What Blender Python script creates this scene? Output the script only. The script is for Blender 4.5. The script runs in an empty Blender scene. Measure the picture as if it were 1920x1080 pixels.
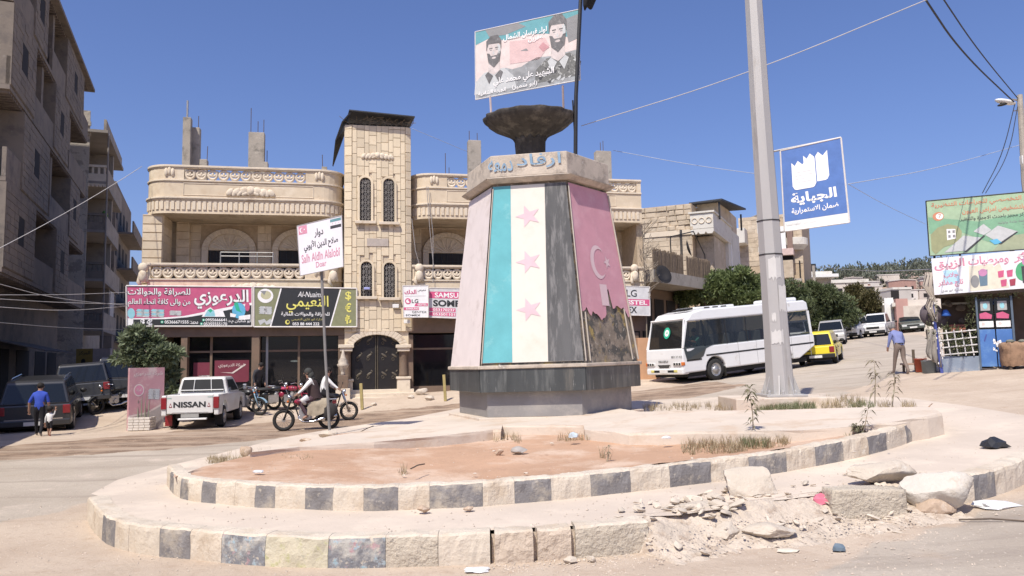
import bpy, bmesh, math, random, unicodedata
from mathutils import Vector, Matrix, noise, geometry
R = math.radians
sc = bpy.context.scene
col = sc.collection
rnd = random.Random(11)
V3 = Vector

# ------------------------------------------------------------ camera, sky, sun, exposure
F, PITCH, ROLL, CAMZ = 1450.0, 5.3, -1.0, 1.9
CM = Matrix.Rotation(R(90 + PITCH), 4, 'X') @ Matrix.Rotation(R(ROLL), 4, 'Z')
C0 = V3((0, 0, CAMZ))
cd = bpy.data.cameras.new('camera'); cam = bpy.data.objects.new('camera', cd); col.objects.link(cam)
cam.matrix_world = Matrix.Translation(C0) @ CM
cd.sensor_width = 36; cd.lens = 36 * F / 1920; cd.clip_start = .1; cd.clip_end = 6000
sc.camera = cam
SUN_EL, SUN_TH = 55.0, 26.0            # elevation; degrees to the left of straight behind the camera
sdir = V3((-math.sin(R(SUN_TH)) * math.cos(R(SUN_EL)), -math.cos(R(SUN_TH)) * math.cos(R(SUN_EL)), math.sin(R(SUN_EL))))
w = bpy.data.worlds.new('World'); sc.world = w; w.use_nodes = True
nt = w.node_tree; nt.nodes.clear()
sky = nt.nodes.new('ShaderNodeTexSky'); sky.sky_type = 'NISHITA'; sky.sun_disc = False
sky.sun_elevation = R(SUN_EL); sky.sun_rotation = math.atan2(sdir.x, sdir.y)
sky.altitude = 400; sky.air_density = 1.15; sky.dust_density = 2.2; sky.ozone_density = 4.0
bg = nt.nodes.new('ShaderNodeBackground'); bg.inputs[1].default_value = .108
out = nt.nodes.new('ShaderNodeOutputWorld')
tint = nt.nodes.new('ShaderNodeMix'); tint.data_type = 'RGBA'; tint.blend_type = 'MULTIPLY'; tint.inputs[0].default_value = 1
tint.inputs[7].default_value = (.91, .92, 1.23, 1); nt.links.new(sky.outputs[0], tint.inputs[6])
nt.links.new(tint.outputs[2], bg.inputs[0]); nt.links.new(bg.outputs[0], out.inputs[0])
ld = bpy.data.lights.new('sun', 'SUN'); ld.energy = 4.9; ld.angle = R(.6); ld.color = (1, .94, .83)
lo = bpy.data.objects.new('sun', ld); col.objects.link(lo)
lo.rotation_euler = sdir.to_track_quat('Z', 'Y').to_euler(); lo.location = (-20, -30, 60)
vs = sc.view_settings; vs.view_transform = 'Standard'; vs.look = 'None'; vs.gamma = 1; vs.exposure = .12
vs.use_curve_mapping = False
sc.cycles.max_bounces = 6; sc.cycles.transparent_max_bounces = 12

# ------------------------------------------------------------ pixel <-> place helpers (build time only)
M3 = CM.to_3x3()
def ray(px, py): return M3 @ V3(((px - 960) / F, -(py - 540) / F, -1))
def at(px, py, Y):
    r = ray(px, py); return C0 + r * (Y / r.y)
def proj(p):
    q = M3.transposed() @ (V3(p) - C0)
    if q.z > -.05: return (-9999, -9999)
    return (960 + F * q.x / -q.z, 540 - F * q.y / -q.z)
VO, VRZ = V3((-5.5, 32, 0)), 12.0      # the villa's frame
def sm(a, b, x):
    t = min(1, max(0, (x - a) / (b - a))); return t * t * (3 - 2 * t)
def h(x, y):
    p = -.37 + .077 * min(x, 60) + .0238 * min(y, 120)
    k = .15; z = p if p > 3 else k * math.log(1 + math.exp(min(40, p / k)))
    c, s = math.cos(R(VRZ)), math.sin(R(VRZ))
    lx, ly = (x - VO.x) * c + (y - VO.y) * s, -(x - VO.x) * s + (y - VO.y) * c
    z += (.42 - .03 * lx / 5) * sm(-5.2, -.4, ly) * sm(14, 8, lx) * sm(-15, -10, lx)
    return z
def onto(px, py, off=0):
    r = ray(px, py); lo_, hi_ = 2.0, None
    t = 2.0
    while t < 500:
        p = C0 + r * t
        if p.z < h(p.x, p.y) + off: hi_ = t; break
        lo_ = t; t *= 1.02
    if hi_ is None: return C0 + r * 60
    for _ in range(24):
        m = (lo_ + hi_) / 2; p = C0 + r * m
        if p.z < h(p.x, p.y) + off: hi_ = m
        else: lo_ = m
    return C0 + r * hi_

# ------------------------------------------------------------ materials
MATS = {}
def mat(name, base, rough=.8, var=.12, scale=4., bump=.15, bscale=40., layers=(), metal=0., spec=.4, world=False,
        rand=0., coat=0., emit=0., streak=False, bdist=.01):
    """Principled with soft tone noise, patchy layers [(colour, scale, lo, hi)], fine bump."""
    if name in MATS: return MATS[name]
    m = bpy.data.materials.new(name); m.use_nodes = True; MATS[name] = m
    t = m.node_tree; N = t.nodes; L = t.links; b = N['Principled BSDF']
    if world: g = N.new('ShaderNodeNewGeometry'); vec = g.outputs['Position']
    else: g = N.new('ShaderNodeTexCoord'); vec = g.outputs['Object']
    if streak:
        mp = N.new('ShaderNodeMapping'); mp.inputs['Scale'].default_value = (1, 1, .12)
        L.new(vec, mp.inputs[0]); svec = mp.outputs[0]
    else: svec = vec
    def nz(sc_, det=5, v=None, ro=.6):
        n = N.new('ShaderNodeTexNoise'); n.inputs['Scale'].default_value = sc_; n.inputs['Detail'].default_value = det
        n.inputs['Roughness'].default_value = ro
        L.new(v or svec, n.inputs['Vector']); return n.outputs['Fac']
    def mix(f, a, bb, mode='MIX'):
        x = N.new('ShaderNodeMix'); x.data_type = 'RGBA'; x.blend_type = mode
        if isinstance(f, float): x.inputs[0].default_value = f
        else: L.new(f, x.inputs[0])
        for i, q in ((6, a), (7, bb)):
            if isinstance(q, tuple): x.inputs[i].default_value = (*q[:3], 1)
            else: L.new(q, x.inputs[i])
        return x.outputs[2]
    lo_c = tuple(max(0, c * (1 - var)) for c in base); hi_c = tuple(min(1, c * (1 + var)) for c in base)
    rmp = N.new('ShaderNodeMapRange'); L.new(nz(scale, 8), rmp.inputs[0]); rmp.inputs[1].default_value = .3; rmp.inputs[2].default_value = .7
    c = mix(rmp.outputs[0], lo_c, hi_c)
    if rand:
        oi = N.new('ShaderNodeObjectInfo'); mr = N.new('ShaderNodeMapRange'); L.new(oi.outputs['Random'], mr.inputs[0])
        mr.inputs[3].default_value = 1 - rand; mr.inputs[4].default_value = 1 + rand * .6
        cb = N.new('ShaderNodeCombineColor'); 
        for i in range(3): L.new(mr.outputs[0], cb.inputs[i])
        c = mix(1., c, cb.outputs[0], 'MULTIPLY')
    for (lc, ls, l0, l1) in layers:
        mr = N.new('ShaderNodeMapRange'); L.new(nz(ls, 9, ro=.68), mr.inputs[0])
        mr.inputs[1].default_value = l0; mr.inputs[2].default_value = l1
        c = mix(mr.outputs[0], c, tuple(lc))
    L.new(c, b.inputs['Base Color'])
    b.inputs['Roughness'].default_value = rough; b.inputs['Metallic'].default_value = metal
    b.inputs['Specular IOR Level'].default_value = spec; b.inputs['Coat Weight'].default_value = coat
    if emit:
        L.new(c, b.inputs['Emission Color']); b.inputs['Emission Strength'].default_value = emit
    if bump:
        bp = N.new('ShaderNodeBump'); bp.inputs['Strength'].default_value = bump; bp.inputs['Distance'].default_value = bdist
        L.new(nz(bscale, 6, vec), bp.inputs['Height']); L.new(bp.outputs[0], b.inputs['Normal'])
    return m
def glass(name, tint=(.02, .025, .03), alpha=.75):
    """tinted pane: mirror-like reflection over a partly see-through dark film"""
    if name in MATS: return MATS[name]
    m = bpy.data.materials.new(name); m.use_nodes = True; MATS[name] = m
    t = m.node_tree; N = t.nodes; b = N['Principled BSDF']
    b.inputs['Base Color'].default_value = (*tint, 1); b.inputs['Roughness'].default_value = .06
    b.inputs['Specular IOR Level'].default_value = .6
    tr = N.new('ShaderNodeBsdfTransparent'); tr.inputs[0].default_value = (.75, .8, .8, 1)
    mx = N.new('ShaderNodeMixShader'); mx.inputs[0].default_value = alpha
    t.links.new(tr.outputs[0], mx.inputs[1]); t.links.new(b.outputs[0], mx.inputs[2]); t.links.new(mx.outputs[0], N['Material Output'].inputs[0])
    return m
def leafmat(name, c, c2):
    if name in MATS: return MATS[name]
    m = bpy.data.materials.new(name); m.use_nodes = True; MATS[name] = m
    t = m.node_tree; N = t.nodes; L = t.links; b = N['Principled BSDF']
    g = N.new('ShaderNodeNewGeometry'); x = N.new('ShaderNodeMix'); x.data_type = 'RGBA'
    L.new(g.outputs['Random Per Island'], x.inputs[0]); x.inputs[6].default_value = (*c, 1); x.inputs[7].default_value = (*c2, 1)
    L.new(x.outputs[2], b.inputs['Base Color']); b.inputs['Roughness'].default_value = .55
    tl = N.new('ShaderNodeBsdfTranslucent'); L.new(x.outputs[2], tl.inputs[0])
    mx = N.new('ShaderNodeMixShader'); mx.inputs[0].default_value = .3
    L.new(b.outputs[0], mx.inputs[1]); L.new(tl.outputs[0], mx.inputs[2]); L.new(mx.outputs[0], N['Material Output'].inputs[0])
    return m

# ------------------------------------------------------------ mesh builder
class MB:
    def __init__(s): s.v = []; s.f = []; s.m = []
    def add(s, vs_, fs, mi=0):
        o = len(s.v); s.v += [V3(q) for q in vs_]; s.f += [[i + o for i in f] for f in fs]; s.m += [mi] * len(fs); return s
    def box(s, c, d, rz=0, mi=0, M=None):
        x, y, z = d[0] / 2, d[1] / 2, d[2] / 2
        T = M if M is not None else Matrix.Rotation(rz, 4, 'Z')
        vs_ = [V3(c) + (T.to_3x3() @ V3((sx * x, sy * y, sz * z))) for sz in (-1, 1) for sy in (-1, 1) for sx in (-1, 1)]
        return s.add(vs_, [(0, 2, 3, 1), (4, 5, 7, 6), (0, 1, 5, 4), (2, 6, 7, 3), (0, 4, 6, 2), (1, 3, 7, 5)], mi)
    def bx(s, x0, x1, y0, y1, z0, z1, mi=0): return s.box(((x0 + x1) / 2, (y0 + y1) / 2, (z0 + z1) / 2), (abs(x1 - x0), abs(y1 - y0), abs(z1 - z0)), mi=mi)
    def tube(s, pts, r, seg=8, mi=0, caps=True):
        pts = [V3(p) for p in pts]; n = len(pts); rs = r if isinstance(r, (list, tuple)) else [r] * n
        rings = []; up = None
        for i, p in enumerate(pts):
            d = (pts[min(i + 1, n - 1)] - pts[max(i - 1, 0)]).normalized()
            if up is None: up = V3((0, 0, 1)) if abs(d.z) < .9 else V3((1, 0, 0))
            a = d.cross(up).normalized(); b = a.cross(d).normalized(); up = b
            rings.append([p + (a * math.cos(2 * math.pi * k / seg) + b * math.sin(2 * math.pi * k / seg)) * rs[i] for k in range(seg)])
        vs_ = [q for g in rings for q in g]; fs = []
        for i in range(n - 1):
            for k in range(seg):
                k2 = (k + 1) % seg; fs.append((i * seg + k, i * seg + k2, (i + 1) * seg + k2, (i + 1) * seg + k))
        if caps: fs += [tuple(range(seg))[::-1], tuple((n - 1) * seg + k for k in range(seg))]
        return s.add(vs_, fs, mi)
    def prism(s, poly, a, b, ax='y', mi=0, sc2=1., c2=(0, 0)):
        """2D polygon extruded from a to b along axis ax; the b end may be scaled about c2"""
        def P(u, v, t): return {'y': (u, t, v), 'x': (t, u, v), 'z': (u, v, t)}[ax]
        n = len(poly)
        vs_ = [P(u, v, a) for u, v in poly] + [P(c2[0] + (u - c2[0]) * sc2, c2[1] + (v - c2[1]) * sc2, b) for u, v in poly]
        fs = [tuple(range(n)), tuple(range(2 * n - 1, n - 1, -1))] + [(i, i + n, (i + 1) % n + n, (i + 1) % n) for i in range(n)]
        return s.add(vs_, fs, mi)
    def lathe(s, prof, seg=16, c=(0, 0, 0), mi=0, M=None, fl=None, closed=False):
        vs_ = []; n = len(prof)
        for k in range(seg):
            a = 2 * math.pi * k / seg
            for r, z in prof:
                q = V3((r * math.cos(a), r * math.sin(a), z))
                if fl: q = fl(q, a)
                vs_.append(V3(c) + (M.to_3x3() @ q if M is not None else q))
        fs = [(k * n + i, ((k + 1) % seg) * n + i, ((k + 1) % seg) * n + i + 1, k * n + i + 1) for k in range(seg) for i in range(n - 1)]
        if closed: fs += [(k * n + n - 1, ((k + 1) % seg) * n + n - 1, ((k + 1) % seg) * n, k * n) for k in range(seg)]
        return s.add(vs_, fs, mi)
    def ball(s, c, r, seg=10, rings=7, mi=0, M=None):
        r = r if isinstance(r, (list, tuple)) else (r, r, r)
        vs_ = []; fs = []
        for i in range(rings + 1):
            ph = math.pi * i / rings
            for k in range(seg):
                a = 2 * math.pi * k / seg
                q = V3((r[0] * math.sin(ph) * math.cos(a), r[1] * math.sin(ph) * math.sin(a), r[2] * math.cos(ph)))
                vs_.append(V3(c) + (M.to_3x3() @ q if M is not None else q))
        for i in range(rings):
            for k in range(seg):
                fs.append((i * seg + k, (i + 1) * seg + k, (i + 1) * seg + (k + 1) % seg, i * seg + (k + 1) % seg))
        return s.add(vs_, fs, mi)
    def ring(s, c, r, t, seg=16, ts=6, mi=0, M=None):
        """torus about local z"""
        prof = [(r + t * math.cos(2 * math.pi * i / ts), t * math.sin(2 * math.pi * i / ts)) for i in range(ts)]
        return s.lathe(prof, seg, c, mi, M, closed=True)
    def build(s, name, m, parent=None, smooth=False, bevel=0, label=None, cat=None, group=None, kind=None, cols=None, origin=None):
        me = bpy.data.meshes.new(name)
        o_ = V3((0, 0, 0))
        if parent is None and s.v:
            if origin is not None: o_ = V3(origin)
            else:
                n = len(s.v); o_ = V3((sum(q.x for q in s.v) / n, sum(q.y for q in s.v) / n, min(q.z for q in s.v)))
        me.from_pydata([tuple(q - o_) for q in s.v], [], s.f)
        for mm in (m if isinstance(m, (list, tuple)) else [m]): me.materials.append(mm)
        if any(s.m): me.polygons.foreach_set('material_index', s.m)
        if smooth: me.polygons.foreach_set('use_smooth', [True] * len(me.polygons))
        me.update()
        bm = bmesh.new(); bm.from_mesh(me); bmesh.ops.recalc_face_normals(bm, faces=bm.faces); bm.to_mesh(me); bm.free()
        o = bpy.data.objects.new(name, me); col.objects.link(o)
        o.location = o_
        if parent: o.parent = parent
        if bevel:
            bv = o.modifiers.new('bevel', 'BEVEL'); bv.width = bevel; bv.segments = 2; bv.limit_method = 'ANGLE'; bv.angle_limit = R(40)
        tag(o, label, cat, group, kind); return o
def tag(o, label=None, cat=None, group=None, kind=None):
    if label: o['label'] = label
    if cat: o['category'] = cat
    if group: o['group'] = group
    if kind: o['kind'] = kind
    return o
def empty(name, loc=(0, 0, 0), rz=0, label=None, cat=None, group=None, kind=None, parent=None):
    o = bpy.data.objects.new(name, None); col.objects.link(o); o.empty_display_size = .2
    o.location = loc; o.rotation_euler = (0, 0, rz)
    if parent: o.parent = parent
    return tag(o, label, cat, group, kind)
def copy_tree(o, parent=None):
    c = o.copy(); col.objects.link(c); c.parent = parent
    for ch in KIDS(o): copy_tree(ch, c)
    return c
def KIDS(o): return list(o.children)
def inst(name, mesh, loc, scale=(1, 1, 1), rot=(0, 0, 0), parent=None):
    o = bpy.data.objects.new(name, mesh); col.objects.link(o); o.location = loc; o.scale = scale; o.rotation_euler = rot
    if parent: o.parent = parent
    return o
def seat(e, x, y, rz, off=0):
    """stand a thing on the sloping ground"""
    d = .6; n = V3((h(x - d, y) - h(x + d, y), h(x, y - d) - h(x, y + d), 2 * d)).normalized()
    q = V3((0, 0, 1)).rotation_difference(n).to_matrix() @ Matrix.Rotation(rz, 3, 'Z')
    e.rotation_euler = q.to_euler(); e.location = (x, y, h(x, y) + off)
class Frame:
    """vertical working frame: x right along the wall, -y toward the camera side"""
    def __init__(s, o, rz):
        s.o = V3(o); s.rz = R(rz); s.u = V3((math.cos(s.rz), math.sin(s.rz), 0)); s.n = V3((math.sin(s.rz), -math.cos(s.rz), 0))
    def uz(s, px, py, d=0):
        r = ray(px, py); t = ((s.o + s.n * d) - C0).dot(s.n) / r.dot(s.n); p = C0 + r * t - s.o
        return p.dot(s.u), p.z
    def w(s, u, d, z): return s.o + s.u * u + s.n * d + V3((0, 0, z))

# Arabic letter shaping for the lettering
AF = {}; LIG = {}
for cp in range(0xFE80, 0xFEFD):
    dc = unicodedata.decomposition(chr(cp)).split()
    if not dc: continue
    k = dc[0].strip('<>'); b = ''.join(chr(int(q, 16)) for q in dc[1:])
    if len(b) == 1: AF.setdefault(b, {})[k] = chr(cp)
    else: LIG.setdefault(b, {})[k] = chr(cp)
def ar(s):
    res = []; i = 0; prev = False
    while i < len(s):
        two = s[i:i + 2]
        if two in LIG:
            res.append(LIG[two]['final' if prev else 'isolated']); prev = False; i += 2; continue
        ch = s[i]
        if ch in AF:
            fm = AF[ch]; nx = s[i + 1] if i + 1 < len(s) else ''
            jn = ('initial' in fm) and nx in AF and ('final' in AF[nx] or nx + s[i + 2:i + 3] in LIG)
            if s[i + 1:i + 3] in LIG and 'initial' in fm: jn = True
            k = ('medial' if jn else 'final') if prev and 'final' in fm else ('initial' if jn else 'isolated')
            res.append(fm.get(k, fm.get('isolated', ch))); prev = jn
        else: res.append({'(': ')', ')': '('}.get(ch, ch)); prev = False
        i += 1
    return ''.join(res[::-1])
def textpolys(s, bold=0., shear=0.):
    if any('\u0600' <= c <= '\u06ff' for c in s): s = ar(s)
    c = bpy.data.curves.new('txt', 'FONT'); c.body = s; c.offset = bold; c.resolution_u = 3; c.shear = shear
    o = bpy.data.objects.new('txt', c); me = bpy.data.meshes.new_from_object(o)
    vs_ = [v.co.copy() for v in me.vertices]; fs = [tuple(p.vertices) for p in me.polygons]
    bpy.data.objects.remove(o); bpy.data.curves.remove(c); bpy.data.meshes.remove(me)
    x0 = min(v.x for v in vs_); x1 = max(v.x for v in vs_); y0 = min(v.y for v in vs_); y1 = max(v.y for v in vs_)
    return [((v.x - x0) / (x1 - x0), (v.y - y0) / (y1 - y0)) for v in vs_], fs
class Board:
    """flat print area: TL, TR, BL corners (in the parent's space); u right, v down, both 0..1"""
    def __init__(s, parent, TL, TR, BL, BR=None):
        s.p = parent; s.TL = V3(TL); s.U = V3(TR) - s.TL; s.W = V3(BL) - s.TL
        s.X = (V3(BR) - V3(BL) - s.U) if BR is not None else V3((0, 0, 0))
        s.n = s.W.cross(s.U).normalized(); s.k = 0
    def P(s, u, v, l): return s.TL + s.U * u + s.W * v + s.X * (u * v) + s.n * (.004 + l * .0022)
    def poly(s, pts, m, l=1, name='print'):
        mb = MB(); mb.add([s.P(u, v, l) for u, v in pts], [tuple(range(len(pts)))]); return mb.build(name, m, s.p)
    def polys(s, plist, m, l=1, name='print'):
        mb = MB()
        for pts in plist: mb.add([s.P(u, v, l) for u, v in pts], [tuple(range(len(pts)))])
        return mb.build(name, m, s.p)
    def rect(s, u0, v0, u1, v1, m, l=1, name='print'): return s.poly([(u0, v0), (u1, v0), (u1, v1), (u0, v1)], m, l, name)
    def text(s, t, u0, v0, u1, v1, m, l=3, bold=.012, name='lettering', shear=0.):
        vs_, fs = textpolys(t, bold, shear); mb = MB()
        mb.add([s.P(u0 + (u1 - u0) * a, v1 + (v0 - v1) * b, l) for a, b in vs_], fs); return mb.build(name, m, s.p)
    def panel(s, m, t=.04, name='board', l=0):
        q = [s.P(0, 0, l), s.P(1, 0, l), s.P(1, 1, l), s.P(0, 1, l)]; mb = MB()
        mb.add(q + [x - s.n * t for x in q], [(0, 1, 2, 3), (7, 6, 5, 4), (0, 4, 5, 1), (1, 5, 6, 2), (2, 6, 7, 3), (3, 7, 4, 0)])
        return mb.build(name, m, s.p)
    def frame(s, m, r=.02, name='frame'):
        mb = MB(); c = [s.P(0, 0, 0), s.P(1, 0, 0), s.P(1, 1, 0), s.P(0, 1, 0)]
        for i in range(4): mb.tube([c[i], c[(i + 1) % 4]], r, 6)
        return mb.build(name, m, s.p)
def disc(cx, cy, rx, ry, n=20, a0=0, a1=2 * math.pi): return [(cx + rx * math.cos(a0 + (a1 - a0) * i / n), cy + ry * math.sin(a0 + (a1 - a0) * i / n)) for i in range(n)]
def star(cx, cy, rx, ry, rot=-math.pi / 2, n=5, inner=.4):
    return [(cx + rx * (1 if i % 2 == 0 else inner) * math.cos(rot + math.pi * i / n), cy + ry * (1 if i % 2 == 0 else inner) * math.sin(rot + math.pi * i / n)) for i in range(2 * n)]
def crescent(cx, cy, rx, ry, n=20):
    a = [(cx + rx * math.cos(t), cy + ry * math.sin(t)) for t in [R(38) + (R(322) - R(38)) * i / n for i in range(n + 1)]]
    b = [(cx + .25 * rx + .8 * rx * math.cos(t), cy + .8 * ry * math.sin(t)) for t in [R(310) - (R(310) - R(50)) * i / n for i in range(n + 1)]]
    return a + b
def patch(name, poly, zf, m, grid=.5, **kw):
    """sheet with an exact outline draped on zf, inside points on a jittered grid"""
    poly = [V3((p[0], p[1])).to_2d() if len(p) > 2 else Vector(p) for p in poly]
    n = len(poly); vs_ = list(poly)
    x0 = min(p.x for p in poly); x1 = max(p.x for p in poly); y0 = min(p.y for p in poly); y1 = max(p.y for p in poly)
    def inside(x, y):
        c = False; j = n - 1
        for i in range(n):
            a, b = poly[i], poly[j]
            if (a.y > y) != (b.y > y) and x < (b.x - a.x) * (y - a.y) / (b.y - a.y) + a.x: c = not c
            j = i
        return c
    x = x0 + grid / 2
    while x < x1:
        y = y0 + grid / 2
        while y < y1:
            a, b = x + rnd.uniform(-.2, .2) * grid, y + rnd.uniform(-.2, .2) * grid
            if inside(a, b): vs_.append(Vector((a, b)))
            y += grid
        x += grid
    r = geometry.delaunay_2d_cdt(vs_, [(i, (i + 1) % n) for i in range(n)], [tuple(range(n))], 1, 1e-5)
    mb = MB(); mb.add([(p.x, p.y, zf(p.x, p.y)) for p in r[0]], [tuple(f) for f in r[2]])
    return mb.build(name, m, smooth=True, **kw)
def rs_line(pts, step):
    """resample a polyline evenly"""
    pts = [V3(p) for p in pts]; outp = [pts[0]]; acc = 0
    for a, b in zip(pts, pts[1:]):
        L = (b - a).length
        if L < 1e-6: continue
        d = step - acc
        while d <= L:
            outp.append(a + (b - a) * (d / L)); d += step
        acc = (L - (d - step))
    return outp
def smooth_line(pts, it=2):
    pts = [V3(p) for p in pts]
    for _ in range(it):
        q = [pts[0]]
        for a, b in zip(pts, pts[1:]): q += [a * .75 + b * .25, a * .25 + b * .75]
        pts = q + [pts[-1]]
    return pts
# ------------------------------------------------------------ ground, road, island
SAND = (.56, .445, .345)
def inpoly(p, poly):
    x, y = p; c = False; j = len(poly) - 1
    for i in range(len(poly)):
        a, b = poly[i], poly[j]
        if (a[1] > y) != (b[1] > y) and x < (b[0] - a[0]) * (y - a[1]) / (b[1] - a[1]) + a[0]: c = not c
        j = i
    return c
WET = [(-60, 842), (300, 812), (560, 786), (700, 772), (860, 757), (1200, 733), (1330, 716), (1400, 722), (1300, 745), (1150, 772), (860, 792), (620, 812), (300, 843), (-60, 868)]
ASPH = [(-60, 868), (300, 843), (620, 812), (860, 792), (1150, 772), (1300, 745), (1400, 722), (1560, 672), (1620, 636), (1700, 627), (1745, 627), (1725, 690), (1660, 715), (1640, 740), (1900, 772), (2400, 800), (2400, 700), (1990, 690)]
ROADL = [(-60, 868), (300, 843), (620, 812), (560, 830), (380, 870), (310, 888), (160, 940), (100, 960), (-60, 1000)]
ROADR = [(1240, 735), (1330, 712), (1540, 668), (1590, 640), (1640, 629), (1725, 627), (1755, 640), (1730, 690), (1660, 712), (1560, 745), (1240, 768)]
CORNER = [(1300, 1200), (1500, 1085), (1700, 1010), (1930, 935), (2200, 900), (2400, 1300)]
def zone_mat(name, keyed=True):
    m = bpy.data.materials.new(name); m.use_nodes = True; t = m.node_tree; N = t.nodes; L = t.links; b = N['Principled BSDF']
    g = N.new('ShaderNodeNewGeometry'); at_ = N.new('ShaderNodeVertexColor'); at_.layer_name = 'soil'
    sp = N.new('ShaderNodeSeparateColor'); L.new(at_.outputs[0], sp.inputs[0])
    def nz(s_, d=8, r_=.6, sx=None):
        n = N.new('ShaderNodeTexNoise'); n.inputs['Scale'].default_value = s_; n.inputs['Detail'].default_value = d; n.inputs['Roughness'].default_value = r_
        L.new(g.outputs['Position'], n.inputs['Vector']); return n.outputs['Fac']
    def mr(v, a, b_, c=0., d=1.):
        x = N.new('ShaderNodeMapRange'); L.new(v, x.inputs[0]); x.inputs[1].default_value = a; x.inputs[2].default_value = b_; x.inputs[3].default_value = c; x.inputs[4].default_value = d; return x.outputs[0]
    def mix(f, a, b_):
        x = N.new('ShaderNodeMix'); x.data_type = 'RGBA'; L.new(f, x.inputs[0])
        for i, q in ((6, a), (7, b_)):
            if isinstance(q, tuple): x.inputs[i].default_value = (*q, 1)
            else: L.new(q, x.inputs[i])
        return x.outputs[2]
    def ma(op, a, b_):
        x = N.new('ShaderNodeMath'); x.operation = op
        for i, q in enumerate((a, b_)):
            if isinstance(q, float): x.inputs[i].default_value = q
            else: L.new(q, x.inputs[i])
        x.use_clamp = True; return x.outputs[0]
    sand = mix(mr(nz(.7), .35, .65), (.46, .365, .28), (.56, .46, .36))
    sand = mix(mr(nz(6, 10, .7), .52, .72), sand, (.43, .325, .24))
    asp = mix(mr(nz(.5), .35, .65), (.40, .34, .275), (.48, .415, .34))
    asp = mix(mr(nz(9, 12, .75), .55, .75), asp, (.33, .28, .235))
    asp = mix(mr(nz(.9, 10, .7), .56, .66), asp, (.54, .455, .375))
    wet = mix(mr(nz(1.3, 8, .65), .4, .62), (.20, .14, .10), (.36, .26, .185))
    mp = N.new('ShaderNodeMapping'); mp.inputs['Rotation'].default_value = (0, 0, R(-14)); mp.inputs['Scale'].default_value = (.12, 2.2, 1); L.new(g.outputs['Position'], mp.inputs[0])
    st = N.new('ShaderNodeTexNoise'); st.inputs['Scale'].default_value = 1.1; st.inputs['Detail'].default_value = 8; L.new(mp.outputs[0], st.inputs['Vector'])
    asp = mix(mr(st.outputs['Fac'], .54, .68, 0., .75), asp, (.30, .25, .205)); wet = mix(mr(st.outputs['Fac'], .5, .62, 0., .8), wet, (.42, .325, .245)); sand = mix(mr(st.outputs['Fac'], .57, .68, 0., .5), sand, (.40, .31, .235))
    nz2 = mr(nz(2.2, 8, .7), .3, .7, -.35, .35)
    fa = mr(ma('ADD', sp.outputs[0], nz2), .35, .65); fw = mr(ma('ADD', sp.outputs[1], nz2), .35, .65)
    x = N.new('ShaderNodeMath'); x.operation = 'ADD'
    c = mix(fa, sand, asp); c = mix(fw, c, wet)
    c = mix(mr(nz(30, 4, .5), .66, .72), c, (.66, .58, .48)); c = mix(mr(nz(22, 6, .6), .62, .7), c, (.36, .29, .22)); c = mix(mr(nz(.35, 12, .75), .56, .63, 0., .5), c, (.40, .315, .235))
    L.new(c, b.inputs['Base Color']); b.inputs['Roughness'].default_value = .92; b.inputs['Specular IOR Level'].default_value = .2
    bp = N.new('ShaderNodeBump'); bp.inputs['Strength'].default_value = .8; bp.inputs['Distance'].default_value = .025
    L.new(nz(14, 12, .75), bp.inputs['Height']); L.new(bp.outputs[0], b.inputs['Normal'])
    return m
M_SOIL = zone_mat('dusty_ground')
def spaced(a, b, s0, g0, s1, g1):
    """coordinates from a to b, fine (g0) inside s0..s1, growing outside"""
    r = []; x = s0
    while x <= s1: r.append(x); x += g0
    g = g1; x = s1
    while x < b: x += g; g *= 1.35; r.append(min(x, b))
    g = g1; x = s0
    while x > a: x -= g; g *= 1.35; r.insert(0, max(x, a))
    return r
xs = spaced(-2500, 2500, -26, .3, 30, .6); ys = spaced(-300, 3500, 4, .3, 52, .6)
gv = []; gz = []
for y in ys:
    for x in xs:
        z = h(x, y)
        if 4 < y < 50: z += .018 * noise.noise(V3((x * 1.3, y * 1.3, 0))) + .008 * noise.noise(V3((x * 5, y * 5, 3)))
        gv.append((x, y, z))
        p = proj((x, y, z)); vis = 3 < y < 120
        a = 1. if vis and (inpoly(p, ROADR) or inpoly(p, ROADL) or inpoly(p, CORNER)) else 0.
        if y > 60 and x > 10: a = .8
        gz.append((a, 1. if vis and inpoly(p, WET) else 0., 0, 1))
nx = len(xs)
gf = []; rf = []
for j in range(len(ys) - 1):
    for i in range(nx - 1):
        q = (j * nx + i, j * nx + i + 1, (j + 1) * nx + i + 1, (j + 1) * nx + i)
        s = sum(gz[k][0] + gz[k][1] for k in q)
        (rf if s > 2 else gf).append(q)
def sheet(name, fs):
    used = sorted({k for f in fs for k in f}); mp = {k: i for i, k in enumerate(used)}
    me = bpy.data.meshes.new(name); me.from_pydata([gv[k] for k in used], [], [tuple(mp[k] for k in f) for f in fs])
    ca = me.color_attributes.new('soil', 'FLOAT_COLOR', 'POINT')
    ca.data.foreach_set('color', [c for k in used for c in gz[k]])
    me.polygons.foreach_set('use_smooth', [True] * len(me.polygons)); me.materials.append(M_SOIL)
    o = bpy.data.objects.new(name, me); col.objects.link(o); o['kind'] = 'structure'; return o
sheet('ground', gf); sheet('road', rf)

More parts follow.
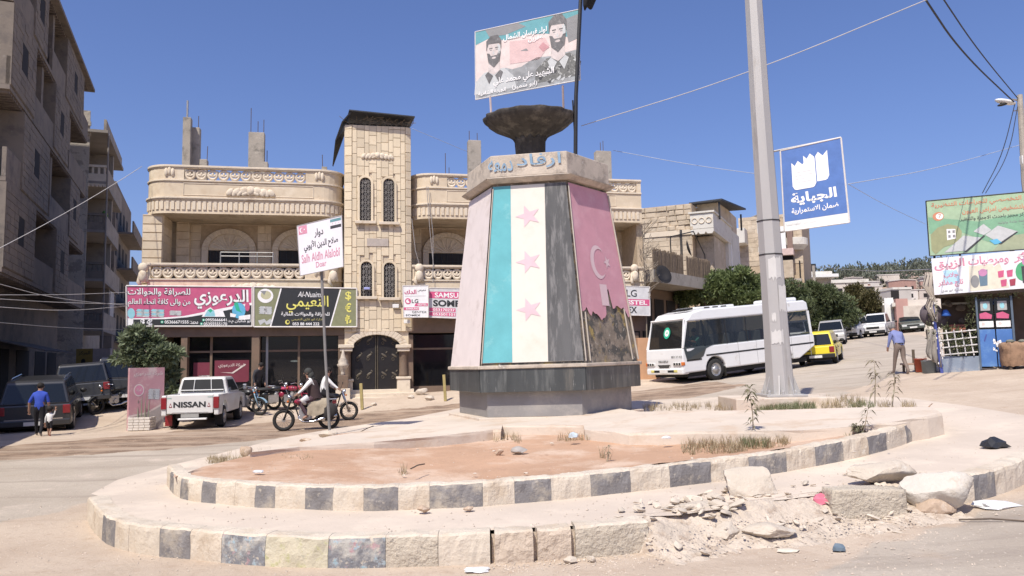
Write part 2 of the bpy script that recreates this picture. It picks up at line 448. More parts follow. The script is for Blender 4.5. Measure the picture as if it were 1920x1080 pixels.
# island outlines, read at the kerb feet
OUTF = [(163, 975), (183, 1010), (213, 1027), (247, 1037), (300, 1043), (353, 1048), (410, 1055), (497, 1062), (617, 1067), (723, 1065), (860, 1060), (960, 1056), (1060, 1049), (1150, 1043), (1216, 1035), (1330, 1018), (1450, 999), (1560, 984), (1700, 962), (1840, 937), (1890, 922), (1935, 902), (1990, 870)]
OUTB = [(2010, 835), (1990, 812), (1920, 794), (1816, 774), (1700, 757), (1560, 752), (1400, 752), (1260, 757), (1150, 762), (870, 772), (760, 794), (617, 815), (520, 834), (470, 848), (380, 872), (313, 890), (220, 917), (170, 945)]
INF = [(312, 907), (327, 930), (353, 938), (407, 943), (477, 949), (573, 954), (680, 957), (747, 955), (807, 952), (905, 948), (967, 942), (1034, 937), (1109, 929), (1182, 921), (1260, 911), (1334, 902), (1427, 891), (1478, 883), (1532, 872), (1583, 862), (1629, 852), (1664, 843), (1719, 823), (1757, 798), (1765, 776)]
INB = [(1712, 775), (1600, 758), (1400, 757), (1200, 764), (1000, 770), (870, 776), (760, 794), (640, 812), (560, 830), (470, 850), (380, 874), (325, 892)]
OZ, IZ = .285, .26
outf = smooth_line([onto(*p) for p in OUTF]); outb = [onto(p[0], p[1], OZ * .5) for p in OUTB]
inf_ = smooth_line([onto(p[0], p[1], OZ) for p in INF]); inb = [onto(p[0], p[1], OZ + IZ) for p in INB]
def bumps(x, y, a, s): return a * noise.noise(V3((x * s, y * s, 7.7)))
M_PAVE = mat('dusty_pavement', (.55, .465, .38), .9, .1, .8, .4, 16, [((.66, .56, .45), .5, .5, .62), ((.42, .34, .26), 7, .62, .74)], world=True, bdist=.015)
M_RED = mat('red_soil', (.455, .285, .185), .95, .14, .9, .6, 14, [((.58, .43, .32), .7, .48, .62), ((.36, .22, .15), 5, .6, .72), ((.64, .52, .41), 12, .64, .7)], world=True, bdist=.03)
outp_ = []
for i, p in enumerate(outf):
    if 1212 < proj(p)[0] < 1765: c_ = outf[min(i + 1, len(outf) - 1)] - outf[i - 1]; c_.z = 0; c_.normalize(); p = p - V3((c_.y, -c_.x, 0)) * (.20 + .16 * noise.noise(p * 2.3))
    else: c_ = outf[min(i + 1, len(outf) - 1)] - outf[max(i - 1, 0)]; c_.z = 0; c_.normalize(); p = p - V3((c_.y, -c_.x, 0)) * .15
    outp_.append(p)
inn_ = []
for i, p in enumerate(inf_): c_ = inf_[min(i + 1, len(inf_) - 1)] - inf_[max(i - 1, 0)]; c_.z = 0; c_.normalize(); inn_.append(p - V3((c_.y, -c_.x, 0)) * .12)
patch('island_pavement', [(p.x, p.y) for p in outp_ + outb], lambda x, y: h(x, y) + OZ - .012 + bumps(x, y, .012, 1.5), M_PAVE, .3, kind='structure')
def soil_dip(x, y): return .105 * sm(-3.4, -1., x) * sm(.1, 1.0, min((p.x - x) ** 2 + (p.y - y) ** 2 for p in inf_[::4]) ** .5)
patch('island_soil', [(p.x, p.y) for p in inn_ + inb], lambda x, y: h(x, y) + OZ + IZ - .02 - soil_dip(x, y) + bumps(x, y, .035, 1.1) + bumps(x, y, .015, 4), M_RED, .25, kind='structure')

CREAM = (.57, .495, .40)
GRIT = ((.40, .34, .27), 24, .6, .68)
M_KC = mat('kerb_cream', CREAM, .9, .12, 3, .6, 30, [((.50, .41, .31), 2.2, .5, .64), GRIT, ((.68, .62, .52), 5, .62, .7)], world=True, bdist=.02)
M_KD = mat('kerb_black_paint', (.20, .187, .183), .8, .2, 4, .6, 34, [((.40, .35, .285), 2.6, .5, .64), ((.44, .39, .32), 12, .58, .7)], world=True, bdist=.02)
M_KP = [mat('kerb_paint_spatter', (.19, .19, .2), .8, .2, 4, .6, 30, [((.42, .40, .36), 3, .5, .62), ((.36, .40, .42), 9, .54, .64), ((.42, .26, .27), 7, .58, .66), ((.27, .39, .43), 9, .6, .66), ((.5, .44, .36), 20, .56, .64)], world=True, bdist=.02),
        mat('kerb_yellow_spatter', (.52, .47, .35), .85, .15, 4, .6, 30, [((.46, .44, .25), 9, .54, .62), ((.24, .26, .2), 12, .62, .68), GRIT], world=True, bdist=.02)]
M_CRUMB = mat('bare_concrete', (.50, .435, .345), .95, .14, 3, 1., 26, [((.30, .26, .215), 18, .57, .64), ((.62, .56, .47), 9, .6, .68)], world=True, bdist=.03)
M_DUST = mat('dust_caked_block', (.53, .435, .34), .95, .1, 3, 1., 16, [((.36, .28, .21), 9, .6, .7)], world=True, bdist=.03)
b_ = M_CRUMB
def kerb(name, line, z0f, hgt, cuts, mats, wd=.2, gap=.0):
    """row of kerb stones whose joints fall where the photograph shows them; None leaves a gap"""
    NS = 12; root = empty(name, (0, 0, 0), kind='structure'); fine = rs_line(line, .02); pxs = [proj(p)[0] for p in fine]
    def idx(px):
        return min(range(len(fine)), key=lambda i: abs(pxs[i] - px) + (0 if i < len(fine) * .97 else 5))
    ids = [idx(c) for c in cuts]
    for k, pm in enumerate(mats):
        i0, i1 = ids[k], ids[k + 1]
        if pm is None or i1 - i0 < 4: continue
        seg = [fine[i0 + round((i1 - i0) * q / NS)] for q in range(NS + 1)]; mb = MB(); rings = []
        d0 = (seg[-1] - seg[0]).normalized(); seg[0] = seg[0] + d0 * gap; seg[-1] = seg[-1] - d0 * gap
        ok_ = pm not in (b_, M_DUST); dz = 0 if ok_ else rnd.uniform(-.02, .008); tilt = 0 if ok_ else rnd.uniform(-.02, .012)
        for i, p in enumerate(seg):
            d = (seg[min(i + 1, NS)] - seg[max(i - 1, 0)]); d.z = 0; d.normalize(); nrm = V3((d.y, -d.x, 0))
            zb = z0f(p.x, p.y) - .05; q = []
            for (o, zz) in ((0, 0), (.0, hgt * .4), (-.004, hgt * .8), (-.012, hgt * .93), (-.03, hgt), (-.11, hgt + .003), (-wd, hgt)):
                a = p + nrm * (o + tilt); js = .016 if zz > .05 else .004; s3 = a + V3((0, 0, zz)); a = a + nrm * (js * noise.noise(s3 * 9) + .5 * js * noise.noise(s3 * 27) - (.03 * max(0, noise.noise(s3 * 4.3) - .22) if zz > hgt * .7 else 0))
                q.append(V3((a.x, a.y, zb + .05 * (zz > 0) + zz + dz + (.014 * noise.noise(V3((a.x * 6, a.y * 6, zz * 9))) + .008 * noise.noise(a * 22)) * (zz > .1))))
            q.append(V3((p.x - nrm.x * wd, p.y - nrm.y * wd, zb))); rings.append(q)
        m = len(rings[0]); vs_ = [a for r_ in rings for a in r_]
        fs = [(i * m + j, (i + 1) * m + j, (i + 1) * m + j + 1, i * m + j + 1) for i in range(NS) for j in range(m - 1)]
        fs += [tuple(range(m)), tuple(NS * m + j for j in range(m))[::-1]]
        mb.add(vs_, fs); mb.m = [1 if (n_ < NS * (m - 1) and n_ % (m - 1) >= 3) else 0 for n_ in range(len(fs))]; o = mb.build('kerb_stone', [pm, M_KC], root)
        o.data.polygons.foreach_set('use_smooth', [False] * len(o.data.polygons))
    return root
M_DUST = mat('dust_caked_block', (.53, .435, .34), .95, .1, 3, 1., 16, [((.36, .28, .21), 9, .6, .7)], world=True, bdist=.03)
c_, d_, b_ = M_KC, M_KD, M_CRUMB
kerb('outer_kerb', outf, h, OZ, [163, 170, 178, 190, 215, 240, 298, 355, 415, 497, 616, 724, 820, 918, 926, 1002, 1007, 1074, 1081, 1217, 1748, 1772, 1828, 1868, 1925, 1980],
     [c_, c_, c_, d_, c_, c_, d_, c_, M_KP[0], M_KP[1], M_KP[0], b_, M_KC, None, M_DUST, None, M_DUST, None, b_, None, d_, c_, d_, c_, c_], .22, .002)
kerb('inner_kerb', inf_, lambda x, y: h(x, y) + OZ - .01, IZ, [312, 318, 325, 337, 352, 377, 405, 440, 477, 515, 572, 625, 680, 745, 806, 905, 965, 1034, 1109, 1182, 1256, 1334, 1405, 1475, 1531, 1583, 1628, 1664, 1700, 1722, 1745, 1757],
     [c_, d_, c_, d_, c_, d_, c_, c_, d_, c_, d_, c_, d_, c_, d_, c_, d_, c_, d_, c_, d_, c_, d_, c_, d_, c_, d_, c_, d_, c_, c_], .17, .001)

bk = [p for p in outf if 905 < proj(p)[0] < 1235]; mb = MB(); V_ = []
for i, p in enumerate(bk):
    d = bk[min(i + 1, len(bk) - 1)] - bk[max(i - 1, 0)]; d.z = 0; d.normalize(); q = p - V3((d.y, -d.x, 0)) * .07; V_ += [V3((q.x, q.y, h(q.x, q.y) - .05)), V3((q.x, q.y, h(q.x, q.y) + OZ - .03))]
mb.add(V_, [(2 * i, 2 * i + 1, 2 * i + 3, 2 * i + 2) for i in range(len(bk) - 1)]); mb.build('kerb_backing_soil', M_DUST, kind='structure')
# concrete apron around the monument
PO = OZ + IZ + .05
APR = [(470, 848), (560, 838), (700, 829), (820, 818), (925, 806), (940, 806), (942, 797), (1094, 797), (1096, 806), (1180, 812), (1300, 809), (1500, 807), (1640, 797), (1738, 780), (1764, 774), (1748, 763), (1600, 764), (1440, 769), (1240, 771), (1200, 772), (1150, 764), (860, 776), (760, 797), (617, 818)]
apr = [onto(p[0], p[1], PO) for p in APR]
M_APR = mat('pale_concrete', (.585, .50, .41), .9, .09, .9, .4, 18, [((.52, .41, .31), 1.3, .52, .64), ((.44, .35, .27), 9, .62, .7)], world=True, bdist=.015)
r = geometry.delaunay_2d_cdt([Vector((p.x, p.y)) for p in apr], [(i, (i + 1) % len(apr)) for i in range(len(apr))], [tuple(range(len(apr)))], 1, 1e-5)
mb = MB(); mb.add([(p.x, p.y, h(p.x, p.y) + PO) for p in r[0]], [tuple(f) for f in r[2]])
aa = []
for a, b in zip(apr, apr[1:] + apr[:1]):
    n_ = max(1, int((b - a).length / .35)); aa += [a + (b - a) * (i / n_) for i in range(n_)]
vs_ = []
for p in aa:
    j = V3((rnd.uniform(-.03, .03), rnd.uniform(-.03, .03), 0))
    vs_ += [V3((p.x, p.y, h(p.x, p.y) + PO)), V3((p.x, p.y, h(p.x, p.y) + PO - .04)) + j * .6, V3((p.x, p.y, h(p.x, p.y) + PO - .32)) + j]
n_ = len(aa); mb.add(vs_, [q for i in range(n_) for q in ((3 * i, 3 * ((i + 1) % n_), 3 * ((i + 1) % n_) + 1, 3 * i + 1), (3 * i + 1, 3 * ((i + 1) % n_) + 1, 3 * ((i + 1) % n_) + 2, 3 * i + 2))])
mb.build('monument_apron', M_APR, kind='structure')

# ------------------------------------------------------------ monument
MD = 17.5; mc = at(1021, 780, MD); MZ = at(1020, 784, 15.8).z
mon = empty('monument', (mc.x, mc.y, MZ), R(-9), 'tapering six sided roundabout monument wrapped in faded flag banners on a dark marble base', 'monument')
mon.rotation_euler = (0, R(-.7), R(-9))
bpy.context.view_layer.update()
def mz(py, Y=15.9): return at(1020, py, Y).z - MZ
def hexa(r, rot=0): return [(r * math.cos(R(-120 + 60 * k)), r * math.sin(R(-120 + 60 * k))) for k in range(6)]
def frus(mb, r0, r1, z0, z1, mi=0):
    a = hexa(r0); b = hexa(r1); vs_ = [(x, y, z0) for x, y in a] + [(x, y, z1) for x, y in b]
    mb.add(vs_, [tuple(range(6))[::-1], tuple(range(6, 12))] + [(i, (i + 1) % 6, (i + 1) % 6 + 6, i + 6) for i in range(6)], mi)
zf, zm0, zm1, zl, zb, zc0, zc1 = .02, mz(733), mz(690), mz(683), mz(682), mz(342, 16.2), mz(284, 16.0)
M_GREY = mat('grey_cladding', (.25, .235, .225), .5, .12, 2, .15, 30, [((.34, .31, .28), 1.8, .52, .66)], spec=.5)
M_MARB = mat('dark_marble', (.055, .06, .06), .28, .3, 2.2, .08, 20, [((.11, .115, .11), 5, .5, .6), ((.24, .24, .23), 13, .63, .67), ((.17, .155, .13), 1.5, .58, .7)], spec=.6, streak=True)
M_STONE = mat('weathered_stone', (.50, .43, .35), .9, .15, 2.5, .5, 30, [((.33, .28, .23), 3, .5, .62), ((.62, .57, .50), 6, .6, .7)], bdist=.02)
M_DIRTY = mat('blackened_plaster', (.24, .20, .155), .95, .35, 4, .6, 22, [((.09, .085, .075), 3.2, .48, .56), ((.36, .27, .10), 2.6, .56, .64), ((.47, .43, .36), 8, .6, .68)], bdist=.03)
mb = MB(); frus(mb, 2.2, 2.2, -.06, .03); mb.build('footing_slab', M_APR, mon, bevel=.01)
mb = MB(); frus(mb, 1.94, 1.94, .035, zm0 - .002)
a = hexa(1.94); mb.build('plinth', M_GREY, mon)
for k in range(6):                                             # marble band: one slab each side
    a = hexa(2.16); b = hexa(1.94); p, q = a[k], a[(k + 1) % 6]; p2, q2 = b[k], b[(k + 1) % 6]
    mid = ((p[0] + q[0]) / 2, (p[1] + q[1]) / 2)
    def pull(u, v, f): return (u[0] + (v[0] - u[0]) * f, u[1] + (v[1] - u[1]) * f)
    p_, q_ = pull(p, q, .003), pull(q, p, .003)
    mb = MB(); mb.prism([p_, q_, q2, p2], zm0, zm1, 'z'); mb.build('marble_slab', M_MARB, mon, bevel=.006)
mb = MB(); frus(mb, 2.2, 2.2, zm1 + .002, zl); mb.build('ledge', M_STONE, mon, bevel=.015)
mb = MB(); RB, RT = 2.10, 1.56; frus(mb, RB, RT, zl + .002, zc0); mb.build('shaft', M_DIRTY, mon)
mb = MB(); frus(mb, 1.66, 1.79, zc0 + .002, zc0 + .09); frus(mb, 1.79, 1.68, zc0 + .092, zc0 + .13); frus(mb, 1.65, 1.63, zc0 + .132, zc1)
mb.build('cornice', M_STONE, mon, bevel=.02)
# banners: cloth hung just off each shaft face, gently rippled
def cloth_mat(name, c, fade=.12, lay=()): return mat(name, c, .85, fade, 2.2, .25, 60, list(lay), spec=.2)
M_TURQ = cloth_mat('cloth_turquoise', (.135, .40, .43), .1, [((.25, .5, .5), 1.4, .56, .7)])
M_WHT = cloth_mat('cloth_white', (.66, .63, .555), .05, [((.60, .55, .46), 1.1, .52, .7)])
M_BLK = mat('cloth_faded_black', (.105, .105, .105), .85, .2, 3, .25, 60, [((.20, .195, .19), 8, .5, .62)], spec=.2, streak=True)
M_PINK = cloth_mat('cloth_faded_red', (.58, .30, .345), .08, [((.64, .38, .42), 1.2, .5, .68)])
M_PALE = cloth_mat('cloth_bleached_pink', (.70, .62, .59), .05, [((.58, .50, .46), 1.6, .52, .68)])
M_STAR = cloth_mat('cloth_star_pink', (.66, .47, .50), .08)
M_CRES = cloth_mat('cloth_crescent', (.66, .50, .51), .05)
def face_pt(k, u, v, off):
    """face k, u -1..1 across the face at that height, v 0 (bottom)..1 (top)"""
    a, b = hexa(RB), hexa(RT)
    L0, R0, L1, R1 = V3((*a[k], zl)), V3((*a[(k + 1) % 6], zl)), V3((*b[k], zc0)), V3((*b[(k + 1) % 6], zc0))
    p = (L0.lerp(L1, v)).lerp(R0.lerp(R1, v), (u + 1) / 2); n = (R0 - L0).cross(L1 - L0).normalized()
    return p + n * (off + .004 * noise.noise(V3((p.x * 3, p.z * 1.2, k * 5))))
def cloth(name, k, u0f, u1f, v0, v1, off, m, nu=4, nv=18, parent=None, vlow=None):
    mb = MB(); vs_ = []
    for j in range(nv + 1):
        for i in range(nu + 1):
            s_ = i / nu; lo_v = vlow(s_) if vlow else v0; v = lo_v + (v1 - lo_v) * j / nv
            u = u0f(v) + (u1f(v) - u0f(v)) * s_; vs_.append(face_pt(k, u, v, off))
    mb.add(vs_, [(j * (nu + 1) + i, j * (nu + 1) + i + 1, (j + 1) * (nu + 1) + i + 1, (j + 1) * (nu + 1) + i) for j in range(nv) for i in range(nu)])
    return mb.build(name, m, parent or mon, smooth=True)
hw = lambda v: 1.05 + (.78 - 1.05) * v                           # half width of a face in metres
cu = lambda x: (lambda v: x / hw(v))
one, mone = (lambda v: .995), (lambda v: -.995)
b0 = cloth('banner', 0, mone, one, .012, .985, .028, M_WHT)    # white ground of the green white black flag
cloth('stripe', 0, mone, cu(-.40), .014, .984, .033, M_TURQ, 3, 18, b0)
cloth('stripe', 0, cu(.33), one, .014, .984, .033, M_BLK, 3, 18, b0)
def on_cloth(k, pts, off, m, name, par):
    """print at metres (x, z from the ledge) on face k"""
    H = zc0 - zl; mb = MB(); vs_ = [face_pt(k, x / hw(z / H), z / H, off) for x, z in pts]; c = sum(vs_, V3()) / len(vs_)
    n = len(vs_); mb.add(vs_ + [c], [(i, (i + 1) % n, n) for i in range(n)]); return mb.build(name, m, par)
H = zc0 - zl
for zz in (.29, .55, .805):
    s_ = [( -.03 + .28 * (1 if i % 2 == 0 else .4) * math.cos(R(90 + 90 + 36 * i)), H * zz + .25 * (1 if i % 2 == 0 else .4) * math.sin(R(90 + 90 + 36 * i))) for i in range(10)]
    on_cloth(0, s_, .034, M_STAR, 'star', b0)
def torn(s_):                                                 # torn lower hem of the red banner
    return .275 + .035 * math.sin(s_ * 9 + 1) + (.13 if .5 < s_ < .62 else 0) + .03 * noise.noise(V3((s_ * 14, 2, 0))) + .02 * noise.noise(V3((s_ * 37, 5, 0))) - (.03 if s_ < .2 else 0)
b1 = cloth('banner', 1, lambda v: -.97, lambda v: .99, 0, .985, .03, M_PINK, 26, 24, None, torn)
cr = [(x, z) for x, z in [(.0 + .30 * a, H * .555 - .37 * b) for a, b in crescent(0, 0, 1, 1, 16)]]
mb = MB(); n2 = 17; P_ = [face_pt(1, (x - .03) / hw(z / H), z / H, .037) for x, z in cr]
mb.add(P_, [(i, i + 1, len(P_) - 2 - i, len(P_) - 1 - i) for i in range(n2 - 1)]); mb.build('crescent', M_CRES, b1)
on_cloth(1, [(.33 + .14 * (1 if i % 2 == 0 else .4) * math.cos(R(180 + 36 * i)), H * .56 + .15 * (1 if i % 2 == 0 else .4) * math.sin(R(180 + 36 * i))) for i in range(10)], .037, M_CRES, 'star', b1)
cloth('patch', 1, lambda v: -.12, lambda v: .18, .31, .43, .036, M_CRES, 3, 4, b1)
b2 = cloth('banner', 5, mone, lambda v: .985, -.02, .985, .03, M_PALE, 8, 20)
for k in (2, 3, 4): cloth('banner', k, mone, one, .02, .98, .03, M_PINK if k == 3 else M_PALE, 4, 8)
mb = MB()                                                      # battens holding the cloth at the corners
for k in (0, 1): mb.tube([face_pt(k, -.985, v, .045) for v in (0.01, .5, .97)], .016, 5)
mb.tube([face_pt(1, .985, v, .045) for v in (0.01, .5, .97)], .022, 5)
mb.tube([face_pt(1, -.8, v, .02) for v in (0.01, .27)], .02, 5); mb.tube([face_pt(1, .8, v, .02) for v in (0.01, .3)], .02, 5)
mb.build('batten', mat('grey_batten', (.42, .37, .31), .8), mon)
# blue sprayed scrawl on the cornice
M_SPRAY = mat('blue_spray', (.22, .33, .44), .8, .2, 8)
a = hexa(1.66)
for txt, k, u0, u1, v0, v1 in (('ارفاد', 0, .35, .92, .3, 1.0), ('دمعه', 0, -.02, .3, .25, .8)):
    f0, f1 = V3((*a[k], 0)), V3((*a[k + 1], 0)); z0 = zc0 + .14; hh = zc1 - z0
    n = (f1 - f0).cross(V3((0, 0, 1))).normalized(); vs_, fs = textpolys(txt, .012)
    mb = MB(); mb.add([f0.lerp(f1, u0 + (u1 - u0) * x) + n * .012 + V3((0, 0, z0 + hh * (v0 + (v1 - v0) * y) * .95)) for x, y in vs_], fs); mb.build('lettering', M_SPRAY, mon)
# fountain basin on its fluted stem, standing on the monument
M_BAS = mat('soot_dark_stone', (.055, .049, .043), .85, .35, 5, .6, 18, [((.14, .125, .105), 3, .5, .66)], bdist=.03)
bz = MZ + zc1
bp_ = at(995, 272, 17.4)
bas = empty('fountain_basin', (bp_.x, bp_.y, bz - .012), 0, 'dark wide stone fountain basin on a fluted stem on top of the monument', 'fountain')
bas.rotation_euler = (R(3), R(-1.2), 0)
zr = at(1000, 222, 17.4).z - bz
fl = lambda amp, n: (lambda q, a: V3((q.x * (1 + amp * math.cos(n * a)), q.y * (1 + amp * math.cos(n * a)), q.z)))
mb = MB(); mb.lathe([(.0, 0), (.42, 0), (.42, .05), (.36, .12), (.31, .2), (.33, zr * .52), (.38, zr * .6), (0, zr * .6)], 48, fl=fl(.08, 12)); mb.build('stem', M_BAS, bas, smooth=True)
mb = MB(); mb.lathe([(.33, zr * .56), (.5, zr * .66), (.82, zr * .79), (.99, zr * .90), (1.03, zr * .96), (1.04, zr), (1.04, zr + .02), (.95, zr - .04), (.5, zr - .13), (0, zr - .16)], 64, fl=fl(.03, 14))
mb.build('bowl', M_BAS, bas, smooth=True)

# poster board above the basin
def board_at(name, label, cat, corners, depths, base=None, group=None):
    """empty at the foot of a sign + Board whose corners sit at the given pixels and depths (TL, TR, BR, BL)"""
    (a, b, c, d), (ya, yb) = corners, depths
    TL, TR = at(*a, ya), at(*b, yb); nn = V3((TR.y - TL.y, TL.x - TR.x, 0))
    BR, BL = [C0 + ray(*p_) * ((TL - C0).dot(nn) / ray(*p_).dot(nn)) for p_ in (c, d)]
    o = V3(base) if base is not None else V3(((BL.x + BR.x) / 2, (BL.y + BR.y) / 2, min(BL.z, BR.z)))
    e = empty(name, o, 0, label, cat, group)
    return e, Board(e, TL - o, TR - o, BL - o, BR - o), o
W_ = lambda n, c, r_=.6: mat(n, c, r_, .10, 6, .05, 40)
pe, pb, po = board_at('poster_board', 'tilted poster board with two bearded men and white Arabic lines above the monument', 'billboard',
                      [(891, 60), (1085, 18), (1088, 150), (892, 187)], (17.9, 17.2), at(1000, 215, 17.4))
P_T = W_('print_teal', (.12, .33, .36)); P_P = W_('print_pale', (.66, .56, .52)); P_G = W_('print_grey', (.24, .24, .24)); P_W = W_('print_white', (.82, .8, .78))
P_K = W_('print_dark', (.05, .05, .055)); F_K = mat('print_faded_dark', (.13, .125, .125), .6, .35, 9, layers=[((.3, .29, .28), 7, .55, .7)]); P_RD = W_('print_red', (.52, .27, .28)); P_SK = mat('print_skin', (.58, .51, .48), .6, .14, 8, layers=[((.40, .36, .34), 6, .54, .68)]); P_LG = W_('print_light_grey', (.5, .51, .5)); P_CM = mat('print_camo', (.15, .15, .14), .6, .3, 12, layers=[((.36, .36, .34), 9, .54, .58), ((.07, .07, .07), 12, .56, .6)])
pb.panel(P_P, .03); pb.frame(mat('white_steel', (.62, .6, .58), .5, .08), .014)
pb.poly([(.004, .005), (.995, .005), (.995, .42), (.8, .3), (.68, .24), (.5, .2), (.3, .22), (.14, .14), (.004, .2)], P_T, 1)
pb.poly([(.1, .004), (.42, .004), (.5, .08), (.3, .14), (.14, .12)], P_G, 2); pb.poly([(.86, .1), (.995, .06), (.995, .4), (.9, .44)], P_G, 2)
pb.poly([(.34, .25), (.68, .3), (.72, .42), (.62, .6), (.34, .58)], W_('print_rose', (.62, .44, .42)), 2)
pb.poly([(.44, .42), (.5, .4), (.52, .44)], P_G, 3); pb.poly([(.62, .42), (.66, .36), (.72, .45), (.66, .5)], P_RD, 3)
pb.poly([(.004, .8), (.14, .7), (.3, .62), (.36, .66), (.45, .65), (.52, .6), (.6, .56), (.72, .58), (.995, .56), (.995, .996), (.004, .996)], mat('print_smoke', (.27, .275, .275), .6, .25, 5, layers=[((.42, .45, .46), 4, .5, .68)]), 2)
def portrait(cx, cy, s, shirt, camo):
    B = pb
    B.poly([(cx - .2 * s, .93), (cx - .19 * s, cy + .42 * s), (cx - .1 * s, cy + .3 * s), (cx + .1 * s, cy + .28 * s), (cx + .19 * s, cy + .42 * s), (min(.99, cx + .22 * s), .93)], shirt, 3)
    if camo:
        for _ in range(16):
            a, b = min(.965, cx + rnd.uniform(-.15, .15) * s), min(.93, cy + rnd.uniform(.36, .62) * s); B.poly([(a + rnd.uniform(-.03, .03), b + rnd.uniform(-.035, .035)) for _ in range(1)] + [(a + .02, b), (a + .0, b + .04), (a - .025, b + .01)], rnd.choice((P_LG, P_K)), 4)
    B.poly([(cx - .05 * s, cy + .1 * s), (cx + .05 * s, cy + .1 * s), (cx + .06 * s, cy + .3 * s), (cx, cy + .36 * s), (cx - .06 * s, cy + .3 * s)], P_SK, 4)
    B.poly(disc(cx, cy, .068 * s, .17 * s, 18), P_SK, 5)
    B.poly([(cx - .07 * s, cy + .02 * s), (cx - .045 * s, cy + .03 * s), (cx - .03 * s, cy + .07 * s), (cx + .03 * s, cy + .07 * s), (cx + .045 * s, cy + .03 * s), (cx + .07 * s, cy + .02 * s), (cx + .055 * s, cy + .17 * s), (cx, cy + .25 * s), (cx - .055 * s, cy + .17 * s)], F_K, 6)
    B.poly([(cx - .075 * s, cy - .01 * s), (cx - .075 * s, cy - .16 * s), (cx - .03 * s, cy - .23 * s), (cx + .04 * s, cy - .23 * s), (cx + .075 * s, cy - .15 * s), (cx + .075 * s, cy - .01 * s), (cx + .06 * s, cy - .1 * s), (cx - .055 * s, cy - .11 * s)], F_K, 6)
    B.poly(disc(cx, cy + .105 * s, .022 * s, .016 * s, 8), P_SK, 7)
    for q in (-1, 1): B.rect(cx + q * .03 * s - .017 * s, cy - .05 * s, cx + q * .03 * s + .017 * s, cy - .035 * s, F_K, 6); B.rect(cx + q * .03 * s - .01 * s, cy - .022 * s, cx + q * .03 * s + .01 * s, cy - .01 * s, P_G, 6)
    B.poly([(cx - .006, cy - .01), (cx + .008, cy + .05 * s), (cx - .012, cy + .05 * s)], P_LG, 6)
    B.poly([(cx + .035 * s, cy - .1 * s), (cx + .066 * s, cy - .06 * s), (cx + .064 * s, cy + .06 * s), (cx + .045 * s, cy + .05 * s)], P_LG, 6)
    for q in (-1, 1): B.poly([(cx + q * .06 * s, cy + .3 * s), (cx + q * .01 * s, cy + .37 * s), (cx + q * .05 * s, cy + .48 * s), (cx + q * .09 * s, cy + .34 * s)], P_LG if camo else F_K, 6)
portrait(.185, .34, .98, P_LG, False); portrait(.80, .27, 1.12, P_CM, True)
pb.text('لواء فرسان الشمال', .28, .14, .7, .24, P_W, 8, .02); pb.text('عفرين', .52, .25, .66, .33, P_W, 8, .02)
pb.text('الشهيد علي محمد علي', .18, .74, .76, .88, P_W, 9, .015); pb.text('(ابو سمير)', .36, .89, .6, .97, P_W, 9, .015); pb.text('الجبهة الشامية', .03, .9, .3, .97, P_W, 9, .03)
for a, b in (((919, 180), (922, 222)), ((1055, 160), (1057, 212))):
    MB().tube([at(*a, 17.7 if a[0] < 950 else 17.35) - po, at(*b, 17.6) - po + V3((0, 0, -.2))], .028, 6).build('support_post', mat('pinkish_steel', (.45, .36, .34), .6), pe)
# dark pole with a dark bundled flag beside it
fpl = at(1078, 300, 17.0); mb = MB(); top = at(1090, -28, 17.05)
fp = empty('flag_pole', fpl, 0, 'thin black pole with a furled black flag beside the poster board', 'flag pole')
M_BLKM = mat('black_metal', (.02, .02, .022), .5)
mb.tube([V3((0, 0, -.35)), at(1080, 180, 17.0) - fpl, top - fpl], .045, 8); mb.tube([at(1074, 278, 17.0) - fpl + V3((.06, 0, 0)), at(1078, 188, 17.0) - fpl - V3((.05, 0, 0))], .02, 6); mb.build('pole', M_BLKM, fp)
mb = MB(); fa = at(1092, -30, 17.0) - fpl
for i in range(5):
    q = [fa + V3((.02 + .05 * i, .02 * i, .1)), fa + V3((.1 + .04 * i, .04 * i, -.25)), fa + V3((.06 + .03 * i, .03 * i, -.5)), fa + V3((.04 + .02 * i, .02, -.62 + .06 * i))]
    mb.tube(q, [.05, .09, .06, .015], 7)
mb.build('flag', mat('black_cloth', (.015, .015, .016), .9), fp, smooth=True)
# ------------------------------------------------------------ villa with shops
VF = Frame(VO, VRZ)
vl = empty('shop_villa', VO, R(VRZ), 'cream stone villa with two rounded balcony tiers, central stair tower and shops below', 'building')
LIME = (.65, .54, .395)
M_LIME = mat('limestone', LIME, .88, .1, 1.6, .35, 24, [((.55, .44, .31), 2.5, .52, .66), ((.70, .61, .48), .8, .55, .7)], world=True, rand=.10)
M_LIMEP = mat('carved_limestone', (.64, .55, .43), .88, .08, 2, .4, 20, [((.50, .40, .29), 3, .55, .68)], world=True)
M_MORT = mat('dark_mortar', (.44, .345, .24), .95, .15, 6, world=True)
M_TOWS = mat('tower_stone', (.68, .57, .41), .85, .08, 1.5, .3, 30, [((.60, .47, .32), 3, .55, .68)], world=True, rand=.13)
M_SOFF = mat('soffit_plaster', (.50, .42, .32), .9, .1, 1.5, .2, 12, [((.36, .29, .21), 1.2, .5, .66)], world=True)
M_BRN = mat('brown_stone', (.17, .12, .085), .8, .15, 2, .3, 20, [((.20, .13, .09), 3, .5, .65)], world=True)
M_DARK = mat('shop_dark', (.022, .02, .02), .7, .2, 2)
M_GLASS = glass('shop_glass', (.012, .012, .014), .72)
M_CONC = mat('bare_grey_concrete', (.37, .33, .28), .95, .14, 2, .6, 18, [((.22, .20, .17), 2.4, .54, .66), ((.50, .45, .38), 5, .6, .7)], world=True, bdist=.02)
M_RUST = mat('rebar_rust', (.11, .075, .055), .9)
M_WHITE = mat('white_paint', (.74, .73, .70), .5, .05, 5)
M_STEEL = mat('grey_steel', (.34, .33, .32), .45, .1, 5, metal=.4)
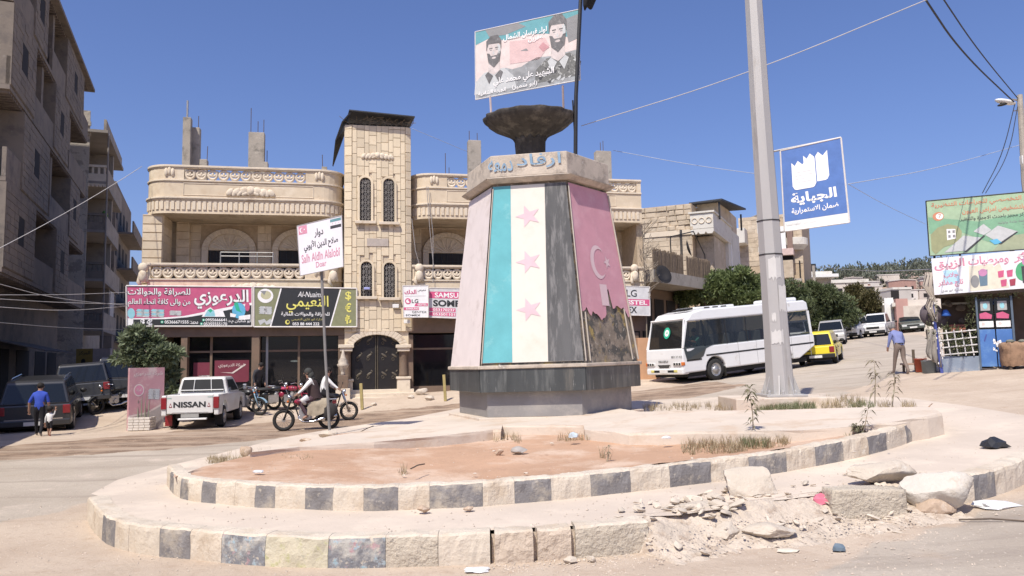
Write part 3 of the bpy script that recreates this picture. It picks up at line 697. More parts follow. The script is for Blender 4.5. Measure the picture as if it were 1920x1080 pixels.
# unit blocks shared by all masonry
def unit_block(name, m, bev=.04, jit=.0):
    bm = bmesh.new(); bmesh.ops.create_cube(bm, size=1)
    bmesh.ops.bevel(bm, geom=[e for e in bm.edges if all(v.co.y < 0 for v in e.verts)], offset=bev, segments=1, affect='EDGES')
    if jit:
        for v in bm.verts: v.co += V3([rnd.uniform(-jit, jit) for _ in range(3)])
    me = bpy.data.meshes.new(name); bm.to_mesh(me); bm.free(); me.materials.append(m); return me
UB = {}
def ub(m, bev=.05, jit=0.):
    k = (m.name, bev, jit)
    if k not in UB: UB[k] = [unit_block('block', m, bev, jit) for _ in range(4)]
    return rnd.choice(UB[k])
def masonry(parent, m, u0, u1, z0, z1, d, bw, bh, name='stone', holes=(), gap=.012, proud=.03, jit=0., maxn=300, rough=0., bev=.05):
    """courses of separate stones on the plane local y=-d; holes are (u0,u1,z0,z1)"""
    z = z0; r = 0; cnt = 0; extra = MB()
    while z < z1 - .05:
        hh = min(bh * (1 + rough * rnd.uniform(-.25, .25)), z1 - z)
        u = u0 - (bw * .5 if r % 2 else 0)
        while u < u1 - .02:
            ww = bw * (1 + rnd.uniform(-.18, .18) * (1 + rough)); a, b = max(u, u0), min(u + ww, u1); u += ww
            segs = [(a, b)]
            for (h0, h1, g0, g1) in holes:
                if g0 < z + hh * .6 and g1 > z + hh * .4:
                    ns = []
                    for p, q in segs:
                        if q <= h0 or p >= h1: ns.append((p, q))
                        else:
                            if p < h0 - .04: ns.append((p, h0))
                            if q > h1 + .04: ns.append((h1, q))
                    segs = ns
            for p, q in segs:
                if q - p < .05: continue
                pr = proud * (1 + rnd.uniform(-.3, .5) * (1 + rough * 2)); cnt += 1
                if cnt <= maxn: inst(name, ub(m, bev, jit), ((p + q) / 2, -d - pr / 2 + .02, z + hh / 2), (q - p - gap, pr + .04, hh - gap), parent=parent)
                else: extra.box(((p + q) / 2, -d - pr / 2, z + hh / 2), (q - p - gap, pr, hh - gap))
        z += hh; r += 1
    if extra.v: extra.build(name + '_work', m, parent, kind='stuff')
    return cnt
uL, _ = VF.uz(267, 400); uLr, _ = VF.uz(643, 400); uRl, _ = VF.uz(772, 400); uR, _ = VF.uz(1203, 400)
Z = lambda py, px=450, d=0: VF.uz(px, py, d)[1]
zP, zPb, zM, zPan, zM2, zFl, zSof = Z(313), Z(341), Z(349), Z(352), Z(371), Z(379), Z(402)
zR2, zR2b, zPan2 = Z(494), Z(524), Z(527)
ztow = VF.uz(712, 238)[1]; zsign1 = Z(536, 450, .15); zsign0 = Z(613, 450, .15)
WALLD = -2.3
def arc_path(u0, u1, dback, dfront, r, left=True, right=True, step=.25):
    pts = [(u0, -dback)]
    if left: pts += [(u0 + r - r * math.cos(t), -(dfront - r) - r * math.sin(t)) for t in [math.pi / 2 * i / 8 for i in range(9)]]
    else: pts += [(u0, -dfront)]
    if right: pts += [(u1 - r + r * math.sin(t), -(dfront - r) - r * math.cos(t)) for t in [math.pi / 2 * i / 8 for i in range(9)]] + [(u1, -dback)]
    else: pts += [(u1, -dfront), (u1, -dback)]
    return pts
def offs(path, o):
    res = []
    for i, p in enumerate(path):
        a = path[max(i - 1, 0)]; b = path[min(i + 1, len(path) - 1)]; d = Vector((b[0] - a[0], b[1] - a[1])).normalized()
        res.append((p[0] + d.y * o, p[1] - d.x * o))
    return res
def band(mb, path, t, z0, z1, o=0.):
    """wall strip of thickness t following a plan path, outer face pushed out by o"""
    A = offs(path, o); B = offs(path, o - t); n = len(path)
    vs_ = [(x, y, z) for z in (z0, z1) for P_ in (A, B) for x, y in P_]
    g = lambda zi, si, i: zi * 2 * n + si * n + i
    fs = []
    for i in range(n - 1):
        fs += [(g(0, 0, i), g(0, 0, i + 1), g(1, 0, i + 1), g(1, 0, i)), (g(0, 1, i + 1), g(0, 1, i), g(1, 1, i), g(1, 1, i + 1)),
               (g(1, 0, i), g(1, 0, i + 1), g(1, 1, i + 1), g(1, 1, i)), (g(0, 0, i + 1), g(0, 0, i), g(0, 1, i), g(0, 1, i + 1))]
    fs += [(g(0, 0, 0), g(1, 0, 0), g(1, 1, 0), g(0, 1, 0)), (g(0, 0, n - 1), g(0, 1, n - 1), g(1, 1, n - 1), g(1, 0, n - 1))]
    mb.add(vs_, fs)
def along(path, s):
    for a, b in zip(path, path[1:]):
        L = math.hypot(b[0] - a[0], b[1] - a[1])
        if s <= L and L > 0: return a[0] + (b[0] - a[0]) * s / L, a[1] + (b[1] - a[1]) * s / L, math.atan2(b[1] - a[1], b[0] - a[0])
        s -= L
    return None
def plen(path): return sum(math.hypot(b[0] - a[0], b[1] - a[1]) for a, b in zip(path, path[1:]))
ring_me = None
def medallion_mesh():
    mb = MB(); MX = Matrix.Rotation(R(90), 4, 'X')
    mb.ring((0, 0, 0), .155, .048, 14, 5, M=MX)
    for a in (30, 90, 150): mb.ball((.075 * math.cos(R(a)), -.01, -.03 + .1 * math.sin(R(a)) - .04), (.05, .04, .09), 6, 4, M=Matrix.Rotation(R(90 - a), 4, 'Y'))
    mb.box((0, 0, -.13), (.1, .05, .06)); mb.ball((.17, 0, .09), (.05, .03, .07), 6, 4)
    o = mb.build('ring', M_LIMEP, vl, smooth=True); me = o.data; bpy.data.objects.remove(o); return me
ring_me = medallion_mesh()
def leafy(parent, u, d, z, w_, hh, name='carving'):
    mb = MB()
    for k in range(7):
        a = -1 + 2 * k / 6
        mb.ball((u + a * w_ * .5, -d - .03, z + hh * .12 * math.cos(a * 3)), (w_ * .13, .05, hh * .42 * (1 - .3 * abs(a))), 7, 5, M=Matrix.Rotation(a * .9, 4, 'Y'))
        mb.ball((u + a * w_ * .4, -d - .04, z - hh * .22), (w_ * .11, .04, hh * .2), 6, 4, M=Matrix.Rotation(a * 1.4, 4, 'Y'))
    mb.ball((u, -d - .05, z), (w_ * .09, .06, hh * .34), 8, 6)
    return mb.build(name, M_LIMEP, parent, smooth=True)
def balcony(u0, u1, left, right, z_top, z_ringb, z_pan0, z_bot, roof):
    r_ = .95; path = arc_path(u0, u1, WALLD, 0, r_, left, right)
    hr = z_top - z_ringb
    par = MB(); band(par, path, .16, z_bot if not roof else zSof + .28, z_ringb - .04, 0)
    b = par.build('balcony_parapet' if not roof else 'roof_parapet', M_LIME, vl)
    mb = MB(); band(mb, path, .26, z_top - .09, z_top, .06); band(mb, path, .22, z_top - .13, z_top - .092, .03); mb.build('coping', M_LIMEP, b, bevel=.015)
    mb = MB(); band(mb, path, .22, z_ringb - .038, z_ringb + .025, .05); mb.build('string_course', M_LIMEP, b, bevel=.01)
    # end panels where the rail turns
    L = plen(path); s0 = 2.2 + 1.2 if left else 2.4; s1 = L - (3.4 if right else 2.5)
    hb = hr - .13 - .03
    for (a0, a1, on) in ((0, s0, left), (s1, L, right)):
        if not on:
            a0, a1 = (2.3, s0) if a0 == 0 else (s1, L - 2.3)
        seg = [along(path, a0 + (a1 - a0) * i / 14) for i in range(15)]; seg = [(q[0], q[1]) for q in seg if q]
        mb = MB(); band(mb, seg, .14, z_ringb + .026, z_top - .131, .0); mb.build('rail_panel', M_LIME, b)
    for a_ in ((s0 - .55) if left else None, (s1 + .55) if right else None):
        if a_ is None: continue
        q = along(path, a_); leaf = MB()
        for k in (-1, 0, 1): leaf.ball((q[0] + k * .12 * math.cos(q[2]), q[1] + k * .12 * math.sin(q[2]) - .01, z_top - hr * .5 + .06 * (k == 0)), (.08, .06, hr * .3), 7, 5)
        leaf.build('carving', M_LIMEP, b, smooth=True)
    n = max(1, int((s1 - s0) / .40)); sc_ = hb / .40
    for k in range(n):
        q = along(path, s0 + (k + .5) * (s1 - s0) / n); inst('ring', ring_me, (q[0], q[1] + .08, z_ringb + .026 + hb / 2), (1.08, 1, sc_), (0, 0, q[2]), b)
    if not roof: return path
    # lower part of the roof tier: moulding, fluted drum, soffit
    mb = MB(); band(mb, path, .3, zM2 - .09, zM2 - .02, .09); band(mb, path, .26, zM2 - .14, zM2 - .092, .05); mb.build('moulding', M_LIMEP, b, bevel=.012)
    mb = MB(); band(mb, path, .2, zSof, zM2 - .142, 0.005); mb.build('fluted_band', M_LIME, b)
    mb = MB(); s = 1.6 if left else 2.4
    while s < L - (1.6 if right else 2.4):
        q = along(path, s); A = Matrix.Rotation(q[2], 4, 'Z'); 
        mb.box((q[0] + math.sin(q[2]) * .02, q[1] - math.cos(q[2]) * .02, (zSof + zM2) / 2 - .02), (.12, .05, (zM2 - zSof) * .5), M=A); s += .2
    mb.build('fluting', M_LIMEP, b, kind='stuff')
    um = (u0 + u1) / 2 + .2; leafy(b, um, .01, (z_ringb - .04 + zM2) / 2 - .05, 1.6, .42)
    # long sunk panel outline
    mb = MB(); e0, e1, zz0, zz1 = u0 + 1.5, u1 - 1.2, zM2 + .07, z_ringb - .12
    for (a, c) in (((e0, zz0), (e1, zz0)), ((e0, zz1), (e1, zz1)), ((e0, zz0), (e0, zz1)), ((e1, zz0), (e1, zz1))): mb.tube([(a[0], -.005, a[1]), (c[0], -.005, c[1])], .018, 5)
    mb.build('panel_bead', M_LIMEP, b)
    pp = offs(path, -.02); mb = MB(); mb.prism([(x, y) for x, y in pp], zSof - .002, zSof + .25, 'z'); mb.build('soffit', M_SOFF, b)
    return path
balcony(uL, uLr, True, True, zP, zPb, zPan, zSof, True); balcony(uRl, uR, True, False, zP, zPb, zPan, zSof, True)
zslab = zsign1 - .55
balcony(uL + .25, uLr, False, True, zR2, zR2b, zPan2, zslab, False); balcony(uRl, uR, False, False, zR2, zR2b, zPan2, zslab, False)
for (a, b) in ((uL, uLr), (uRl, uR)):
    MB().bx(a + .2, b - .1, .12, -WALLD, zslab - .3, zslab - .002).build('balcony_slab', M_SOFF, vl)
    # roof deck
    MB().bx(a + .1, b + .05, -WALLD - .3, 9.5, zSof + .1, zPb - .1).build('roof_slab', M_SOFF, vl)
um = (uL + uLr) / 2; leafy(vl, um + .35, .02, zR2b - .33, 1.6, .4); leafy(vl, (uRl + uR) / 2, .02, zR2b - .33, 1.6, .4)
# carved corner consoles at the ends of the first floor rail
for px in (268, 625, 786, 1190):
    u_, z_ = VF.uz(px, 515, .05); mb = MB()
    mb.ball((u_, -.05, z_ + .28), (.19, .14, .2), 9, 6); mb.ball((u_, -.09, z_ - .06), (.17, .13, .26), 9, 6); mb.tube([(u_ - .1, -.02, z_ + .1), (u_ - .16, -.06, z_ - .3), (u_ - .04, -.02, z_ - .5)], [.05, .08, .05], 7); mb.tube([(u_ + .1, -.02, z_ + .1), (u_ + .15, -.05, z_ - .3)], [.05, .07], 7)
    mb.build('corner_carving', M_LIMEP, vl, smooth=True)
# loggia walls, first floor
zFl1 = zslab + .002
def arch_opening(u, z0, zs, w_, d, parent):
    """door with a carved fan above"""
    fr = MB(); n = 18; ro, ri = w_ * .82, w_ * .62; zc = zs
    pts = [(u + ro * math.cos(math.pi * i / n), zc + ro * .85 * math.sin(math.pi * i / n)) for i in range(n + 1)]
    pin = [(u + ri * math.cos(math.pi * i / n), zc + ri * .85 * math.sin(math.pi * i / n)) for i in range(n + 1)]
    for i in range(n): fr.prism([pts[i], pts[i + 1], pin[i + 1], pin[i]], -d - .14, -d + .05)
    for sx in (-1, 1): fr.bx(u + sx * (ro + ri) / 2 - (ro - ri) / 2, u + sx * (ro + ri) / 2 + (ro - ri) / 2, -d - .14, -d + .05, z0, zc - .002)
    a = fr.build('door_surround', M_LIMEP, parent, bevel=.02)
    tm = MB(); tm.prism(pin + [(u - ri, zc), (u + ri, zc)][:0], -d - .035, -d + .04); 
    for k in range(9):
        t = math.pi * (k + .5) / 9; tm.tube([(u + .12 * math.cos(t), -d - .05, zc + .1 * math.sin(t)), (u + ri * .9 * math.cos(t), -d - .05, zc + ri * .76 * math.sin(t))], [.03, .055], 6)
    tm.build('fan_carving', M_LIMEP, a)
    dm = MB(); dm.bx(u - ri + .01, u + ri - .01, -d - .02, -d + .03, z0, zc - .02); dm.build('door', M_DARK, a)
    dm = MB()
    for k in range(-3, 4): dm.bx(u + k * ri / 3.3 - .015, u + k * ri / 3.3 + .015, -d - .05, -d - .025, z0, zc - .03)
    for zz in (z0 + .9, zc - .4): dm.bx(u - ri, u + ri, -d - .055, -d - .052, zz, zz + .03)
    dm.build('door_grille', M_BLKM, a)
for (u0, u1, doors) in ((uL + .3, uLr, ((430, 470), (560, 470))), (uRl, uR, ((838, 475), (1080, 475)))):
    MB().bx(u0, u1, -WALLD + .001, 9.5, zslab - .3, zSof).build('upper_wall', M_MORT, vl)
    holes = []
    for px, py in doors:
        u, z = VF.uz(px, py, WALLD + .02); holes.append((u - 1.15, u + 1.15, zFl1, z + 1.05)); arch_opening(u, zFl1, z, 1.35, WALLD + .05, vl)
    masonry(vl, M_LIME, u0 + .02, u1 - .02, zFl1, zSof - .01, WALLD, .8, .34, 'wall_block', holes, maxn=130)
# pilasters
def pilaster(px, d, w_, z0, z1, dd=.3, name='pilaster', m=None):
    u, _ = VF.uz(px, 440, d); st = MB(); st.bx(u - w_ / 2, u + w_ / 2, -d, -d + dd, z0, z1); o = st.build(name, M_MORT, vl)
    z = z0; 
    while z < z1 - .05:
        hh = min(.34, z1 - z); inst('pilaster_block', ub(m or M_LIME), (u, -d - .01 + dd / 2, z + hh / 2), (w_ + .03, dd + .05, hh - .012), parent=o); z += hh
pilaster(286, -.35, .75, zFl1, zSof - .01, 1.6); pilaster(343, WALLD + .3, .5, zFl1, zSof - .01, .32)
# right end return wall, its courses seen along their length
ue = uR - .15; MB().bx(ue, ue + .3, .32, -WALLD, zFl1, zSof - .01).build('return_wall', M_MORT, vl)
z = zFl1; rw = KIDS(vl)[-1]
while z < zSof - .05:
    hh = min(.36, zSof - .01 - z)
    for a, b in ((.3, 1.3), (1.3, 2.28)): inst('return_block', ub(M_LIME), (ue + .12, (a + b) / 2, z + hh / 2), (.3, b - a - .015, hh - .014), parent=rw)
    z += hh
# white railing bed frame on the left balcony
u0, z0 = VF.uz(413, 512, -.5); u1, z1 = VF.uz(512, 474, -.5); mb = MB()
for uu in (u0, u1, (u0 + u1) / 2 - .3, (u0 + u1) / 2 + .4): mb.tube([(uu, .5, z0 - .3), (uu, .5, z1)], .025, 6)
for zz in (z1, z1 - .16): mb.tube([(u0, .5, zz), (u1, .5, zz)], .022, 6)
o = mb.build('steel_rack', M_STEEL, vl)
# tower
tu0, _ = VF.uz(645, 400, .12); tu1, _ = VF.uz(772, 400, .12); TD = .12
zt0 = VF.uz(712, 622, TD)[1]
mb = MB(); rr = .3; pl = [(tu0, 4.2), (tu0, -TD + rr)] + [(tu0 + rr - rr * math.cos(t), -TD + rr - rr * math.sin(t)) for t in [R(15 * i) for i in range(1, 7)]] + [(tu1 - rr + rr * math.sin(t), -TD + rr - rr * math.cos(t)) for t in [R(15 * i) for i in range(0, 7)]] + [(tu1, 4.2)]
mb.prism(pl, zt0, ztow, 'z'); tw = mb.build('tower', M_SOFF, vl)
wins = []
for px, yt, yb in ((685, 331, 415), (729, 333, 417), (687, 488, 556), (730, 490, 558)):
    u, zb_ = VF.uz(px, yb, TD); _, zt_ = VF.uz(px, yt, TD); wins.append((u, zb_, zt_))
holes = [(u - .26, u + .26, b, t - .1) for u, b, t in wins]
# stones stand upright in columns of alternating width
cols_, u, k = [], tu0 + .02, 0
while u < tu1 - .05:
    ww = (.31 if k % 2 == 0 else .19); ww = min(ww, tu1 - .02 - u); cols_.append((u, u + ww)); u += ww; k += 1
cnt = 0; ex = MB()
for k, (a, b) in enumerate(cols_):
    z = zt0 - (.0 if k % 2 else .25); bh = .38 if k % 2 == 0 else .50
    while z < ztow - .03:
        z0_, z1_ = max(z, zt0), min(z + bh * rnd.uniform(.9, 1.1), ztow); zn = z1_
        segs = [(a, b, z0_, z1_)]
        for (h0, h1, g0, g1) in holes:
            ns = []
            for (p, q, c0, c1) in segs:
                if q <= h0 or p >= h1 or c1 <= g0 or c0 >= g1: ns.append((p, q, c0, c1)); continue
                if p < h0 - .05: ns.append((p, h0, c0, c1))
                elif q > h1 + .05: ns.append((h1, q, c0, c1))
                else:
                    if c0 < g0 - .05: ns.append((p, q, c0, g0))
                    if c1 > g1 + .05: ns.append((p, q, g1, c1))
            segs = ns
        for (p, q, c0, c1) in segs:
            if q - p < .04 or c1 - c0 < .06: continue
            um_ = (p + q) / 2; e_ = min(um_ - tu0, tu1 - um_); yb_ = -TD + (rr - math.sqrt(max(0, rr * rr - (rr - min(e_, rr)) ** 2)))
            ang = 0 if e_ >= rr else math.asin((rr - e_) / rr) * (.75) * (-1 if um_ < (tu0 + tu1) / 2 else 1)
            inst('stone', ub(M_TOWS, .035), (um_, yb_ - .012, (c0 + c1) / 2), (q - p - .014, .06 + rnd.uniform(0, .02), c1 - c0 - .022), (0, 0, ang), tw)
        z = zn
        if z1_ >= ztow: break
for u, b, t in wins:
    wn = MB(); r_ = .23; zc = t - r_ - .06
    arcp = [(u + r_ * math.cos(math.pi * i / 12), zc + r_ * math.sin(math.pi * i / 12)) for i in range(13)]
    wn.prism([(u + r_, b)] + arcp + [(u - r_, b)], -TD - .005, -TD + .1); wo = wn.build('window', M_DARK, vl)
    sr = MB(); ro = r_ + .09
    for i in range(12): sr.prism([arcp[i], arcp[i + 1], (u + ro * math.cos(math.pi * (i + 1) / 12), zc + ro * math.sin(math.pi * (i + 1) / 12)), (u + ro * math.cos(math.pi * i / 12), zc + ro * math.sin(math.pi * i / 12))], -TD - .12, -TD)
    for sx in (-1, 1): sr.bx(u + sx * r_, u + sx * ro, -TD - .12, -TD, b, zc - .002)
    sr.build('frame', M_TOWS, wo)
    g = MB(); zz = b + .05
    for sx in (-.5, 0, .5): g.tube([(u + sx * r_, -TD - .06, b), (u + sx * r_, -TD - .06, t - .12)], .011, 5)
    while zz < zc - .05:
        for sx in (-.5, .5): g.ring((u + sx * r_, -TD - .06, zz + .12), .08, .01, 10, 4, M=Matrix.Rotation(R(90), 4, 'X'))
        g.tube([(u - r_, -TD - .06, zz + .24), (u + r_, -TD - .06, zz + .24)], .01, 5); zz += .24
    for k in range(5): tt = math.pi * (k + .5) / 5; g.tube([(u, -TD - .06, zc), (u + r_ * math.cos(tt), -TD - .06, zc + r_ * math.sin(tt))], .01, 5)
    g.build('grille', mat('grey_iron', (.26, .24, .22), .6), wo)
    MB().bx(u - .42, u + .42, -TD - .22, -TD - .03, b - .12, b - .002).build('sill', M_LIMEP, wo, bevel=.01)
leafy(tw, VF.uz(708, 293, TD)[0], TD + .03, VF.uz(708, 293, TD)[1], 1.15, .3)
u0, z1 = VF.uz(688, 447, TD + .05); u1, z0 = VF.uz(728, 462, TD + .05); MB().bx(u0, u1, -TD - .075, -TD, z0, z1).build('blank_plaque', mat('greyish_plaque', (.44, .38, .33), .8), tw)
# dark tin canopy over the tower with a thicket of dry sticks under it
M_TIN = mat('dark_tin', (.035, .037, .042), .6, .2, 2, .1, 12)
cn = MB(); zc = ztow; h1 = VF.uz(712, 213, .5)[1]
for (a, b_, c_, d_) in (((tu0 - .05, h1 + .05), (tu1 + .12, h1 - .1), -.55, 1.6),):
    cn.add([(a[0] + .25, c_, a[1]), (b_[0], c_, b_[1]), (b_[0] - .1, d_, b_[1] + .1), (a[0] + .1, d_, a[1] + .1), (a[0] + .25, c_, a[1] + .05), (b_[0], c_, b_[1] + .05), (b_[0] - .1, d_, b_[1] + .15), (a[0] + .1, d_, a[1] + .15)], [(0, 3, 2, 1), (4, 5, 6, 7), (0, 1, 5, 4), (1, 2, 6, 5), (2, 3, 7, 6), (3, 0, 4, 7)])
co = cn.build('tin_canopy', M_TIN, tw)
cn = MB(); A = [(tu0 + .25, -.5, h1 + .03), (tu0 + .1, 1.7, h1 + .1), (tu0 - .55, 3.4, zc - .9), (tu0 - .4, 1.9, zc - .1), (tu0 - .1, -.2, zc + .1)]
cn.add(A + [(x + .04, y, z - .03) for x, y, z in A], [(0, 1, 2, 3, 4), (9, 8, 7, 6, 5), (0, 4, 9, 5), (4, 3, 8, 9), (3, 2, 7, 8)]); cn.build('side_flap', M_TIN, co)
MB().bx(tu0 + .1, tu1 - .05, .7, .74, zc, h1 - .1).build('back_sheet', M_TIN, co)
cn = MB()
for _ in range(46):
    a = (rnd.uniform(tu0 + .25, tu1 - .1), rnd.uniform(-.1, .3), zc + rnd.uniform(-.02, .25)); b = (a[0] + rnd.uniform(-.7, .7), a[1] + rnd.uniform(-.3, .3), min(h1 - .03, zc + rnd.uniform(.3, .95)))
    cn.tube([a, ((a[0] + b[0]) / 2 + rnd.uniform(-.1, .1), (a[1] + b[1]) / 2, (a[2] + b[2]) / 2 + rnd.uniform(-.06, .06)), b], .012, 4)
cn.build('dry_sticks', mat('dry_twig', (.24, .20, .155), .9), co, kind='stuff')
# unfinished roof columns with bars
for (x0, x1, yt, yb, dp, bars) in ((343, 356, 219, 312, -3, ((350, 186),)), (357, 373, 238, 312, -3.4, ((371, 215),)), (374, 388, 298, 314, -3.4, ((388, 272),)), (466, 495, 247, 318, -3, ((470, 200), (483, 225), (494, 222))), (494, 502, 303, 318, -3, ((500, 280),)), (603, 613, 312, 322, -2.5, ((604, 288),)),
                                   (878, 903, 262, 335, -1.6, ((881, 243), (896, 247))), (833, 850, 328, 338, -2, ((836, 285), (843, 312))), (1118, 1148, 282, 345, -2, ((1133, 262), (1128, 265))), (1158, 1195, 338, 352, -2, ())):
    a, zt_ = VF.uz(x0, yt, dp); b, zb_ = VF.uz(x1, yb, dp); mb = MB(); mb.bx(a, b, -dp, -dp + .4, min(zb_, zPb) - .6, zt_)
    o = mb.build('roof_column', M_CONC, vl, bevel=.02)
    for bx_, by_ in bars:
        ub_, zb2 = VF.uz(bx_, by_, dp); MB().tube([(min(max(ub_, a + .04), b - .04), -dp + .2, zt_ - .1), (ub_, -dp + .2, zb2)], .016 if bx_ != 350 else .045, 5).build('rebar', M_RUST if bx_ != 350 else M_STEEL, o)
# ground floor
zg = lambda u: h(*(VF.w(u, .2, 0)).to_2d())
zlin = zsign0 + .05
MB().bx(uL + .6, uR - .1, 3.2, 9.4, -.5, zslab - .3).build('back_wall', M_DARK, vl)
MB().bx(uL + .2, tu0 + .3, -.05, .55, zlin - .42, zslab - .31).build('lintel', M_BRN, vl); MB().bx(tu1 - .4, uR, -.05, .55, zlin - .35, zslab - .31).build('lintel', M_BRN, vl)
MB().bx(uL + .6, uR - .1, .55, 3.2, zlin - .2, zlin - .1).build('shop_ceiling', M_BRN, vl)
def upx(px, py=700, d=.05): return VF.uz(px, py, d)[0]
for a, b, m in ((338, 350, M_BRN), (471, 486, M_BRN), (634, 658, M_BRN), (762, 775, M_BRN), (1150, 1200, M_BRN), (1000, 1012, M_BRN)):
    MB().bx(upx(a), upx(b), -.04, .5, -.2, zlin - .425).build('shop_pier', m, vl, bevel=.01)
MB().bx(uL + .2, uL + .6, .0, 9.4, -.5, zslab - .3).build('end_wall', M_LIME, vl)
def shop(px0, px1, mull, posters=()):
    a, b = upx(px0, d=-.3), upx(px1, d=-.3); g0 = zg((a + b) / 2); e = empty('shopfront', (0, 0, 0), parent=vl)
    mb = MB(); mb.bx(a, b, .40, .415, g0 - .2, zlin - .42); mb.build('glazing', M_GLASS, e)
    for px in mull: uu = upx(px, d=-.3); MB().bx(uu - .045, uu + .045, .34, .43, g0 - .2, zlin - .42).build('mullion', M_STEEL if px in (485, 500) else M_BRN, e)
    MB().bx(a, b, .36, .398, zlin - 1.05, zlin - .97).build('transom', M_BRN, e)
    MB().bx(a, b, .3, .5, g0 - .2, g0 + .16).build('plinth', M_BRN, e)
    for (q0, y0, q1, y1, m) in posters:
        c, zt_ = VF.uz(q0, y0, -.3); d_, zb_ = VF.uz(q1, y1, -.3); MB().bx(c, d_, .375, .392, zb_, zt_).build('poster', m, e)
    return e
M_MAG = mat('faded_magenta', (.17, .03, .05), .6, .1, 3)
s1 = shop(350, 471, (395,), ((362, 680, 397, 712, M_MAG), (402, 676, 466, 716, M_MAG), (372, 704, 392, 714, W_('print_white', (0, 0, 0)))))
s2 = shop(486, 634, (500, 560)); s3 = shop(775, 1000, (880,)); s4 = shop(1012, 1150, (1080,))
q0, z0 = VF.uz(406, 700, -.29); q1, z1 = VF.uz(462, 680, -.29)
bd = Board(s1, (q0, .37, z1), (q1, .37, z1), (q0, .37, z0)); bd.text('شركة الدرعوزي', .05, .05, .95, .5, P_P, 1); bd.poly([(.1, .9), (.5, .95), (.95, .1), (.98, .2), (.55, 1.05)], P_P, 1)
u, z = VF.uz(552, 677, -1.2); lm = MB(); lm.ball((u, 1.3, z), (.17, .12, .035), 12, 6); lm.build('ceiling_lamp', mat('lamp_glow', (1, .98, .92), .5, .0, 1, 0, emit=3.), vl)
# counter and stock behind the glass
mb = MB()
for k in range(9): mb.box((upx(400 + k * 25, d=-1), 1.6 + rnd.random(), zg(-4) + rnd.uniform(.4, .9)), (.5, .4, rnd.uniform(.3, .7)))
mb.build('shop_stock', mat('dim_stock', (.12, .11, .11), .8, .4, 3), vl, kind='stuff')
# arched gate
gu0, gu1 = upx(660, d=-.1), upx(752, d=-.1); gm = (gu0 + gu1) / 2; zs = VF.uz(700, 655, -.1)[1]; zt_ = VF.uz(700, 628, -.1)[1]; g0 = zg(gm) + .28
gate = empty('arched_gate', (0, 0, 0), parent=vl); rx = (gu1 - gu0) / 2; rz_ = zt_ - zs
arc = [(gm + rx * math.cos(math.pi * i / 20), zs + rz_ * math.sin(math.pi * i / 20)) for i in range(21)]
arco = [(gm + (rx + .3) * math.cos(math.pi * i / 20), zs + (rz_ + .28) * math.sin(math.pi * i / 20)) for i in range(21)]
mb = MB()
for i in range(20): mb.prism([arc[i], arc[i + 1], arco[i + 1], arco[i]], -.16, .3)
mb.build('arch', M_LIMEP, gate, bevel=.02)
M_GATE = mat('black_gate', (.018, .016, .016), .4, .2, 4)
for sx in (-1, 1):
    half = [p for p in arc if (p[0] - gm) * sx >= -.001]; half = half if sx > 0 else half
    pts = [(gm + sx * .015, g0), (gm + sx * rx, g0)] + (half if sx > 0 else half[::-1]) ; pts[-1] = (gm + sx * .015, zs + rz_)
    lf = MB(); lf.prism(pts, .12, .17); lo_ = lf.build('gate_leaf', M_GATE, gate)
    rl = MB(); M_GILT = mat('dull_gilt', (.14, .12, .09), .5, .2, 8, metal=.5)
    for zz in (.6, 1.35, 2.0):
        for dx in (.3, .72, 1.1):
            if dx > rx - .1: continue
            cx = gm + sx * dx; cz = g0 + zz + .1 * math.sin(dx * 9)
            rl.ball((cx, .115, cz), (.13, .02, .045), 8, 5, M=Matrix.Rotation(sx * .6, 4, 'Y')); rl.ball((cx + .1, .115, cz + .12), (.06, .02, .03), 7, 4, M=Matrix.Rotation(-sx * .8, 4, 'Y')); rl.ring((cx - .05, .112, cz - .14), .055, .012, 9, 4, M=Matrix.Rotation(R(90), 4, 'X'))
    rl.poly = None; rl.tube([(gm + sx * .04, .1, g0), (gm + sx * .04, .1, zs + rz_ - .05)], .022, 6)
    rl.build('gilt_ornament', M_GILT, lo_)
MB().bx(gu0 - .2, gu1 + .2, .2, .6, -.2, zlin - .1).build('dark_hall', M_DARK, gate)
sp = MB(); prev = None
outer = [(gu0 - .75, zt0 - .02), (gu1 + .75, zt0 - .02)]
pts = arco; 
for i in range(20):
    a, b = arco[i], arco[i + 1]; sp.prism([a, b, (b[0], zt0 + .3), (a[0], zt0 + .3)], -.06, .3)
sp.build('spandrel', M_TOWS, gate)
# rough broken stones over the arch, under the tower
masonry(gate, M_LIME, tu0 + .1, tu1 - .1, zt_ + .25, zt0 + .02, .07, .32, .14, 'spandrel_stone', rough=.6, jit=.05, proud=.05)
for px in (660 - 11, 757):
    u = upx(px, d=.25); zb_ = zg(u) - .1; zc_ = VF.uz(px, 646, .2)[1]; e = empty('gate_column', (0, 0, 0), parent=gate)
    for (a, b, w_) in ((zb_, zb_ + .75, .52), (zb_ + .752, zb_ + .85, .6), (zc_ - .28, zc_ - .14, .5), (zc_ - .138, zc_, .62)):
        MB().bx(u - w_ / 2, u + w_ / 2, -.3 - (w_ - .5) / 2, .2, a, b).build('block', M_LIMEP, e, bevel=.02)
    mb = MB(); mb.lathe([(.17, zb_ + .855), (.2, zb_ + .9), (.175, zb_ + .98), (.165, zc_ - .4), (.2, zc_ - .3), (.2, zc_ - .285)], 18, (u, -.05, 0)); mb.build('column_shaft', M_BRN, e, smooth=True)
for k, (dz, dd) in enumerate(((-.14, .95), (0, .62), (.14, .3))):
    MB().bx(gu0 - .3 + .02 * k, gu1 + .9 - .2 * k, -dd, .12, zg(gm) + dz - .3, zg(gm) + dz + .14 - (.0)).build('step', M_LIMEP, gate, bevel=.012)
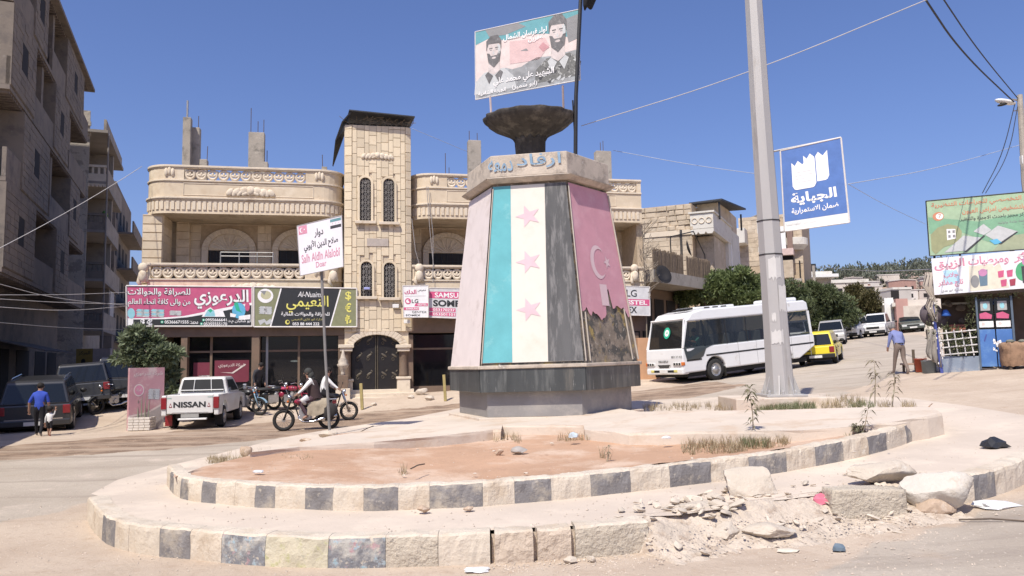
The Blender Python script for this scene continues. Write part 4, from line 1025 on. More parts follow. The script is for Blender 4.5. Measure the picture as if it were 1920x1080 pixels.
# urn pedestal left of the gate
uu = upx(643, 740, 1.0); pd = MB(); b_ = VF.w(uu, .8, 0); zz = h(b_.x, b_.y)
ped = empty('urn_pedestal', (b_.x, b_.y, zz), R(VRZ), 'carved stone urn on a pedestal standing left of the black gate', 'pedestal')
MB().bx(-.28, .28, -.28, .28, -.1, .42).build('plinth', M_LIMEP, ped, bevel=.02); MB().bx(-.2, .2, -.2, .2, .422, .95).build('pedestal_block', M_BRN, ped, bevel=.02)
mb = MB(); mb.lathe([(.0, .952), (.14, .955), (.1, 1.02), (.12, 1.1), (.25, 1.28), (.3, 1.36), (.22, 1.42), (.24, 1.5), (.14, 1.62), (.08, 1.8), (.05, 1.92), (0, 1.95)], 16, fl=fl(.08, 8)); mb.v = [V3((q.x * .75, q.y * .75, q.z)) for q in mb.v]; mb.build('urn', M_STONE, ped, smooth=True)

# ------------------------------------------------------------ shop signs
def vsign(name, label, px, d, steps=()):
    """sign hung on the villa front: corners TL TR BR BL in pixels, plane distance d"""
    q = [VF.uz(*p, d) for p in px]; wv = [VF.w(a, d, b) for a, b in q]; o = wv[3].copy()
    e = empty(name, o, R(VRZ), label, 'shop sign'); rel = [V3((a - q[3][0], 0, b - q[3][1])) for a, b in q]
    return e, Board(e, rel[0], rel[1], rel[3], rel[2])
P_MG = W_('print_magenta', (.52, .10, .20)); P_BK = W_('print_black', (.028, .03, .032)); P_GN = W_('print_green', (.03, .42, .25)); P_CY = W_('print_cyan', (.28, .56, .62)); P_YL = W_('print_yellow', (.72, .66, .16)); P_OL = W_('print_olive', (.23, .235, .13)); P_GR = W_('print_mid_grey', (.36, .36, .35)); P_HOT = W_('print_pink', (.62, .10, .22))
M_WFR = mat('white_frame', (.62, .58, .54), .5)
e, B = vsign('money_exchange_sign', 'long pink and black exchange shop sign with Arabic lettering left of the black one', [(237, 536), (473, 538), (473, 612), (238, 612)], .25)
B.panel(P_MG, .25); B.frame(M_WFR, .035)
B.poly([(.006, .80), (.25, .79), (.45, .74), (.7, .58), (.994, .40), (.994, .985), (.006, .985)], P_W, 1)
B.poly([(.05, .985), (.05, .83), (.3, .82), (.48, .77), (.72, .64), (.994, .46), (.994, .985)], P_BK, 2)
for (t, a, b, c, d, l) in (('الدرعوزي', .53, .07, .97, .56, .025), ('للصرافة والحوالات', .01, .05, .5, .26, .012), ('من والى كافة انحاء العالم', .01, .31, .5, .52, .01)):
    B.text(t, a - .004, b + .012, c - .004, d + .012, P_BK, 3, l + .02); B.text(t, a, b, c, d, P_W, 4, l)
B.text('05366671555', .295, .85, .485, .93, P_W, 4, .02); B.text('محمد:', .495, .86, .56, .94, P_W, 4, .01); B.text('0955666641', .62, .80, .79, .875, P_W, 4, .02); B.text('05355555170', .605, .90, .795, .975, P_W, 4, .02); B.text('ابو شعبان م.د:', .80, .82, .99, .93, P_W, 4, .01)
B.text('€', .155, .82, .2, .97, P_W, 4, .05); B.text('$', .105, .82, .14, .97, P_W, 4, .05)
for u, v in ((.275, .89), (.605, .84), (.588, .935)): B.poly(disc(u, v, .012, .035, 12), P_GN, 4); B.poly(disc(u, v, .006, .018, 8), P_W, 5)
def notes(B, u, v, s, tv, l=3, c=None):
    for k in range(4):
        y = v + tv * (.5 - .28 * k); B.poly([(u - s, y + tv * .1), (u - s * .7, y - tv * .22), (u + s, y - tv * .12), (u + s * .8, y + tv * .24)], c or (P_CY if k % 2 else P_LG), l + k)
        B.rect(u - s * .2, y - tv * .15, u + s * .25, y + tv * .16, P_W, l + k)
for u in (.125, .24): notes(B, u, .66, .055, .16)
notes(B, .38, .66, .05, .1, 3, P_LG); B.poly(disc(.035, .68, .03, .13, 14), P_CY, 3)
B.poly([(.59, .76), (.62, .6), (.66, .52), (.70, .62), (.76, .6), (.78, .76)], P_W, 5); B.poly([(.61, .75), (.64, .58), (.69, .6), (.7, .75)], P_CY, 6); B.poly([(.64, .6), (.66, .55), (.68, .6), (.66, .66)], P_GN, 7)
B.poly(disc(.89, .6, .055, .2, 20), W_('print_blue', (.12, .42, .62)), 5); B.poly([(.85, .42), (.88, .38), (.9, .6), (.92, .66), (.87, .6)], P_GN, 6); B.poly(disc(.96, .5, .02, .12, 12), P_MG, 6); B.poly([(.82, .66), (.87, .7), (.86, .77), (.82, .76)], P_W, 6); B.poly([(.89, .74), (.985, .7), (.985, .82), (.89, .84)], P_W, 6)
e, B = vsign('money_exchange_sign', 'black exchange shop sign with yellow Arabic script and currency symbols', [(476, 538), (669, 541), (669, 613), (476, 613)], .28)
B.panel(P_OL, .28); B.frame(M_WFR, .035)
B.poly([(.26, .01), (.83, .01), (.73, .99), (.155, .99)], P_BK, 1)
B.poly([(.255, .01), (.268, .01), (.165, .99), (.15, .99)], P_W, 2); B.poly([(.835, .01), (.848, .01), (.742, .99), (.728, .99)], P_W, 2)
B.text('Al-Nuaimi', .42, .1, .66, .24, P_W, 4, .0, shear=.3); B.text('النعيمي', .31, .2, .72, .64, P_YL, 4, .01); B.text('للصرافة والحوالات المالية', .26, .62, .73, .74, P_W, 4, .015)
B.text('ادارة: ابو غازي النعيمي', .36, .775, .66, .86, W_('print_ochre', (.5, .45, .16)), 4, .005); B.text('053 88 444 222', .37, .885, .63, .96, P_W, 4, .02); B.poly(disc(.32, .88, .022, .06, 14), P_YL, 4); B.poly(disc(.325, .87, .012, .035, 10), P_BK, 5)
for t, v in (('$', .08), ('€', .38), ('₺', .69)): B.text(t, .885, v, .945, v + .24, P_YL, 4, .02)
B.poly(disc(.11, .22, .075, .18, 22), P_W, 3); B.poly(disc(.115, .2, .05, .11, 16), W_('print_globe', (.5, .47, .3)), 4); B.poly([(.06, .1), (.12, .09), (.1, .2)], P_G, 5)
notes(B, .11, .57, .065, .16, 3, P_LG); B.poly([(.04, .84), (.1, .8), (.12, .86), (.16, .79), (.17, .9), (.12, .95), (.1, .88), (.06, .96)], P_LG, 3)
# appliance shop signs
e, B = vsign('appliance_sign', 'white appliance shop sign panel with a pink round emblem beside the black gate', [(755, 536), (803, 535), (803, 595), (757, 595)], .75)
B.panel(P_W, .12); B.frame(M_WFR, .02)
B.text('الدك', .06, .13, .53, .27, P_MG, 3, .03); B.text('معرض', .58, .12, .9, .19, P_BK, 3, .01); B.rect(.08, .325, .9, .335, P_GR, 2)
B.poly(disc(.19, .49, .12, .095, 20), P_HOT, 3); B.text('LG', .34, .43, .6, .55, P_BK, 3, .015); B.poly(crescent(.19, .49, .08, .06, 12)[:17], P_W, 4)
B.poly([(.44, .65), (.49, .56), (.995, .56), (.995, .65)], P_HOT, 3); B.text('VESTEL', .56, .575, .95, .635, P_W, 4, .02)
B.rect(.005, .685, .62, .77, P_HOT, 3); B.text('SAMSUNG', .1, .7, .6, .755, P_W, 4, .03); B.text('GENTEX', .34, .8, .93, .87, P_BK, 3, .0); B.text('SOMEX', .08, .905, .68, .965, P_BK, 3, .01)
e, B = vsign('appliance_sign', 'pale appliance shop sign with red bands and phone numbers partly behind the monument', [(804, 540), (882, 541), (882, 598), (804, 595)], .55)
B.panel(mat('print_paper', (.60, .59, .58), .6), .12); B.frame(M_WFR, .02)
B.rect(.01, .12, .72, .345, P_HOT, 2); B.text('SAMSUNG', .14, .15, .99, .32, P_W, 4, .02); B.text('SOMEX', .1, .4, .95, .62, P_BK, 3, .04)
B.rect(.005, .67, .64, .79, P_HOT, 2); B.rect(.005, .82, .64, .94, P_HOT, 2); B.text('053170237', .1, .685, .62, .775, P_W, 3, .02); B.text('053501101', .1, .835, .62, .925, P_W, 3, .02)
e, B = vsign('appliance_sign', 'white appliance sign with one red band hanging behind the bus front', [(1130, 535), (1218, 538), (1219, 592), (1130, 590)], .5)
B.panel(mat('print_paper', (.60, .59, .58), .6), .12); B.frame(M_WFR, .02)
B.text('LG', .5, .12, .72, .36, P_BK, 3, .01); B.rect(.005, .44, .99, .66, P_HOT, 2); B.text('VESTEL', .38, .475, .94, .63, P_W, 4, .03); B.text('GENTEX', .1, .7, .72, .92, P_BK, 3, .02)
# small white lamp boxes on the front
for px, py, d in ((742, 574, .25), (763, 603, .35)):
    u, z = VF.uz(px, py, d); MB().box((u, -d, z), (.26, .12, .16)).build('floodlight', M_WHITE, vl, bevel=.02)
u, z = VF.uz(688, 541, .3); MB().box((u, -.3, z), (.24, .16, .1)).build('security_camera', mat('lilac_plastic', (.32, .34, .6), .5), vl, bevel=.02)
# cables down the right wing
mb = MB()
for a, b, c in (((772, 410), (779, 470), (786, 495)), ((800, 350), (806, 430), (813, 500)), ((803, 350), (812, 440), (812, 530))):
    mb.tube([V3((VF.uz(*q, .12)[0], -.12, VF.uz(*q, .12)[1])) for q in (a, b, c)], .014, 4)
mb.build('hanging_cable', mat('grey_cable', (.33, .31, .3), .7), vl)
# ------------------------------------------------------------ left street: two concrete blocks in shade
SRZ = math.degrees(math.atan2(.928, -.371))                    # street direction, away from the camera
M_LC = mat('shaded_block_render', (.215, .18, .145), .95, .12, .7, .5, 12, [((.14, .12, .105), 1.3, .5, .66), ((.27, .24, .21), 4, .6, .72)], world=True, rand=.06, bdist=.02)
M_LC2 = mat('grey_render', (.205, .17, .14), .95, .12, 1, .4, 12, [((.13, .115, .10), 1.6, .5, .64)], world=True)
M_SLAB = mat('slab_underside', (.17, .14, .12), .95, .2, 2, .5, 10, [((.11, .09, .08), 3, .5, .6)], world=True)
M_OPEN = mat('dark_opening', (.02, .018, .017), .9)
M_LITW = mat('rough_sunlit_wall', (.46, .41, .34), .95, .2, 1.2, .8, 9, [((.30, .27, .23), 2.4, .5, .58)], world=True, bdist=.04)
class SF:
    """street-side building frame: local x runs along the street away from the camera, -y faces the street"""
    def __init__(s, o, rz): s.o = V3(o); s.rz = R(rz)
def block(name, label, O, rz, length, depth, top, m, levels, parts=True):
    e = empty(name, O, rz, label, 'building'); return e
L1 = empty('apartment_block', (-24, 43, 0), R(SRZ), 'tall grey concrete apartment block with long balconies at the left edge', 'building')
# local frame here: +x along street away, local +y = left of that = away from the street; so the street side is -y
def lvl_beams(mb, x0, x1, y0, y1, z, n, dz=.09, w_=.16):
    for k in range(n):
        x = x0 + (x1 - x0) * (k + .5) / n; mb.bx(x - w_ / 2, x + w_ / 2, y0, y1, z - dz, z - .001)
lev = [5.3, 8.4, 11.6, 14.75]
WY = 1.15
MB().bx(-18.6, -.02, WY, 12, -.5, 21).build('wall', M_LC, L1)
for li, z in enumerate(lev + [17.85]):
    roof = z > 17
    MB().bx(-18.6, .0 if not roof else .35, -.0 if not roof else -.25, WY - .002, z - .16, z).build('balcony_slab', M_LC2, L1)
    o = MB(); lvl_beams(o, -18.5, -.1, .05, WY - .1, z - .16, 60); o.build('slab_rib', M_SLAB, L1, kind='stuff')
    if roof: break
    segs = {5.3: [(-18.6, -9.2), (-8.2, 0)], 8.4: [(-18.6, -11.8), (-10.6, -.0)], 11.6: [(-18.6, -7.4), (-6, 0)], 14.75: [(-18.6, -12.5), (-11.2, -4.2), (-3.4, 0)]}[z]
    for a, b in segs:
        MB().bx(a, b, 0, .14, z + .002, z + 1.02).build('parapet', M_LC, L1, bevel=.01)
        MB().bx(b - .14, b, .142, WY - .002, z + .002, z + 1.02).build('parapet_return', M_LC, L1)
    for k, x in enumerate([-17.2, -14.6, -12.2, -9.6, -7.4, -4.6, -2.0]):
        w_ = (1.5, .9, 1.7, .8, 1.6, .9, 1.1)[(k + li) % 7]; zz = z + (.0 if (k + li) % 2 else .95)
        op = MB().bx(x - w_ / 2, x + w_ / 2, WY - .012, WY + .1, max(zz, z + .01), z + 2.25).build('window', M_OPEN, L1)
        if zz > z + .5: MB().bx(x - w_ / 2 - .06, x + w_ / 2 + .06, WY - .12, WY - .013, zz - .07, zz - .002).build('sill', M_LC2, op)
    # bays closed off at the balcony front, with a small window each
    for a, b in {5.3: [(-18.6, -13.6), (-8.9, -5.4)], 8.4: [(-16.4, -11.2), (-5.6, -2.4)], 11.6: [(-18.6, -14.6), (-10.4, -6.6)], 14.75: [(-15.2, -12.6), (-7.8, -2.2)]}[z]:
        bw_ = MB().bx(a, b, -.03, WY - .004, z + .004, z + 2.92).build('closed_bay', M_LC, L1)
        masonry(L1, M_LC, a + .02, b - .02, z + .02, z + 2.9, .03, .62, .26, 'block', [((a + b) / 2 - .5, (a + b) / 2 + .5, z + 1.0, z + 2.2)], proud=.02, gap=.02, maxn=70)
        op = MB().bx((a + b) / 2 - .45, (a + b) / 2 + .45, -.045, .0, z + 1.05, z + 2.15).build('window', M_OPEN, bw_)
    for x in ((-12.9, -4.9), (-9.6, -1.6), (-12.2, -5.0), (-10.2, -1.7))[li % 4]:
        MB().bx(x - .2, x + .2, .16, WY - .002, z + .002, z + 2.9).build('pier', M_LC, L1)
# ground storey: shutters, awning
for x in (-16.5, -12.6, -8.6, -4.6, -1.4):
    w_ = 2.6; op = MB().bx(x - w_ / 2, x + w_ / 2, WY - .02, WY + .05, .1, 2.7).build('shop_shutter', M_OPEN, L1)
MB().add([(-14, -.6, 2.55), (-7.2, -.6, 2.55), (-7.2, WY, 3.0), (-14, WY, 3.0), (-14, -.6, 2.6), (-7.2, -.6, 2.6), (-7.2, WY, 3.05), (-14, WY, 3.05)], [(0, 1, 2, 3), (7, 6, 5, 4), (0, 4, 5, 1), (1, 5, 6, 2), (3, 7, 4, 0), (2, 6, 7, 3)]).build('awning', mat('brown_awning', (.13, .11, .10), .9), L1)
MB().tube([(-3.2, .05, 17.9), (-3.2, -.02, 15.8)], .03, 5).build('drain_pipe', M_BLKM, L1)
for x, z in ((-12.9, 9.5), (-7.5, 12.7), (-14.2, 12.6)): MB().box((x, .3, z + .1), (.5, .3, .35)).build('bundle', M_DARK, L1)
# unseen low block, added beyond the left edge to shade the parked cars
shade_blk = MB().bx(-44, -18.7, .2, 9, -.5, 4.0).build('unseen_shade_block', M_LC2, L1)

# second block beyond, its near end catching the sun
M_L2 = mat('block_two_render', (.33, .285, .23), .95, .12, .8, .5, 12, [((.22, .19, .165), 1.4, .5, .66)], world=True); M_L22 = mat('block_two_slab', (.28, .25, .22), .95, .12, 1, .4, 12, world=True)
L2 = empty('apartment_block', (-25.2, 45.6, 0), R(SRZ), 'second concrete block up the left street, with rough end wall and scalloped balcony', 'building')
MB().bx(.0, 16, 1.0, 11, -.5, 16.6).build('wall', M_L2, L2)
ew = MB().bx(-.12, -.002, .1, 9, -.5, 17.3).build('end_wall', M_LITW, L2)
zs_ = 16.9
for k in range(18):                                            # ragged end courses at the parapet
    for r_ in range(3): inst('block', ub(M_LITW, .05, .02), (-.14, .25 + k * .45 + (r_ % 2) * .2, 15.9 + r_ * .3), (.14, .42, .27), parent=ew)
B2 = [4.2, 7.15, 10.1, 13.05]
MB().bx(-.4, 9.5, -.9, .998, 15.95, 16.12).build('roof_slab', M_L22, L2); MB().bx(-.3, 9.3, -.8, -.66, 16.122, 16.8).build('parapet', M_L2, L2)
for li, z in enumerate(B2):
    x1 = 9.5 if li % 2 == 1 else 8
    MB().bx(0, x1, -.85, .998, z - .16, z).build('balcony_slab', M_L22, L2)
    pm = M_LIMEP if z > 12.5 else M_LC
    MB().bx(0.002, .16, -.85, .998, z + .002, z + .45).build('parapet_panel', pm, L2)
    MB().bx(.0, .2, -.9, .998, z + .85, z + 1.0).build('rail_cap', pm, L2)
    for k in range(6): inst('baluster', ub(pm, .1), (.09, -.75 + k * .32, z + .65), (.1, .12, .4), parent=L2)
    MB().bx(.162, x1, -.85, -.7, z + .002, z + 1.0).build('parapet', M_L2, L2)
    if z > 12.5:
        sc_ = MB(); n = 9
        for k in range(n): sc_.prism([(-.85 + 1.84 * k / n, z - .161), (-.85 + 1.84 * (k + 1) / n, z - .161), (-.85 + 1.84 * (k + .8) / n, z - .34), (-.85 + 1.84 * (k + .2) / n, z - .34)], -.02, .12, 'x')
        sc_.build('scalloped_edge', pm, L2)
    for k, x in enumerate((1.2, 3.6, 6.1, 11, 13.4)):
        w_ = 1.1 if k != 1 else 1.7; zz = z + (.95 if k > 2 else .01)
        op = MB().bx(x - w_ / 2, x + w_ / 2, .985, 1.1, zz, z + 2.2).build('window', M_OPEN, L2)
        if k > 2:
            for sx in (-1, 1): MB().box((x + sx * (w_ / 2 + .3), .7, z + 1.6), (.04, .62, 1.25), rz=sx * .5).build('shutter', M_L22, op)
            MB().bx(x - .65, x + .65, .8, .984, zz - .12, zz - .002).build('sill', M_L22, op)
    MB().bx(4.8, 5.2, -.7, .998, z + .002, z + 2.78).build('pier', M_L2, L2)
MB().bx(5.4, 7.6, -.72, -.68, 4.9, 6.9).build('white_curtain', mat('dusty_white_cloth', (.5, .48, .45), .9), L2)
MB().tube([(.02, -.9, 0), (.02, -.9, 15.9)], .05, 6).build('drain_pipe', M_L22, L2)
for k, c in enumerate(((.10, .22, .06), (.5, .42, .05), (.08, .16, .05))): MB().ball((.5 + .5 * k, -.75, B2[2] + 1.12), (.18, .12, .14), 8, 5).build('potted_flowers', mat('flower_%d' % k, c, .8), L2, smooth=True)
MB().tube([(.0, -.9, 16), (1.5, -.75, 14.2), (2.2, -.6, 14)], .04, 5).build('awning_stay', M_WHITE, L2)
# yellow and white box sign on its first floor
u0 = at(143, 655, 42); u1 = at(174, 655, 42); u2 = at(207, 655, 42)
e = empty('box_sign', (u0.x, 42, at(150, 690, 42).z), 0, 'dim yellow and white projecting shop sign in the shaded left street', 'shop sign')
z0, z1 = 0, at(150, 654, 42).z - at(150, 690, 42).z
MB().bx(0, u1.x - u0.x, 0, .2, z0, z1).build('yellow_panel', mat('dull_yellow', (.36, .25, .07), .6), e); MB().bx(u1.x - u0.x + .01, u2.x - u0.x, 0, .2, z0, z1).build('white_panel', mat('dull_white', (.5, .42, .38), .6), e)
Bq = Board(e, (0, 0, z1), (u1.x - u0.x, 0, z1), (0, 0, z0)); Bq.text('المركز', .15, .12, .85, .35, P_BK, 1); Bq.poly(disc(.45, .68, .14, .16, 14), P_BK, 1)
# third plain block closing the street
L3 = empty('apartment_block', (-31.2, 61.5, 0), R(SRZ), 'far grey concrete block behind the cream villa corner, with open shutters', 'building')
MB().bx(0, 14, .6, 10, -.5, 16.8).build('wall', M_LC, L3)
for z in (4, 7, 10, 13):
    MB().bx(2, 12, -.6, .598, z - .15, z).build('balcony_slab', M_LC2, L3); MB().bx(2, 12, -.6, -.48, z + .002, z + .95).build('parapet', M_LC, L3)
    for x in (1, 4, 7, 10): MB().bx(x - .6, x + .6, .58, .7, z + .9, z + 2.2).build('window', M_OPEN, L3)

# ------------------------------------------------------------ right street buildings
M_RUB = mat('rubble_limestone', (.52, .43, .32), .9, .12, 1.2, .7, 10, [((.38, .31, .23), 2.6, .52, .64), ((.60, .53, .43), 1.1, .55, .7)], world=True, rand=.14, bdist=.03)
M_PLAS = mat('pale_plaster', (.60, .57, .51), .9, .08, 1, .2, 14, [((.45, .41, .35), 1.8, .55, .68)], world=True)
c0 = at(1303, 560, 44)
B3 = Frame((c0.x, c0.y, 0), -25)
r1 = empty('rubble_stone_building', (c0.x, c0.y, 0), R(-25), 'rough rubble stone building with a white boxed balcony and dark roof canopy behind the bus', 'building')
q = lambda px, py, d=0: B3.uz(px, py, d)
ul = q(1199, 450)[0] - 1.5; zt = q(1300, 381)[1]; zb = h(c0.x, c0.y)
ul2 = q(1255, 380)[0]
MB().bx(ul, 0, .0, 9, zb - 1, zt).build('wall', M_MORT, r1)
zmid = q(1290, 440)[1]
masonry(r1, M_RUB, ul, -.02, zmid + .3, zt, 0, .55, .27, 'rubble_stone', rough=.9, jit=.06, proud=.05, maxn=290, gap=.03, bev=.12)
masonry(r1, M_RUB, ul, -.02, zmid - 3.6, zmid, 0, .7, .3, 'wall_stone', rough=.3, proud=.03, maxn=200, gap=.015)
MB().bx(ul, .1, -.1, .1, zmid + .002, zmid + .298).build('string_course', M_LIMEP, r1)
# street side: lower room, recess, balconies
ua, za = q(1302, 452, 1.0); 
SX = 1.05
MB().bx(.0, SX + .0, 0.8, 9, zb - 1, zmid - .05).build('lower_room', M_RUB, r1); masonry(r1, M_RUB, .05, SX - .05, zmid - 3.4, zmid - .1, -.79, .6, .3, 'room_stone', proud=.03, maxn=60)
MB().bx(.0, .25, 1.2, 9, zmid, zt - .3).build('side_wall', M_RUB, r1); MB().bx(.3, 1.25, 4.6, 9, zb - 1, zmid + 1).build('recess_wall', M_PLAS, r1)
MB().bx(.0, 1.2, 1.6, 8.5, zt - 1.0, zt + .4).build('stair_room', M_RUB, r1)
for (x0, x1, y0, y1, zb_, zt_) in ((.0, 1.3, -.5, 5.6, q(1310, 434, .5)[1] - .02, q(1310, 400, .5)[1]),):
    b = MB().bx(x0, x1, y0, y1, zb_, zb_ + .16).build('balcony_slab', M_PLAS, r1)
    MB().bx(x0, x1, y0, y0 + .12, zb_ + .17, zt_).build('panel', M_PLAS, b, bevel=.02); MB().bx(x1 - .12, x1, y0 + .13, y1, zb_ + .17, zt_).build('panel', M_PLAS, b, bevel=.02)
    for k in range(3): 
        u_ = x0 + .25 + k * .4; mb = MB(); mb.ring((u_, y0 - .02, (zb_ + zt_) / 2 + .1), .16, .03, 12, 5, M=Matrix.Rotation(R(90), 4, 'X')); mb.build('relief_ring', M_LIMEP, b)
    mb = MB()
    for k in range(3): mb.prism([(x0 + .433 * k, zb_ - .001), (x0 + .433 * (k + 1), zb_ - .001), (x0 + .433 * (k + .8), zb_ - .13), (x0 + .433 * (k + .2), zb_ - .13)], y0, y0 + .1)
    mb.build('scalloped_edge', M_PLAS, b)
    MB().bx(x0 - .08, x1 + .08, y0 - .08, y1, zt_ + .002, zt_ + .1).build('rail_cap', M_PLAS, b)
    MB().bx(1.15, 1.3, 5.4, 5.55, zb - 1, zb_ - .002).build('post', M_WHITE, r1)
cz = q(1340, 384, -2)[1]
MB().add([(-.3, .8, cz - .05), (1.6, .8, cz + .0), (2.2, 6, cz + .25), (-.1, 6, cz + .3)] + [(-.3, .8, cz + .05), (1.6, .8, cz + .1), (2.2, 6, cz + .35), (-.1, 6, cz + .4)], [(3, 2, 1, 0), (4, 5, 6, 7), (0, 1, 5, 4), (1, 2, 6, 5), (2, 3, 7, 6), (3, 0, 4, 7)]).build('roof_canopy', M_TIN, r1)
for x, y in ((-.2, 1), (1.4, 1), (1.9, 5.8), (.1, 5.8)): MB().bx(x - .05, x + .05, y - .05, y + .05, zt - .9, cz - .04).build('canopy_post', M_BLKM, r1)
# dark low shop row with reed fencing between the villa and the rubble building
d0 = at(1206, 560, 36.5); d1 = at(1300, 560, 41)
dl = (d1 - d0); ang = math.atan2(dl.y, dl.x); LN = math.hypot(dl.x, dl.y)
r2 = empty('terrace_shop', (d0.x, d0.y, 0), ang, 'low dark shop with a concrete terrace fenced by reed screens beside the villa', 'building')
D2 = Frame((d0.x, d0.y, 0), math.degrees(ang)); zb = h(d0.x, d0.y)
zT = D2.uz(1206, 506)[1]; zF = D2.uz(1206, 470)[1]
MB().bx(-.6, LN + .4, 0.9, 6, zb - .5, zT - .7).build('wall', M_BRN, r2)
MB().bx(-.6, LN + .6, -.9, 6, zT - .68, zT - .1).build('terrace_slab', M_CONC, r2)
for k in range(5): MB().bx(.2 + k * 1.35, 1.2 + k * 1.35, .86, .92, zb, zT - 1.2).build('door', M_OPEN, r2)
M_REED = mat('reed', (.19, .145, .105), .95, .3, 6, .4, 30, rand=.2)
for a, b in ((-.5, LN * .48), (LN * .56, LN + .4)):
    mb = MB(); n = int((b - a) / .035)
    for k in range(n):
        x = a + (b - a) * k / n + rnd.uniform(-.01, .01); mb.bx(x - .014, x + .014, -.85 + rnd.uniform(-.02, .02), -.82 + rnd.uniform(0, .02), zT - .1, zT + .85 + rnd.uniform(-.08, .1))
    o = mb.build('reed_screen', M_REED, r2, kind='stuff')
mb = MB(); x0 = LN * .5; 
for (a, b) in (((x0, zT - .1), (x0, zT + 2.2)), ((x0 + .15, zT - .1), (x0 + .15, zT + 2.2)), ((LN * .3, zT + 1.7), (x0 + 1.6, zT + 2.3)), ((x0 + 1.6, zT + 2.3), (LN + .1, zT + 1.2)), ((LN + .1, zT + 1.2), (LN + .1, zT - .1)), ((LN * .3, zT + 1.7), (LN * .3, zT - .1))): mb.tube([(a[0], -.7, a[1]), (b[0], -.7, b[1])], .03, 5)
mb.build('steel_frame', M_BLKM, r2)
dish = MB(); dish.lathe([(0, .0), (.25, .03), (.42, .1), (.43, .09), (.25, .01), (0, -.02)], 20, (x0 + 1.0, -.6, zT + 1.35), M=Matrix.Rotation(R(75), 4, 'X') @ Matrix.Rotation(R(20), 4, 'Y')); dish.build('dish', M_DARK, r2, smooth=True)
dish = MB(); dish.lathe([(0, .0), (.25, .03), (.45, .1), (.46, .09), (.25, .01), (0, -.02)], 20, (-.1, -1.1, zT - .35), M=Matrix.Rotation(R(70), 4, 'X') @ Matrix.Rotation(R(-20), 4, 'Y')); dish.build('dish', M_DARK, r2, smooth=True)
# dry climber on the villa's right corner
tw_ = empty('dry_climber', VF.w(uR - .1, .3, zg(uR)), 0, 'leafless dry climbing plant on the corner beside the reed fence', 'plant'); mb = MB()
for _ in range(60):
    z = rnd.uniform(3.2, 6.6); a = V3((rnd.uniform(-.15, .2), rnd.uniform(-.2, .1), z)); b = a + V3((rnd.uniform(-.3, .6), rnd.uniform(-.3, .2), rnd.uniform(.2, .6))); mb.tube([a, b], .012, 4)
mb.tube([(0, 0, 0), (.05, 0, 3), (0, 0, 6.5)], .03, 5); mb.build('twigs', mat('dry_twig', (.24, .20, .155), .9), tw_, kind='stuff')

# third: house with rounded roof balcony behind the lamp post
c4 = at(1510, 560, 57); B4 = Frame((c4.x, c4.y, 0), -25); zb = h(c4.x, c4.y)
r3 = empty('balcony_house', (c4.x, c4.y, 0), R(-25), 'pale stone house with a rounded roof balcony and solar panel behind the lamp post', 'building')
q = lambda px, py, d=0: B4.uz(px, py, d)
u0 = q(1385, 430)[0]; um = q(1412, 430)[0]; zt = q(1430, 405)[1]; z2 = q(1480, 470)[1]; zr = q(1450, 408)[1]
MB().bx(u0, 0, 0, 8, zb - 1, zt).build('wall', M_MORT, r3)
masonry(r3, M_RUB, u0, -.02, z2 - 1, zt, 0, .8, .36, 'wall_stone', [(u0 + 2.2, u0 + 3.6, z2 + .3, z2 + 2.6)], rough=.2, maxn=200)
bw = MB().bx(q(1420, 440)[0], q(1435, 440)[0], -.03, .05, z2 - .1, z2 + 2.6).build('tall_frame', M_PLAS, r3)
def pbx(name, p0, p1, d0, d1, m, par=r3):
    a_, t_ = q(p0[0], p0[1], d1); b_, l_ = q(p1[0], p1[1], d1); return MB().bx(a_, b_, -d1, -d0, l_, t_).build(name, m, par)
pbx('white_wall', (1455, 425), (1474, 466), 0, .9, M_WHITE); pbx('brown_bay', (1474.3, 425), (1487, 466), 0, .8, mat('brown_far', (.22, .15, .12), .8)); pbx('ledge', (1440, 468), (1488, 477), -.1, 1.0, mat('pink_ledge', (.55, .42, .38), .9)); pbx('window_strip', (1440, 478), (1487, 489), 0, .5, M_OPEN); pbx('lower_wall', (1440, 490), (1488, 520), -.1, .85, M_RUB)
u_, z_ = q(1489, 468, .3); mb = MB(); mb.lathe([(0, 0), (.6, .0), (.95, .35), (.95, .85), (.8, .9), (0, .6)], 28, (u_, .2, z_)); mb.build('round_balcony', M_PLAS, r3)
u_, z_ = q(1489, 505, .3); mb = MB()
for k in range(16): mb.tube([(u_ + .4, -.5 + k * .4, z_ - .7), (u_ + .4, -.5 + k * .4, z_ + .6)], .03, 4)
for zz in (-.7, 0, .6): mb.tube([(u_ + .4, -.5, z_ + zz), (u_ + .4, 5.5, z_ + zz)], .04, 4)
mb.build('railing', M_BLKM, r3); MB().bx(u_ - .4, u_ + .5, -.6, 5.6, z_ - .95, z_ - .71).build('balcony_slab', M_CONC, r3)
MB().add([(um - .5, 1, zt + .1), (um + 1.2, 1.0, zt + .7), (um + 1.2, 2.4, zt + .7), (um - .5, 2.4, zt + .1), (um - .5, 1, zt + .02), (um + 1.2, 1, zt + .62), (um + 1.2, 2.4, zt + .62), (um - .5, 2.4, zt + .02)], [(0, 1, 2, 3), (7, 6, 5, 4), (0, 4, 5, 1), (1, 5, 6, 2), (2, 6, 7, 3), (3, 7, 4, 0)]).build('solar_panel', mat('panel_grey', (.25, .26, .28), .3), r3)
bx0, bz0 = q(1378, 402)[0], 0
for (x0, x1, y0, y1, p0, p1) in ((q(1376, 430, 1)[0] - .2, q(1398, 430, 1)[0], -1.6, 4, 430, 458),):
    zz0, zz1 = q(1385, p1, 1)[1], q(1385, p0, 1)[1]; b = MB().bx(x0, x1, y0, y1, zz0, zz1).build('boxed_balcony', M_PLAS, r3, bevel=.03)

